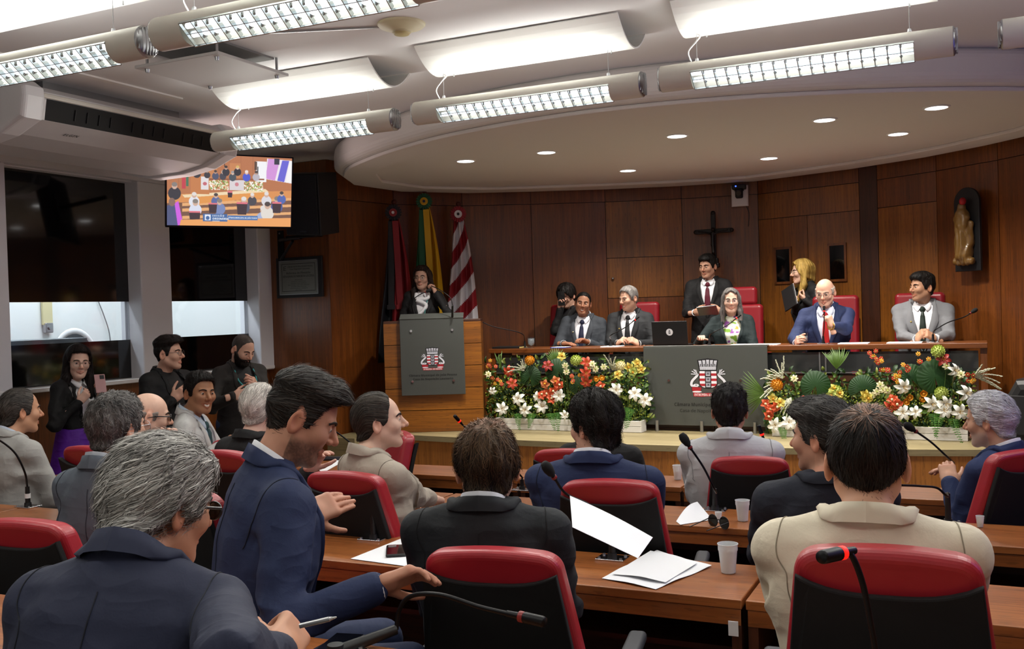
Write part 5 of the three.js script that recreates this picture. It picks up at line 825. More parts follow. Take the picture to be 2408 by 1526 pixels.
// --- standing by the windows
const L1 = person({ id: 'L1', label: 'young woman in a black blazer and purple skirt holding a phone', head: [184, 852, 7.35], floor: FA, sit: false, female: 1, s: .95, hs: .98, yaw: 92, hy: -30, hp: 4, hr: -3, suit: 0x0d0d0f, shirt: 0xe9e9ec, skirt: 0x5a0f96, open: .1, btn: -.12, openLow: 1, cuff: undefined, skin: 0xd3a68f, cell: .0034, jc: .011, face: { smile: .35, jaw: .9 }, glasses: { c: 0xb8a890, m: .5, w: .029, h: .023 }, shirtCollar: 1, hands: { R: { at: [205, 925, 7.2], pose: 'hold', palm: [.3, .2, -.6], f: [.5, .75, .5], pole: [-.6, -1, -.2] }, L: { at: [240, 912, 7.25], pose: 'hold', palm: [-.5, .2, -.5], f: [0, .9, .4], pole: [.5, -1, 0] } }, hair: { c: 0x100c0b, c2: 0x231a17, top: .022, side: .016, back: .022, strands: 2600, flow: 'down', seg: 6, faceW: .064, line: [[0, .082], [.5, .078], [.85, .055], [1.1, .01], [1.5, -.05], [3.15, -.1]], locks: [[[.07, .03, -.02], [.088, -.12, .0], .028, .03], [[.085, -.12, .02], [.085, -.25, .05], .032, .022], [[-.07, .03, -.02], [-.088, -.12, .0], .028, .032], [[-.085, -.12, .02], [-.09, -.27, .04], .034, .024], [[0, .0, -.07], [0, -.2, -.09], .06, .055], [[.05, -.05, -.05], [.06, -.22, -.06], .04, .035], [[-.05, -.05, -.05], [-.06, -.24, -.06], .04, .035]], low: -.33 } });
const L2 = person({ id: 'L2', label: 'man in a black jacket and glasses in profile by the window column', head: [397, 832, 7.35], floor: FA, sit: false, s: .98, yaw: 88, hy: 22, hp: -3, lean: -4, suit: 0x0e0f11, shirt: 0x0b0b0d, shirtCollar: 0, open: .09, btn: -.1, skin: 0xbd8f78, cell: .0034, jc: .011, face: { stubble: .25 }, glasses: { c: 0x4a4a4e, m: .6, w: .024, h: .02 }, trousers: 0x0c0c0e, hands: { R: { at: [428, 950, 7.2], pose: 'relax', palm: [0, -.3, -1] } }, hair: { c: 0x0f0c0b, c2: 0x241d1a, strands: 1600, top: .024, side: .003, back: .004, front: .012, flow: 'fwd', lift: .004, line: line(.078, .05, -.05) } });
const L3 = person({ id: 'L3', label: 'bearded man with shaved head and teal lanyard looking down', head: [571, 822, 7.9], floor: FA, sit: false, s: .99, yaw: 70, hy: 12, hp: 26, lean: 6, suit: 0x25221f, shirt: 0x0c0d0f, shirtCollar: 0, open: .09, btn: -.1, trousers: 0x24365c, skin: 0xbf917a, cell: .0034, jc: .011, face: {}, beard: { c: 0x1a1310, t: .0065 }, hands: { R: { at: [575, 925, 7.6], pose: 'relax', palm: [.2, -.3, -1], f: [.9, .2, .4] }, L: { at: [598, 915, 7.62], pose: 'hold', palm: [-.5, 0, -.8] } }, hair: { c: 0x3a332f, c2: 0x57504b, strands: 700, top: .0022, side: .0015, back: .0018, rough: .0006, line: line(.088, .06, -.05), jit: 1, step: .003 } });
const L0 = person({ id: 'L0', label: 'person in a dark navy suit cut by the left edge of the picture', head: [-66, 858, 6.2], floor: FA, sit: false, s: .98, yaw: 150, suit: 0x151a28, shirt: 0xd0d4da, skin: 0xb0806a, hair: { c: 0x14110f, strands: 300 } });
// --- on the dais
const D1 = person({ id: 'D1', label: 'woman in a pinstriped black blazer standing at the lectern', head: [993, 654, 10.15], floor: STAGE, sit: false, female: 1, s: .96, hs: .98, yaw: 22, hy: -10, suit: 0x131316, shirt: 0xe6e6ea, open: .075, btn: .1, skin: 0xb68a74, cell: .0038, face: { jaw: .96 }, glasses: { c: 0x9a8a6a, m: .6, w: .026, h: .02 }, hands: { L: { at: [1018, 672, 10.02], pose: 'hold', palm: [-1, 0, -.2], f: [-.3, .9, .1], pole: [.6, -1, .2] } }, hair: { c: 0x140f0d, c2: 0x3a2820, top: .018, side: .018, back: .022, strands: 2400, rough: .006, flow: 'down', faceW: .064, line: [[0, .08], [.5, .075], [.85, .05], [1.1, .0], [1.5, -.06], [3.15, -.1]], locks: [[[.07, .02, -.02], [.092, -.13, -.01], .03, .034], [[-.07, .02, -.02], [-.092, -.14, -.01], .03, .036], [[-.09, -.14, .01], [-.095, -.2, .03], .036, .026], [[0, .0, -.07], [0, -.18, -.08], .06, .06]], low: -.28 } });
const D2 = person({ id: 'D2', label: 'dark haired person in black with a phone behind the laughing man', head: [1332, 696, 10.58], floor: STAGE, seat: .56, yaw: -38, hy: 26, hp: 18, lean: 0, suit: 0x101013, shirt: 0x17181b, shirtCollar: 0, skin: 0xb98c76, glasses: { c: 0x1a1a1a }, hands: { R: { at: [1318, 708, 10.5], pose: 'hold', palm: [1, 0, -.3], f: [.2, .9, .1], pole: [-.3, -1, .1] } }, hair: { c: 0x0e0b0a, c2: 0x1f1916, strands: 700, top: .026, side: .022, back: .024, rough: .004, line: line(.065, .02, -.08) } });
const D3 = person({ id: 'D3', label: 'laughing man in a grey suit and navy tie at the dais table', head: [1371, 714, 10.25], floor: STAGE, yaw: 10, hy: 10, hr: -9, side: 3, suit: 0x3d434b, shirt: 0xe9ebf1, tie: 0x121a3a, cuff: 0xf2f2f5, skin: 0x8e6048, cell: .0038, bw: 1.02, face: { smile: 1, open: .7 }, pin: 0xd8d0a0, hands: { R: { at: [1338, 808, 9.95], pose: 'flat', palm: [0, -1, 0], f: [.8, 0, .5] }, L: { at: [1375, 815, 10.0], pose: 'relax', palm: [0, -1, 0] } }, hair: { c: 0x0c0a09, strands: 500, top: .006, side: .004, back: .005, rough: .0012, line: line(.082, .055) } });
const D4 = person({ id: 'D4', label: 'laughing grey haired man in a dark suit clasping his hands', head: [1478, 702, 10.05], floor: STAGE, yaw: 2, hy: -30, hp: 8, suit: 0x202327, shirt: 0xe8e9ee, tie: 0x17181d, cuff: 0xf2f2f5, skin: 0xb68a72, cell: .0038, face: { smile: 1, open: .8, brow: 0x6a6460 }, pin: 0xd8c070, hands: { R: { at: [1462, 799, 9.72], pose: 'pinch', palm: [.5, -.6, -.3], f: [.6, .4, .5] }, L: { at: [1487, 800, 9.7], pose: 'pinch', palm: [-.5, -.5, -.4], f: [-.5, .4, .5] } }, hair: { c: 0x5e5a57, c2: 0x9c9894, strands: 800, top: .014, side: .008, back: .01, line: line(.086, .055) } });
const D5 = person({ id: 'D5', label: 'young man in a black suit and burgundy tie standing under the crucifix', head: [1664, 627, 10.35], floor: STAGE, sit: false, yaw: 6, hy: -22, hp: 6, suit: 0x0f0f12, shirt: 0xeceef2, tie: 0x5c1028, cuff: 0xf2f2f5, skin: 0xa87a62, cell: .0038, hands: { R: { at: [1650, 733, 10.1], pose: 'hold', palm: [.2, .3, -1], f: [.95, .1, .3] }, L: { at: [1678, 731, 10.1], pose: 'hold', palm: [-.3, .3, -1], f: [-.95, .1, .3] } }, hair: { c: 0x0d0b0a, c2: 0x1d1916, strands: 800, top: .02, side: .008, back: .01, front: .008, line: line(.07, .04) } });
const D6 = person({ id: 'D6', label: 'grey haired woman in a dark green blazer and floral blouse', head: [1719, 708, 9.6], floor: STAGE, female: 1, s: 1.02, yaw: 12, hy: 2, suit: 0x16282a, shirt: 0xdfe8c8, floral: 1, shirtCollar: 0, open: .1, btn: .05, skin: 0xc59a84, cell: .0036, face: { smile: .6, jaw: .95 }, glasses: { c: 0xb0a8a0, m: .5 }, hands: { R: { at: [1640, 805, 9.35], pose: 'relax' } }, hair: { c: 0x4a4644, c2: 0x8a8683, top: .014, side: .012, back: .016, strands: 1200, flow: 'down', rough: .002, jit: .2, seg: 7, line: [[0, .095], [.3, .085], [.7, .04], [1.0, -.02], [1.5, -.06], [3.15, -.1]], locks: [[[.072, .03, .012], [.085, -.1, .018], .02, .024], [[.085, -.1, .018], [.083, -.19, .03], .024, .02], [[-.072, .03, .012], [-.085, -.1, .018], .02, .024], [[-.085, -.1, .018], [-.083, -.2, .03], .024, .02], [[0, .0, -.07], [0, -.17, -.07], .055, .055]], low: -.26 } });
const D7 = person({ id: 'D7', label: 'laughing blonde woman in black holding a folder', head: [1886, 640, 9.95], floor: STAGE, sit: false, female: 1, s: .86, yaw: -48, hy: -18, suit: 0x0d0d0f, shirt: 0x101012, shirtCollar: 0, open: .06, btn: .2, skin: 0xc79a82, cell: .0036, face: { smile: 1, open: .7 }, glasses: { c: 0xc0b8a8, m: .6 }, hands: { R: { at: [1866, 720, 9.75], pose: 'hold', palm: [.6, .6, 0] }, L: { at: [1880, 715, 9.8], pose: 'hold', palm: [0, .6, -.8] } }, hair: { c: 0x8a6a2a, c2: 0xd9b868, top: .02, side: .018, back: .024, strands: 1400, flow: 'down', seg: 7, jit: .25, line: [[0, .09], [.4, .08], [.7, .03], [1.0, -.02], [1.5, -.06], [3.15, -.1]], locks: [[[.07, .03, .0], [.085, -.13, .01], .03, .032], [[.085, -.13, .01], [.07, -.28, .06], .032, .022], [[-.07, .03, .0], [-.085, -.13, .01], .028, .03], [[-.085, -.13, .01], [-.07, -.27, .06], .03, .022], [[0, .0, -.07], [0, -.24, -.08], .06, .05]], low: -.34 } });
const D8 = person({ id: 'D8', label: 'bald man in a blue suit and red tie speaking into a microphone', head: [1940, 688, 9.05], floor: STAGE, hs: 1.04, yaw: 2, hy: -8, hp: 14, lean: 8, suit: 0x1c2c58, shirt: 0xd9dff0, tie: 0xb01c20, cuff: 0xd9dff0, skin: 0xc99880, cell: .0036, bw: 1.06, face: { open: .3, brow: 0x8a7a70 }, glasses: { c: 0xa0a0a4, m: .6 }, hands: { L: { at: [1950, 748, 8.62], pose: 'fist', palm: [-.9, .1, -.4], f: [-.2, .85, .2], pole: [.7, -1, 0] }, R: { at: [1876, 800, 8.75], pose: 'hold', palm: [.9, 0, -.3], f: [.2, .3, .8] } }, hair: { c: 0xb0a498, c2: 0xd6ccc2, strands: 400, top: .003, side: .006, back: .007, bald: .035 } });
const D9 = person({ id: 'D9', label: 'smiling man in a light grey suit and green tie at the right of the dais', head: [2168, 676, 8.85], floor: STAGE, hs: 1.05, yaw: 2, hy: -52, hp: -2, suit: 0x77797d, shirt: 0xeff0f4, tie: 0x14251c, cuff: 0xf4f4f6, skin: 0x9f7358, cell: .0036, bw: 1.12, face: { smile: .8, open: .2, stubble: .25 }, pin: 0xd8c070, hands: { R: { at: [2168, 783, 8.5], pose: 'hold', palm: [.8, -.2, -.4], f: [.5, .55, .4] }, L: { at: [2182, 786, 8.47], pose: 'hold', palm: [-.8, -.3, -.4], f: [-.6, .4, .4] } }, hair: { c: 0x0d0b0a, c2: 0x1f1a17, strands: 900, top: .022, side: .009, back: .013, front: .006, line: line(.07, .045) } });
// ------------------------------------------------------------------ chairs in their places
const dg = PI / 180;
chairTop(1157, 1290, FC, 190 * dg, 'red and black chair under the black suited man in the middle foreground');
chairZ(2083, 1287, 2.0, FC, 184 * dg, 'red and black chair behind the cream jacket at the right foreground');
chairZ(1432, 1128, 3.62, FB, 190 * dg, 'red and black chair of the man turning left in the second row');
chairTop(1762, 1074, FA, 190 * dg, 'red and black chair behind the light grey suit in the front row');
chairZ(2412, 1058, 4.2, FA, 222 * dg, 'red and black chair cut by the right edge');
chairTop(1335, 1056, FA, 190 * dg, 'red topped chair in the front row left of the man turning left');
chairTop(948, 1015, FA, 318 * dg, 'empty red chair turned sideways at the front row desk');
chairZ(808, 1110, 3.98, FB, 178 * dg, 'red and black chair behind the beige suited man');
chairZ(390, 1150, 2.9, FC, 185 * dg, 'red edged chair behind the tall blue suited man');
chairTop(50, 1222, FC, 186 * dg, 'red and black chair at the lower left edge before the blue grey suit');
chairTop(-12, 1052, FB, 172 * dg, 'red edged chair of the light grey suited man at the far left');
chairZ(205, 1050, 4.65, FB, 170 * dg, 'red topped chair between the woman and the grey suited back');
chairZ(527, 1060, 4.35, FB, 172 * dg, 'red topped chair of the white haired man behind the blue suit');
chairTop(562, 1032, FA, 195 * dg, 'small red chair top beside the smiling man');
const dc = (px, z, yaw, lab, tall) => { const d = at(px, 750, 1).sub(camera.position), q = camera.position.clone().addScaledVector(d, (z - .3) / d.z); return daisChair(q.x, z, yaw, lab, tall); };
daisChair(D2.root.x - .12, D2.root.z + .1, -.1, 'red leather chair of the person with the phone behind the dais', 0);
dc(1508, -9.9, .05, 'red leather chair behind the laughing grey haired man', 0);
dc(1748, -9.9, .05, 'tall red leather chair with headrest behind the woman in green', 1);
dc(1966, -9.8, .0, 'red leather chair behind the bald speaker', 0);
dc(2156, -9.62, -.1, 'red leather chair behind the man in light grey on the dais', 0);
// ------------------------------------------------------------------ microphones
const up = (p, h, dx = 0, dz = 0) => V(p.x + dx, p.y + h, p.z + dz);
const yD = FD + TOP, yC = FC + TOP, yB = FB + TOP, yA = FA + TOP;
{
  let b = onY(66, 1192, yC); mic([b, up(b, .1), at(58, 1110, 4.78), at(35, 1065, 4.75), at(0, 1036, 4.7), at(-30, 1022, 4.65)], 'microphone with a white paper sleeve at the left desk edge', { label: 1 });
  b = onY(878, 1268, yC); mic([b, up(b, .1), at(877, 1200, 3.98), at(862, 1185, 3.97), at(830, 1182, 3.95), at(790, 1182, 3.9)], 'bent microphone beside the phone before the beige suited man', { head: 0 });
  b = onY(1440, 1314, yC); mic([b, up(b, .1), at(1432, 1240, 3.5), at(1390, 1190, 3.48), at(1330, 1160, 3.45), at(1300, 1118, 3.42)], 'microphone behind the big papers pointing up left', { foam: 1 });
  b = onY(1682, 1200, yB); mic([b, up(b, .1), at(1680, 1150, 4.2), at(1655, 1100, 4.2), at(1620, 1048, 4.2)], 'straight microphone before the light grey suit', { foam: 1 });
  b = onY(2230, 1232, yB); mic([b, up(b, .13), at(2224, 1165, 3.88), at(2205, 1148, 3.87), at(2165, 1143, 3.85), at(2120, 1141, 3.8)], 'bent microphone on the right second row desk beside the milky cup', { head: 0 });
  b = onY(2240, 1118, yA); mic([b, up(b, .08), at(2228, 1075, 4.72), at(2190, 1040, 4.72), at(2150, 1012, 4.7)], 'microphone before the white haired man at the right', { foam: 1 });
  b = onY(1228, 1152, yA - .0); mic([b, up(b, .06), at(1224, 1118, 5.2), at(1214, 1108, 5.2), at(1190, 1104, 5.18)], 'short microphone right of the brown haired head', { head: 0 });
  b = onY(1130, 1085, yA); mic([b, up(b, .08), at(1098, 1010, 5.55), at(1080, 990, 5.5)], 'microphone with a red ring above the brown haired head', { lit: 1 });
  b = onY(835, 1078, yA); mic([b, up(b, .08), at(825, 1042, 5.85), at(800, 1022, 5.85), at(765, 1000, 5.8)], 'thin microphone neck before the bending man', { head: 0 });
  b = onY(1802, 1090, yA); mic([b, up(b, .06), at(1797, 1035, 5.0), at(1792, 1022, 5.0)], 'microphone with a red ring right of the light grey suit', { lit: 1 });
  // large ones on the rear desk
  b = V(-1.32, yD, -1.82); mic([b, at(932, 1480, 2.28), at(938, 1438, 2.28), at(962, 1404, 2.25), at(1030, 1398, 2.2), at(1130, 1428, 2.15), at(1225, 1450, 2.1)], 'large gooseneck microphone bending right in the middle foreground', { s: 1.15 });
  b = V(-.06, yD, -1.62); mic([b, at(2064, 1560, 1.7), at(2050, 1480, 1.7), at(2028, 1370, 1.7), at(2006, 1312, 1.7), at(1994, 1297, 1.7), at(1980, 1300, 1.69)], 'gooseneck microphone with a lit red ring before the cream jacket', { lit: 1, s: 1.15 });
  // dais
  const dz = (px, py) => onY(px, py, TT + .002);
  const dm = (bx, by, pts, lab, o) => { const p = at(bx, by, 1).sub(camera.position), q = camera.position.clone().addScaledVector(p, -9.12 / p.z); q.y = TT; mic([q, up(q, .07), ...pts.map(([x, y, d]) => at(x, y, d))], lab, { s: .95, ...o }); };
  dm(1234, 808, [[1228, 785, 9.72], [1215, 780, 9.7], [1160, 768, 9.6], [1135, 758, 9.55]], 'low long microphone at the left end of the dais table', { head: 0 });
  dm(1436, 808, [[1440, 786, 9.2], [1470, 770, 9.2], [1493, 752, 9.2]], 'microphone with a red ring before the laughing grey haired man', { lit: 1 });
  dm(1668, 806, [[1675, 783, 8.95], [1710, 765, 8.95], [1732, 748, 8.95]], 'microphone with a red ring before the woman in green', { lit: 1 });
  dm(1936, 802, [[1938, 770, 8.55], [1938, 745, 8.55], [1938, 732, 8.56]], 'microphone held by the bald speaker', { lit: 1 });
  dm(2194, 797, [[2200, 775, 8.2], [2230, 758, 8.2], [2268, 745, 8.2], [2284, 735, 8.2]], 'microphone bending right before the man in light grey on the dais', { foam: 1 });
  const lt = STAGE + 1.09; 
  mic([V(-4.98, lt, -8.36), at(970, 718, 9.66), at(972, 705, 9.66), at(985, 694, 9.66), at(1002, 686, 9.66)], 'left lectern microphone crossing before the woman', { foam: 1, base: 0, s: .9 });
  mic([V(-4.6, lt, -8.42), at(1064, 718, 9.45), at(1060, 702, 9.46), at(1035, 682, 9.5), at(1014, 672, 9.55)], 'right lectern microphone bending left before the woman', { foam: 1, base: 0, s: .9, head: 0 });
}
// ------------------------------------------------------------------ cups and papers
cup(onY(1713, 1347, yC), .098, 'large plastic water cup on the third row desk', .8);
cup(onY(1747, 1225, yB), .092, 'plastic water cup on the second row desk before the emblem panel', .78);
cup(onY(1594, 1128, yA), .085, 'plastic water cup on the front row desk left of the light grey suit', .6);
cup(onY(1690, 1228, yB), .045, 'small empty plastic cup behind the sunglasses', 0);
cup(onY(2305, 1240, yB), .048, 'small plastic cup with milky drink at the right', .4, std(0xd9cfa0, .5));
cup(onY(742, 1085, yA), .06, 'small plastic cup behind the bending man', .5);
function sheet(name, label, pts, y, bend, group) {   // a sheet of paper with thickness given by four corners
  const N = 10, [a, b, c, d] = pts.map(p => vec(p)), pos = [], idx = [];
  for (const s of [0, 1]) for (let i = 0; i <= N; i++) for (let j = 0; j <= N; j++) { const u = i / N, v = j / N, p = a.clone().lerp(b, u).lerp(d.clone().lerp(c, u), v); const q = bend ? bend(u, v) : 0; p.y += q + (s ? .0008 : 0); pos.push(p.x, p.y, p.z); }
  const n = N + 1, K = n * n; for (let i = 0; i < N; i++) for (let j = 0; j < N; j++) { const k = i * n + j; idx.push(k, k + 1, k + n, k + 1, k + n + 1, k + n); idx.push(K + k, K + k + n, K + k + 1, K + k + 1, K + k + n, K + k + n + 1); }
  const g = new THREE.BufferGeometry(); const o = a.clone(); for (let i = 0; i < pos.length; i += 3) { pos[i] -= o.x; pos[i + 1] -= o.y; pos[i + 2] -= o.z; } g.setAttribute('position', new THREE.Float32BufferAttribute(pos, 3)); g.setIndex(idx); g.computeVertexNormals();
  const m = part(name, g, paperMat); m.position.copy(o); return tag(m, label, 'paper', group || 'loose papers on the desks');
}
const paperMat = new THREE.MeshStandardMaterial({ color: 0xf1f3f7, roughness: .7, side: THREE.DoubleSide });
{
  const q = (px, py, y) => onY(px, py, y), e = .002;
  sheet('paper_sheet', 'white paper under the phone before the beige suited man', [q(824, 1314, yC + e), q(955, 1262, yC + e), q(990, 1275, yC + e), q(958, 1332, yC + e)]);
  sheet('paper_sheet', 'wide open papers beside the large water cup', [q(1415, 1360, yC + e), q(1545, 1296, yC + e), q(1674, 1332, yC + e), q(1542, 1386, yC + e)], 0, (u, v) => .004 * Math.sin(u * 5 + v * 3) ** 2);
  sheet('paper_sheet', 'second open paper lying on the wide papers', [q(1440, 1352, yC + .006), q(1530, 1297, yC + .006), q(1640, 1326, yC + .006), q(1565, 1372, yC + .006)], 0, (u, v) => .006 * Math.sin(v * 3) ** 2 + .003);
  sheet('paper_page', 'curled white page lifted up beside the black suited man', [at(1340, 1166, 3.16), at(1535, 1264, 3.1), at(1500, 1313, 2.9), at(1346, 1240, 2.95)], 0, (u, v) => .006 * Math.sin(u * PI) * (1 - v));
  sheet('paper_sheet', 'folded white papers beside the sunglasses', [q(1590, 1226, yB + e), q(1640, 1180, yB + .02), q(1675, 1222, yB + e), q(1600, 1234, yB + e)], 0, (u, v) => .02 * Math.sin(u * PI) * (1 - v));
  sheet('paper_sheet', 'white paper on the front row desk before the beige suit', [q(748, 1104, yA + e), q(800, 1078, yA + e), q(806, 1086, yA + e), q(760, 1112, yA + e)]);
  const a = at(1716, 1450, 2.93); const lp = part('desk_tag', rbox(.03, .045, .002, .0005), M.paper); lp.position.set(onY(1716, 1420, yC).x, .675, -2.938); tag(lp, 'white tag hanging under the third row desk edge', 'tag');
  // dais papers
  const dp = (x0, x1, lab) => { const m = part('paper_stack', rbox(x1 - x0, .008, .2, .002), M.paper); m.position.set((x0 + x1) / 2, TT + .004, -9.1); tag(m, lab, 'paper', 'papers on the dais table'); };
  dp(-2.05, -1.62, 'papers before the woman in green'); dp(-1.1, -.85, 'papers before the bald speaker'); dp(-.7, -.42, 'papers before the man in light grey on the dais'); dp(-3.3, -3.12, 'papers before the laughing grey haired man');
}
// phone, sunglasses, notebook, laptop
{
  const p = onY(932, 1298, yC + .004), t = thing('mobile_phone', 'dark mobile phone lying on the white paper', 'phone', p, .55); part('body', rbox(.076, .009, .155, .004, 0, .005, 0), M.dark, t); part('screen', box(.068, .001, .146, 0, .0102, 0), M.blackGloss, t); part('camera_bump', rbox(.03, .003, .03, .001, -.015, .011, -.055), M.steel, t);
  const s = thing('sunglasses', 'folded sunglasses standing by the small cup', 'sunglasses', onY(1690, 1240, yB + .0), 2.6), gl = []; for (const k of [-1, 1]) { const r = new THREE.TorusGeometry(.026, .0022, 6, 24); gl.push(mv(r, k * .033, .024, 0)); } part('rim', [...gl, tube([[-.007, .03, 0], [0, .034, .002], [.007, .03, 0]], .002, 8, 6)], M.black, s); for (const k of [-1, 1]) part('lens', mv(new THREE.CylinderGeometry(.025, .025, .0015, 24), k * .033, .024, 0, PI / 2), phy(0x201d1a, .08, { transmission: .5, thickness: 0 }), s); for (const k of [-1, 1]) part('temple', rod([k * .058, .03, 0], [k * .05, .012, -.12], .0022), M.black, s);
  const b = V(-2.62, TT, -9.15), l = thing('laptop', 'black laptop with a round white sticker, open toward the woman in green', 'laptop', b, PI + .02); part('base', rbox(.34, .018, .2, .004, 0, .009, .02), M.black, l); const ld = part('lid', mv(rbox(.34, .225, .012, .005), 0, .125, -.1, -.16), M.black, l);
  const c = document.createElement('canvas'); c.width = c.height = 128; const x = c.getContext('2d'); x.clearRect(0, 0, 128, 128); x.fillStyle = '#d8d8da'; x.beginPath(); x.arc(64, 64, 62, 0, 7); x.fill(); x.fillStyle = '#3a3a40'; x.beginPath(); x.arc(64, 64, 52, 0, 7); x.stroke(); x.fillRect(52, 30, 24, 14); x.beginPath(); x.ellipse(64, 66, 18, 22, 0, 0, 7); x.fill(); x.fillRect(40, 88, 48, 8); x.fillStyle = '#d8d8da'; x.fillRect(58, 54, 12, 20); const tx = new THREE.CanvasTexture(c); tx.colorSpace = THREE.SRGBColorSpace;
  part('sticker', mv(mv(new THREE.CircleGeometry(.034, 30), 0, .01, -.0072, 0, PI, 0), 0, .125, -.1, -.16), new THREE.MeshStandardMaterial({ map: tx, transparent: true, roughness: .5 }), ld).rotation.x = 0;
  const nb = thing('notebook', 'black notebook at the left end of the dais table', 'notebook', [-4.31, TT, -9.08], .05); part('cover', rbox(.3, .02, .2, .004, 0, .01, 0), M.black, nb); part('pages', box(.28, .012, .196, .012, .01, 0), std(0xd8c070, .6), nb);
  const bf = thing('blue_folder', 'thin blue folder before the laughing man', 'folder', [-3.72, TT, -9.02]); part('cover', rbox(.16, .008, .16, .002, 0, .004, 0), std(0x2438a8, .5), bf); part('sheet', box(.15, .002, .15, .006, .009, 0), M.paper, bf);
  const gp = px => { const d = at(px, 800, 1).sub(camera.position), q = camera.position.clone().addScaledVector(d, -9.06 / d.z); q.y = TT; return q; };
  tumbler(gp(1249), 'stemmed water glass beside the low microphone on the dais'); tumbler(gp(1890), 'water glass in the hand of the bald speaker', .5);
  const bt = thing('water_bottle', 'small white bottle behind the laptop', 'bottle', [-2.72, TT, -9.32]); part('body', lathe([[0, 0], [.025, 0], [.026, .01], [.026, .09], [.014, .12], [.012, .14], [0, .14]]), phy(0xe8e8ea, .2, { transmission: .4, thickness: 0 }), bt); part('cap', cyl(.014, .014, .018, 0, .148, 0), M.white, bt);
  // things in hands
  const hp = (pos, yaw, tilt, mat, lab) => { const t_ = thing('mobile_phone', lab, 'phone', pos, yaw); t_.rotation.set(tilt, yaw, 0, 'YXZ'); part('body', rbox(.074, .15, .009, .004), mat, t_); part('screen', mv(new THREE.BoxGeometry(.066, .14, .001), 0, 0, -.0048), M.blackGloss, t_); part('camera_bump', rbox(.03, .03, .004, .001, .015, .05, .006), M.dark, t_); };
  hp(at(236, 902, 7.22), 1.0, -.5, std(0xb98a8a, .35), 'pink phone held up by the young woman');
  hp(at(1320, 702, 10.46), .2, .1, M.black, 'black phone at the ear of the hidden person');
  const tb = thing('tablet', 'grey tablet held by the young standing man', 'tablet', at(1664, 730, 9.98), .1); tb.rotation.x = .9; part('body', rbox(.2, .14, .01, .004), M.steel, tb); part('screen', box(.185, .125, .001, 0, 0, -.006), M.blackGloss, tb);
  const fo = thing('folder', 'black folder with white pages held by the blonde woman', 'folder', at(1856, 700, 9.68), -.6); fo.rotation.set(-.2, -.7, .45, 'YXZ'); part('cover', rbox(.17, .23, .014, .004), M.black, fo); part('pages', box(.162, .222, .006, 0, .01, -.01), M.paper, fo);
  const ps = thing('glasses_case', 'dark folded glasses case on the front row desk', 'case', onY(780, 1082, yA), .3); part('case', rbox(.14, .02, .05, .009, 0, .01, 0), std(0x23232c, .5), ps); part('flap', rbox(.136, .006, .03, .002, 0, .022, .005), std(0x2a2a34, .5), ps);
  const ph = thing('mobile_phone', 'dark phone on the rear desk at the bottom edge', 'phone', onY(795, 1524, yD + .001), .2); part('body', rbox(.075, .009, .15, .004, 0, .005, 0), M.dark, ph); part('screen', box(.067, .001, .14, 0, .0102, 0), M.blackGloss, ph);
  // pen in the hand of the grey haired man
  const pn2 = thing('pen', 'pen held by the grey haired man at the rear desk', 'pen', at(705, 1472, 1.74), 0); part('barrel', rod([0, 0, 0], [.05, .012, -.02], .0045), M.steel, pn2); part('tip', rod([.05, .012, -.02], [.062, .015, -.024], .0035, .001), M.chrome, pn2);
  // lanyard
  { const c = std(0x2f9a9c, .6), t_ = L3.t, fn = pts => pts.map(([x, y, z]) => L3.proj(L3.jack, L3.T(x, y, z), .008)); const lan = part('lanyard', [tube(fn([[.06, .47, .05], [.045, .4, .16], [.02, .25, .18], [.0, .12, .2]]), .006, 30, 6), tube(fn([[-.06, .47, .05], [-.045, .4, .16], [-.02, .25, .18], [.0, .12, .2]]), .006, 30, 6)], c, t_); const e = fn([[0, .07, .2]])[0]; part('badge', mv(rbox(.06, .09, .004, .002), e.x, e.y, e.z + .004), M.paper, lan); }
  { const t_ = D1.t, fn = pts => pts.map(([x, y, z]) => D1.proj(D1.jack, D1.T(x, y, z), .012)); part('lanyard', tube(fn([[.04, .43, .12], [.03, .3, .18], [.01, .12, .2]]), .005, 24, 6), std(0x3a8a86, .6), t_); part('scarf', [tube(fn([[-.05, .47, .06], [-.02, .44, .12], [.02, .44, .12], [.05, .47, .06]]), .018, 20, 8), tube(fn([[.0, .44, .12], [.012, .36, .16], [0, .28, .18]]), .02, 20, 8)], M.paper, t_); }
}
// watch of the speaker, wedge monitor at the right
{ const e = D8.elbow[1], w = D8.wrist[1], d = w.clone().sub(e).normalize(), g = new THREE.TorusGeometry(.03, .007, 8, 24); g.applyQuaternion(new THREE.Quaternion().setFromUnitVectors(V(0, 0, 1), d)); const p = w.clone().addScaledVector(d, .012); part('wristwatch', g.translate(p.x, p.y, p.z), std(0xb89048, .3, { metalness: .8 }), D8.t); }
{
  const t = thing('stage_monitor', 'large black stage monitor cut by the right edge', 'loudspeaker', [.45, STAGE, -8.5], -.3); t.scale.setScalar(.86); 
  part('cabinet', mv(extr([[-.32, 0], [.3, 0], [.34, .2], [.22, .52], [.05, .62], [-.18, .6], [-.34, .3]], .62, .09), 0, 0, -.31), M.black, t); part('grille', mv(rbox(.4, .34, .015, .005), 0, .3, .312), M.dark, t);
}
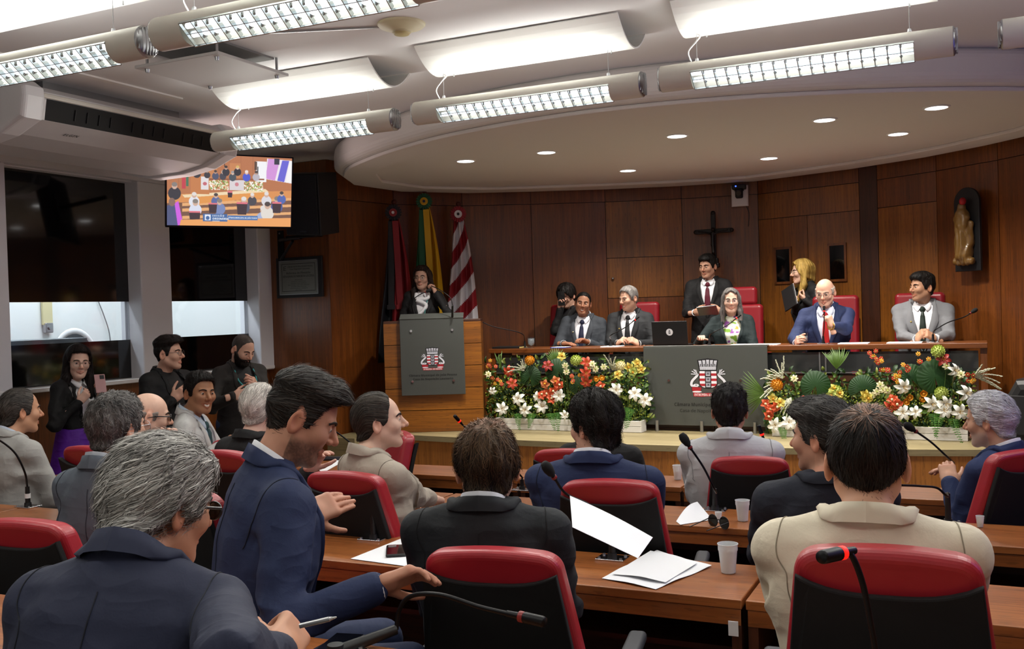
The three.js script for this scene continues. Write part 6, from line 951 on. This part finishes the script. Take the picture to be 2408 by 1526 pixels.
// ------------------------------------------------------------------ flags
function flag(px, topPy, Z, mats, stripes, label, rosette, botPy) {
  const top = at(px, topPy, Z), t = thing('flag', label, 'flag', [top.x, STAGE, top.z], 25 * D2R), H = top.y - STAGE;
  part('pole', [cyl(.016, .018, H + .05, 0, (H + .05) / 2, -.03), sph(.028, 0, H + .07, -.03)], std(0x5a2418, .4), t); part('foot', lathe([[0, 0], [.16, 0], [.16, .03], [.05, .05], [.03, .09], [0, .09]]), M.deskDark, t);
  const N = 110, K = 80, wAt = f => .05 + .16 * Math.pow(f, .8), low = Math.max(.12, H - 1.62);
  const P = (u, f) => { const w = wAt(f), fold = Math.sin(u * 15 + f * 2) * (.025 + .03 * f), x = (u - .5) * w * 2 + .015 * Math.sin(f * 5) + .02 * f; return V(x, lerp(H - .1, low, f), .02 + fold + .03 * f); };
  stripes.forEach(([m, inside]) => { const pos = [], idx = []; const id = {}; for (let i = 0; i < K; i++) for (let j = 0; j < N; j++) { const u = (i + .5) / K, f = (j + .5) / N; if (!inside(u, f)) continue; const q = [P(i / K, j / N), P((i + 1) / K, j / N), P((i + 1) / K, (j + 1) / N), P(i / K, (j + 1) / N)], b = pos.length / 3; q.forEach(p => pos.push(p.x, p.y, p.z)); idx.push(b, b + 2, b + 1, b, b + 3, b + 2); } const g = new THREE.BufferGeometry(); g.setAttribute('position', new THREE.Float32BufferAttribute(pos, 3)); g.setIndex(idx); g.computeVertexNormals(); part('cloth', g, m, t); });
  const r = part('rosette', [0, 1, 2].map(k => mv(new THREE.CylinderGeometry([.075, .05, .026][k], [.075, .05, .026][k], .02, 24), 0, H - .05, .05 + k * .014, PI / 2)).slice(0, 1), mats[0], t); for (let k = 0; k < 18; k++) part('pleat', mv(new THREE.BoxGeometry(.018, .05, .016), .062 * Math.cos(k * PI / 9), H - .05 + .062 * Math.sin(k * PI / 9), .056, 0, .3, k * PI / 9 - PI / 2), mats[0], r); part('centre', mv(new THREE.CylinderGeometry(.042, .042, .012, 22), 0, H - .05, .07, PI / 2), mats[1], r); part('button', mv(new THREE.CylinderGeometry(.015, .015, .012, 16), 0, H - .05, .08, PI / 2), mats[2], r);
  if (rosette) for (const s of [-1, 1]) part('ribbon', [rbox(.065, H - low - .72, .006, .002, s * .036, (H - .14 + low + .58) / 2, .09 + .01 * s, 0, 0, s * .03), rbox(.085, .05, .008, .002, s * .05, low + .58, .1)], rosette[s < 0 ? 0 : 1], t);
  return t;
}
const fm = (c) => new THREE.MeshPhysicalMaterial({ color: c, roughness: .6, sheen: .4, side: THREE.DoubleSide });
const fRed = fm(0x8e1420), fBlack = fm(0x14141a), fGreen = fm(0x0f5a34), fYel = fm(0xd9a90c), fWhite = fm(0xdcdce2);
flag(926, 490, 10.4, [fBlack, fRed, fWhite], [[fBlack, (u, f) => u < .33], [fRed, (u, f) => u >= .33]], 'red and black flag with a black rosette left of the lectern woman', [fBlack, fRed]);
flag(998, 464, 10.6, [fGreen, fYel, fm(0x14204a)], [[fGreen, (u, f) => u < .4], [fYel, (u, f) => u >= .4]], 'green and yellow flag behind the woman at the lectern', [fGreen, fYel]);
flag(1078, 494, 10.75, [fRed, fWhite, fBlack], [[fRed, (u, f) => ((f * 4.2 + u * .9) % 1) < .5], [fWhite, (u, f) => ((f * 4.2 + u * .9) % 1) >= .5]], 'red and white striped flag right of the lectern woman');
// ------------------------------------------------------------------ crucifix and carved figure on the wall
{
  const w = new THREE.Vector3().copy(at(1678, 550, 10.66)), t = thing('crucifix', 'dark wooden crucifix above the standing young man', 'crucifix', w, -4 * D2R); const blk = std(0x100c0a, .45);
  part('cross', [rbox(.05, .58, .03, .008, 0, -.06, 0), rbox(.4, .05, .03, .008, 0, .03, 0), sph(.026, 0, .225, 0, 10), sph(.024, .2, .03, 0, 10), sph(.024, -.2, .03, 0, 10)], blk, t);
  const bn = [bone(V(0, .0, .03), V(0, -.12, .035), .024, .02), bone(V(0, -.12, .035), V(.01, -.2, .05), .02, .016), bone(V(.01, -.2, .05), V(0, -.29, .03), .015, .011), bone(V(-.02, .0, .03), V(-.16, .035, .02), .012, .007), bone(V(.02, .0, .03), V(.16, .035, .02), .012, .007), ball(.008, .045, .045, .021)];
  part('figure', netMesh((x, y, z) => bn.reduce((d, b) => smin(d, b(x, y, z), .014), 9), [-.2, -.33, -.01], [.2, .1, .1], .006), std(0x1c1613, .35, { metalness: .3 }), t); part('plinth', [rbox(.12, .05, .05, .01, 0, -.34, .01), rbox(.09, .06, .045, .01, .0, -.29, .0)], blk, t);
}
{
  const w = at(2274, 540, 8.78), t = thing('wall_carving', 'carved wooden figure on a dark arched board at the right', 'carving', w, -40 * D2R); const sh = new THREE.Shape(); sh.moveTo(-.135, -.37); sh.lineTo(.135, -.37); sh.lineTo(.135, .24); sh.absarc(0, .24, .135, 0, PI, false); sh.lineTo(-.135, -.37);
  part('board', mv(extr(sh, .03, .006), 0, 0, -.02), std(0x17181b, .5), t);
  const fig = [bone(V(-.01, .2, .05), V(-.01, .16, .05), .036, .03), bone(V(-.01, .13, .045), V(0, -.22, .045), .062, .075), bone(V(-.06, .1, .06), V(.0, .03, .09), .026, .022), bone(V(.05, .1, .06), V(.02, .02, .09), .026, .022), bone(V(.035, .12, .08), V(.035, .04, .085), .02, .024), bone(V(-.07, -.28, .05), V(.07, -.28, .05), .035, .035), bone(V(-.06, .05, .03), V(-.065, -.15, .03), .025, .03), bone(V(.065, .05, .03), V(.06, -.12, .03), .025, .03)];
  part('figure', netMesh((x, y, z) => fig.reduce((d, b) => smin(d, b(x, y, z), .018), 9) - .005 * Math.sin(x * 130 + Math.sin(y * 14) * 2) * sstep(.1, -.05, y) - .004 * noise(x * 50, y * 25, z * 50), [-.12, -.34, 0], [.12, .26, .14], .006), phy(0x7a5a2a, .4, { clearcoat: .4 }), t); part('red_bud', sph(.03, .012, .25, .06, 12, 1, 1.15, 1), std(0xa8141c, .5), t);
}
// ------------------------------------------------------------------ flower arrangements before the dais table
const pet = (c, r = .55) => new THREE.MeshPhysicalMaterial({ color: c, roughness: r, side: THREE.DoubleSide, transmission: .12, thickness: 0 });
const FM = { white: pet(0xf2f3ea), orange: pet(0xc8482a), coral: pet(0xd2562c), peach: pet(0xe08a58), yellow: pet(0xd8c860), lime: pet(0xb9c86a), gold: pet(0xd8961e), red: pet(0x9c2a24), cream: pet(0xe6dfb4), leaf: pet(0x17400f), leaf2: pet(0x4a6a1e), fern: pet(0x4f8a34), dark: pet(0x1c3a10), olive: pet(0x6f7c2c), stem: std(0x4c6a2c, .6), seed: std(0xa8842a, .7), silver: pet(0xc9cbb4), berry: std(0xc4562a, .5) };
function petalGeo(L, w, curl, cup_) { const N = 5, K = 2, pos = [], idx = []; for (let i = 0; i <= N; i++) for (let j = -K; j <= K; j++) { const f = i / N, ww = w * Math.pow(Math.sin(PI * Math.min(1, f * .93 + .05)), .75), u = j / K, a = curl * f * f; pos.push(u * ww, L * f * Math.cos(a * .6), L * Math.sin(a * .8) * -.6 * f + cup_ * (u * u) * ww + .35 * L * f * (1 - f)); } const n = 2 * K + 1; for (let i = 0; i < N; i++) for (let j = 0; j < n - 1; j++) { const a = i * n + j; idx.push(a, a + 1, a + n, a + 1, a + n + 1, a + n); } const g = new THREE.BufferGeometry(); g.setAttribute('position', new THREE.Float32BufferAttribute(pos, 3)); g.setIndex(idx); g.computeVertexNormals(); return g; }
const lilyPetal = petalGeo(.085, .02, 1.3, .4), orchidPetal = petalGeo(.048, .021, .5, .5), rosePetal = petalGeo(.036, .022, -.6, .9), smallPetal = petalGeo(.03, .009, .6, .3);
const throat = mg([cyl(.004, .009, .03, 0, 0, .004, PI / 2)]), stam = mg([0, 1, 2, 3, 4].map(k => rod([0, 0, 0], [.014 * Math.cos(k * 1.257), .014 * Math.sin(k * 1.257), .05], .0012, .0012, 5)).concat([0, 1, 2, 3, 4].map(k => sph(.0035, .014 * Math.cos(k * 1.257), .014 * Math.sin(k * 1.257), .05, 6))));
const roseCore = sph(.016, 0, 0, .012, 10), orchidLip = mg([sph(.012, 0, -.006, .014, 8, 1, .8, 1.3)]);
const fr = rng(404);
function aim(o, p, spread = .5) { o.position.copy(p); o.rotation.set((fr() - .5) * spread * 1.2 - .1, .35 + (fr() - .5) * spread * 1.6, fr() * 6.28, 'YXZ'); }
function bloom(t, name, p, m, kind, sc = 1) {
  const c = { lily: [stam, FM.seed], orchid: [orchidLip, kind === 'orchid' && m === FM.coral ? FM.cream : FM.gold], rose: [roseCore, m], star: [throat, FM.lime] }[kind], o = part(name, c[0], c[1], t); aim(o, p); o.scale.setScalar(sc);
  const rings = { lily: [[3, lilyPetal, 0, .62], [3, lilyPetal, PI / 3, .78]], orchid: [[5, orchidPetal, .3, .35]], rose: [[5, rosePetal, 0, .9], [5, rosePetal, .6, .35]], star: [[7, smallPetal, 0, .5]] }[kind];
  for (const [n, g, a0, tilt] of rings) for (let k = 0; k < n; k++) { const q = part('petal', g, m, o), a = a0 + k * 2 * PI / n; q.rotation.set(0, 0, a, 'ZXY'); q.rotateX(.15 + .25 * tilt); }
  return o;
}
function roundLeaf(t, p, r, rz, open = 5.6) { const N = 44, pos = [0, 0, 0], idx = []; for (let i = 0; i <= N; i++) { const a = -PI / 2 + (2 * PI - open) / 2 + open * i / N, rr = r * (1 + .02 * (i % 2)), z = .006 * (i % 2 ? 1 : -1); pos.push(rr * .55 * Math.cos(a), rr * .55 * Math.sin(a), z * .6 + .01, rr * Math.cos(a), rr * Math.sin(a), z - .01); } for (let i = 0; i < N; i++) { const a = 1 + i * 2; idx.push(0, a, a + 2, a, a + 1, a + 2, a + 1, a + 3, a + 2); } const g = new THREE.BufferGeometry(); g.setAttribute('position', new THREE.Float32BufferAttribute(pos, 3)); g.setIndex(idx); g.computeVertexNormals(); const o = part('round_leaf', g, FM.leaf, t); o.position.copy(p); o.rotation.set(-.1, .3, rz, 'YXZ'); part('leaf_stem', rod([0, 0, -.004], [0, -r * 1.3, -.05], .004, .005, 6), FM.stem, o); return o; }
function bladeFan(t, p, n, L, a0, a1, m = FM.leaf2) { const g = []; for (let k = 0; k < n; k++) { const a = lerp(a0, a1, k / (n - 1)), q = petalGeo(L * (.8 + .3 * fr()), .006, .5, .2); q.rotateZ(a - PI / 2); g.push(q); } const o = part('palm_leaf', mg(g), m, t); o.position.copy(p); o.rotation.set(0, .3, 0); return o; }
function fern(t, p, L, sway) { const g = [], N = 12; for (let k = 0; k < N; k++) { const f = k / N, y = -L * f * (.55 + .45 * f), z = .07 * Math.sin(f * 2.2), x = sway * f * f; for (const s of [-1, 1]) { const q = petalGeo(.042 * (1.05 - f) + .01, .0038, .6, .2); q.rotateZ(s * 1.75); q.rotateY((fr() - .5) * .8); q.translate(x, y, z); g.push(q); } } g.push(tube([[0, 0, 0], [sway * .25, -L * .39, .065], [sway, -L, .057]], .0016, 10, 5)); const o = part('fern_frond', mg(g), FM.fern, t); o.position.copy(p); o.rotation.y = .3 + (fr() - .5); return o; }
function plume(t, p, ang, L, m = FM.silver) { const g = []; for (let k = 0; k < 7; k++) { const a = ang + (k - 3) * .23, l = L * (.65 + .45 * fr()), b = .3 * (fr() - .5), pts = [0, .35, .7, 1].map(f => V(Math.cos(a + b * f) * l * f, Math.sin(a + b * f) * l * f - .06 * f * f * Math.abs(Math.cos(a)), .02 * k * f)); g.push(tube(pts, .0045, 12, 5)); const cv = new THREE.CatmullRomCurve3(pts); for (let q = 0; q < 14; q++) { const c = cv.getPoint(.25 + .75 * q / 14); g.push(sph(.007 * (1.1 - .5 * q / 14), c.x + (fr() - .5) * .006, c.y + (fr() - .5) * .006, c.z + .002, 6)); } } const o = part('white_plume', mg(g), m, t); o.position.copy(p); return o; }
function pincushion(t, p, r, m, name) { const o = part(name, mg([sph(r * .9, 0, 0, 0, 14)]), m, t); o.position.copy(p); const g = []; for (let k = 0; k < 60; k++) { const y = 1 - 2 * (k + .5) / 60, a = k * 2.39996, q = Math.sqrt(1 - y * y), d = V(q * Math.cos(a), y, q * Math.sin(a)); const s = petalGeo(r * .5, r * .16, -.8, .6); s.applyQuaternion(new THREE.Quaternion().setFromUnitVectors(V(0, 1, 0), d.clone().lerp(V(0, 1, 0), .45).normalize())); s.translate(d.x * r * .75, d.y * r * .75, d.z * r * .75); g.push(s); } part('scale', mg(g), m, o); return o; }
function foliage(t, P, x0, x1, y0, y1, n) { const g = [[], [], [], []]; for (let i = 0; i < n; i++) { const q = petalGeo(.03 + .05 * fr(), .008 + .01 * fr(), .8, .3); q.rotateX((fr() - .5) * 1.6); q.rotateZ(fr() * 6.28); q.rotateY((fr() - .5) * 1.4); const p = P(lerp(x0, x1, fr()), lerp(y0, y1, Math.pow(fr(), .8)), -.06 - fr() * .1).sub(t.position); q.translate(p.x, p.y, p.z); g[(fr() * 4) | 0].push(q); } [FM.leaf2, FM.dark, FM.leaf, FM.olive].forEach((m, k) => { const o = part('foliage', mg(g[k]), m, t); o.userData.kind = 'stuff'; }); const gd = []; for (let i = 0; i < n * .5; i++) { const p = P(lerp(x0, x1, fr()), lerp(lerp(y0, y1, .3), y1, fr()), -.03 - fr() * .08).sub(t.position); gd.push(sph(.004 + .004 * fr(), p.x, p.y, p.z, 5)); } part('tiny_buds', mg(gd), std(0x9aa83a, .6), t).userData.kind = 'stuff'; }
function arrangement(label, x0, x1, planterLabel, L) {
  const cx = (x0 + x1) / 2, pl = thing('flower_planter', planterLabel, 'planter', [cx, STAGE, -8.74], 0, 'white wooden planters'), w = x1 - x0;
  const ww = std(0xdedcd6, .65); for (let k = 0; k < 2; k++) part('plank', rbox(w, .052, .014, .003, 0, .028 + k * .055, .07), ww, pl); for (const s of [-1, 1]) part('end_plank', rbox(.014, .108, .14, .003, s * (w / 2 - .007), .055, 0), ww, pl); part('plank', rbox(w, .108, .014, .003, 0, .055, -.07), ww, pl); part('soil', box(w - .03, .08, .125, 0, .05, 0), M.dark, pl);
  const t = thing('flower_arrangement', label, 'flowers', [cx, STAGE + .09, -8.74]);
  const P = (px, py, dz = 0) => { const d = at(px, py, 1).sub(camera.position); return camera.position.clone().addScaledVector(d, (-8.7 + dz) / d.z); }, Lp = (px, py, dz = 0) => P(px, py, dz).sub(t.position);
  for (const f of L.fol) foliage(t, P, ...f);
  const all = (list, fn) => (list || []).forEach(fn);
  all(L.wl, ([x, y, s]) => bloom(t, 'white_lily', Lp(x, y, .06 + fr() * .04), FM.white, 'lily', s || 1)); all(L.ol, ([x, y, s]) => bloom(t, 'orange_lily', Lp(x, y, .04 + fr() * .04), s === 2 ? FM.red : FM.orange, 'lily', .85));
  all(L.oc, ([x, y]) => bloom(t, 'orange_orchid', Lp(x, y, .07 + fr() * .03), fr() < .75 ? FM.coral : FM.peach, 'orchid', 1.05)); all(L.yo, ([x, y]) => bloom(t, 'yellow_orchid', Lp(x, y, .06 + fr() * .03), fr() < .5 ? FM.yellow : FM.lime, 'orchid', 1)); all(L.ws, ([x, y]) => bloom(t, 'white_blossom', Lp(x, y, .04 + fr() * .04), FM.cream, 'star', 1.2)); all(L.ro, ([x, y]) => bloom(t, 'yellow_rose', Lp(x, y, .05), FM.gold, 'rose', 1)); all(L.be, ([x, y]) => { for (let k = 0; k < 5; k++) bloom(t, 'orange_blossom', Lp(x + (fr() - .5) * 26, y + (fr() - .5) * 22, .03 + fr() * .03), fr() < .6 ? FM.orange : FM.gold, 'star', .75); });
  all(L.rl, ([x, y, r, a, o]) => roundLeaf(t, Lp(x, y, .0), r, a, o)); all(L.fan, ([x, y, n, l, a, b]) => bladeFan(t, Lp(x, y, -.03), n, l, a, b)); all(L.fe, ([x, y, l, s]) => fern(t, Lp(x, y, .09), l, s)); all(L.pm, ([x, y, a, l]) => plume(t, Lp(x, y, .02), a, l)); all(L.pc, ([x, y, r, m, n]) => pincushion(t, Lp(x, y, .04), r, m, n));
  const st = []; for (const [x, y] of [...L.wl, ...L.oc, ...(L.yo || []), ...(L.ws || [])]) { const a = Lp(x, y, .03); st.push(rod([a.x * .92, .0, -.01], a, .0025, .002, 5)); } part('stems', mg(st), FM.stem, t).userData.kind = 'stuff';
  return t;
}
arrangement('left flower arrangement of lilies, orange orchids and ferns beside the lectern', -4.3, -2.8, 'white planter under the left flowers', {
  fol: [[1142, 1525, 840, 990, 1100], [1150, 1530, 890, 988, 1000]],
  wl: [[1180, 961], [1219, 938], [1235, 964], [1273, 956], [1265, 933, .8], [1313, 930], [1448, 917], [1493, 926], [1517, 941], [1443, 941, .8], [1327, 976, .7], [1158, 919, .6], [1360, 958], [1395, 950], [1420, 965]],
  ol: [[1196, 873], [1204, 902], [1379, 852], [1377, 876], [1378, 898], [1288, 860, 2]], oc: [[1282, 903], [1306, 895], [1301, 919], [1286, 925], [1296, 939], [1275, 929], [1405, 921], [1412, 908], [1400, 930], [1314, 905]],
  yo: [[1478, 863], [1497, 854], [1508, 868], [1454, 881], [1488, 874], [1320, 838]], ws: [[1329, 860], [1383, 867], [1400, 868], [1332, 874], [1420, 863], [1393, 856], [1148, 880]], ro: [[1400, 892], [1416, 890]], be: [[1157, 852], [1168, 895], [1352, 893]],
  rl: [[1312, 872, .12, .5], [1247, 884, .1, -.3], [1360, 905, .09, .2]], fan: [[1308, 850, 15, .14, .4, 2.7], [1178, 862, 3, .16, 1.5, 2.0]], fe: [[1219, 972, .16, .02], [1251, 972, .14, -.03], [1294, 972, .16, .03], [1313, 970, .18, 0], [1470, 958, .2, .02], [1480, 962, .17, -.02], [1350, 975, .15, .02], [1400, 975, .16, -.01]], pm: [[1232, 872, 2.0, .15], [1440, 870, 1.0, .15]], pc: [[1355, 848, .05, FM.lime, 'artichoke_bloom'], [1246, 848, .045, FM.gold, 'pincushion_bloom'], [1460, 861, .045, FM.cream, 'pincushion_bloom']] });
arrangement('right flower arrangement with big round leaves and white plumes', -1.62, -.08, 'white planter under the right flowers', {
  fol: [[1800, 2290, 870, 1020, 1300], [1830, 2270, 910, 1015, 1000]],
  wl: [[1823, 1000], [1854, 994], [2124, 909], [2271, 925], [2222, 950], [2219, 966], [2257, 969], [2244, 871, .8], [2123, 970], [2153, 969, .8], [2190, 950], [1905, 985], [1990, 990], [2060, 985]],
  ol: [[2219, 846, 2], [1890, 945], [2095, 955]], oc: [[1800, 950], [1813, 962], [1807, 977], [1824, 956], [2099, 940], [2110, 950]], yo: [[1816, 937], [1835, 947], [1960, 915], [1972, 926], [2033, 928], [2040, 936], [1955, 928]], ws: [[2062, 921], [2075, 915], [2087, 918], [2050, 930], [2070, 905], [2225, 860], [2260, 880], [1868, 890]], ro: [[2137, 934], [2172, 925], [2165, 940], [2130, 945]], be: [[2049, 833], [2068, 848], [2172, 840], [2125, 866], [2115, 890], [2282, 888], [2080, 870]],
  rl: [[1918, 906, .125, -.25], [2030, 915, .12, .1, 4], [2143, 890, .12, .3], [2198, 885, .14, .1, 6]], fan: [[1967, 868, 17, .19, .9, 2.2], [1800, 925, 17, .26, 2.2, 4.1]], fe: [[2197, 972, .2, .02], [2241, 985, .2, .06], [2210, 975, .18, -.04], [1840, 1005, .14, .02], [1930, 1000, .14, -.02], [2010, 1000, .14, .02], [2100, 995, .15, 0]], pm: [[1840, 890, 2.1, .2], [1835, 905, 2.9, .16], [2290, 885, .3, .2], [1860, 935, 4.3, .16]], pc: [[1826, 906, .05, FM.gold, 'pincushion_bloom'], [2206, 827, .05, FM.lime, 'artichoke_bloom'], [2214, 925, .05, FM.lime, 'artichoke_bloom'], [1966, 921, .05, FM.lime, 'orchid_cluster']] });
scene.traverse(o => { if (o.isMesh) { o.castShadow = true; o.receiveShadow = true; } });
renderer.render(scene, camera);
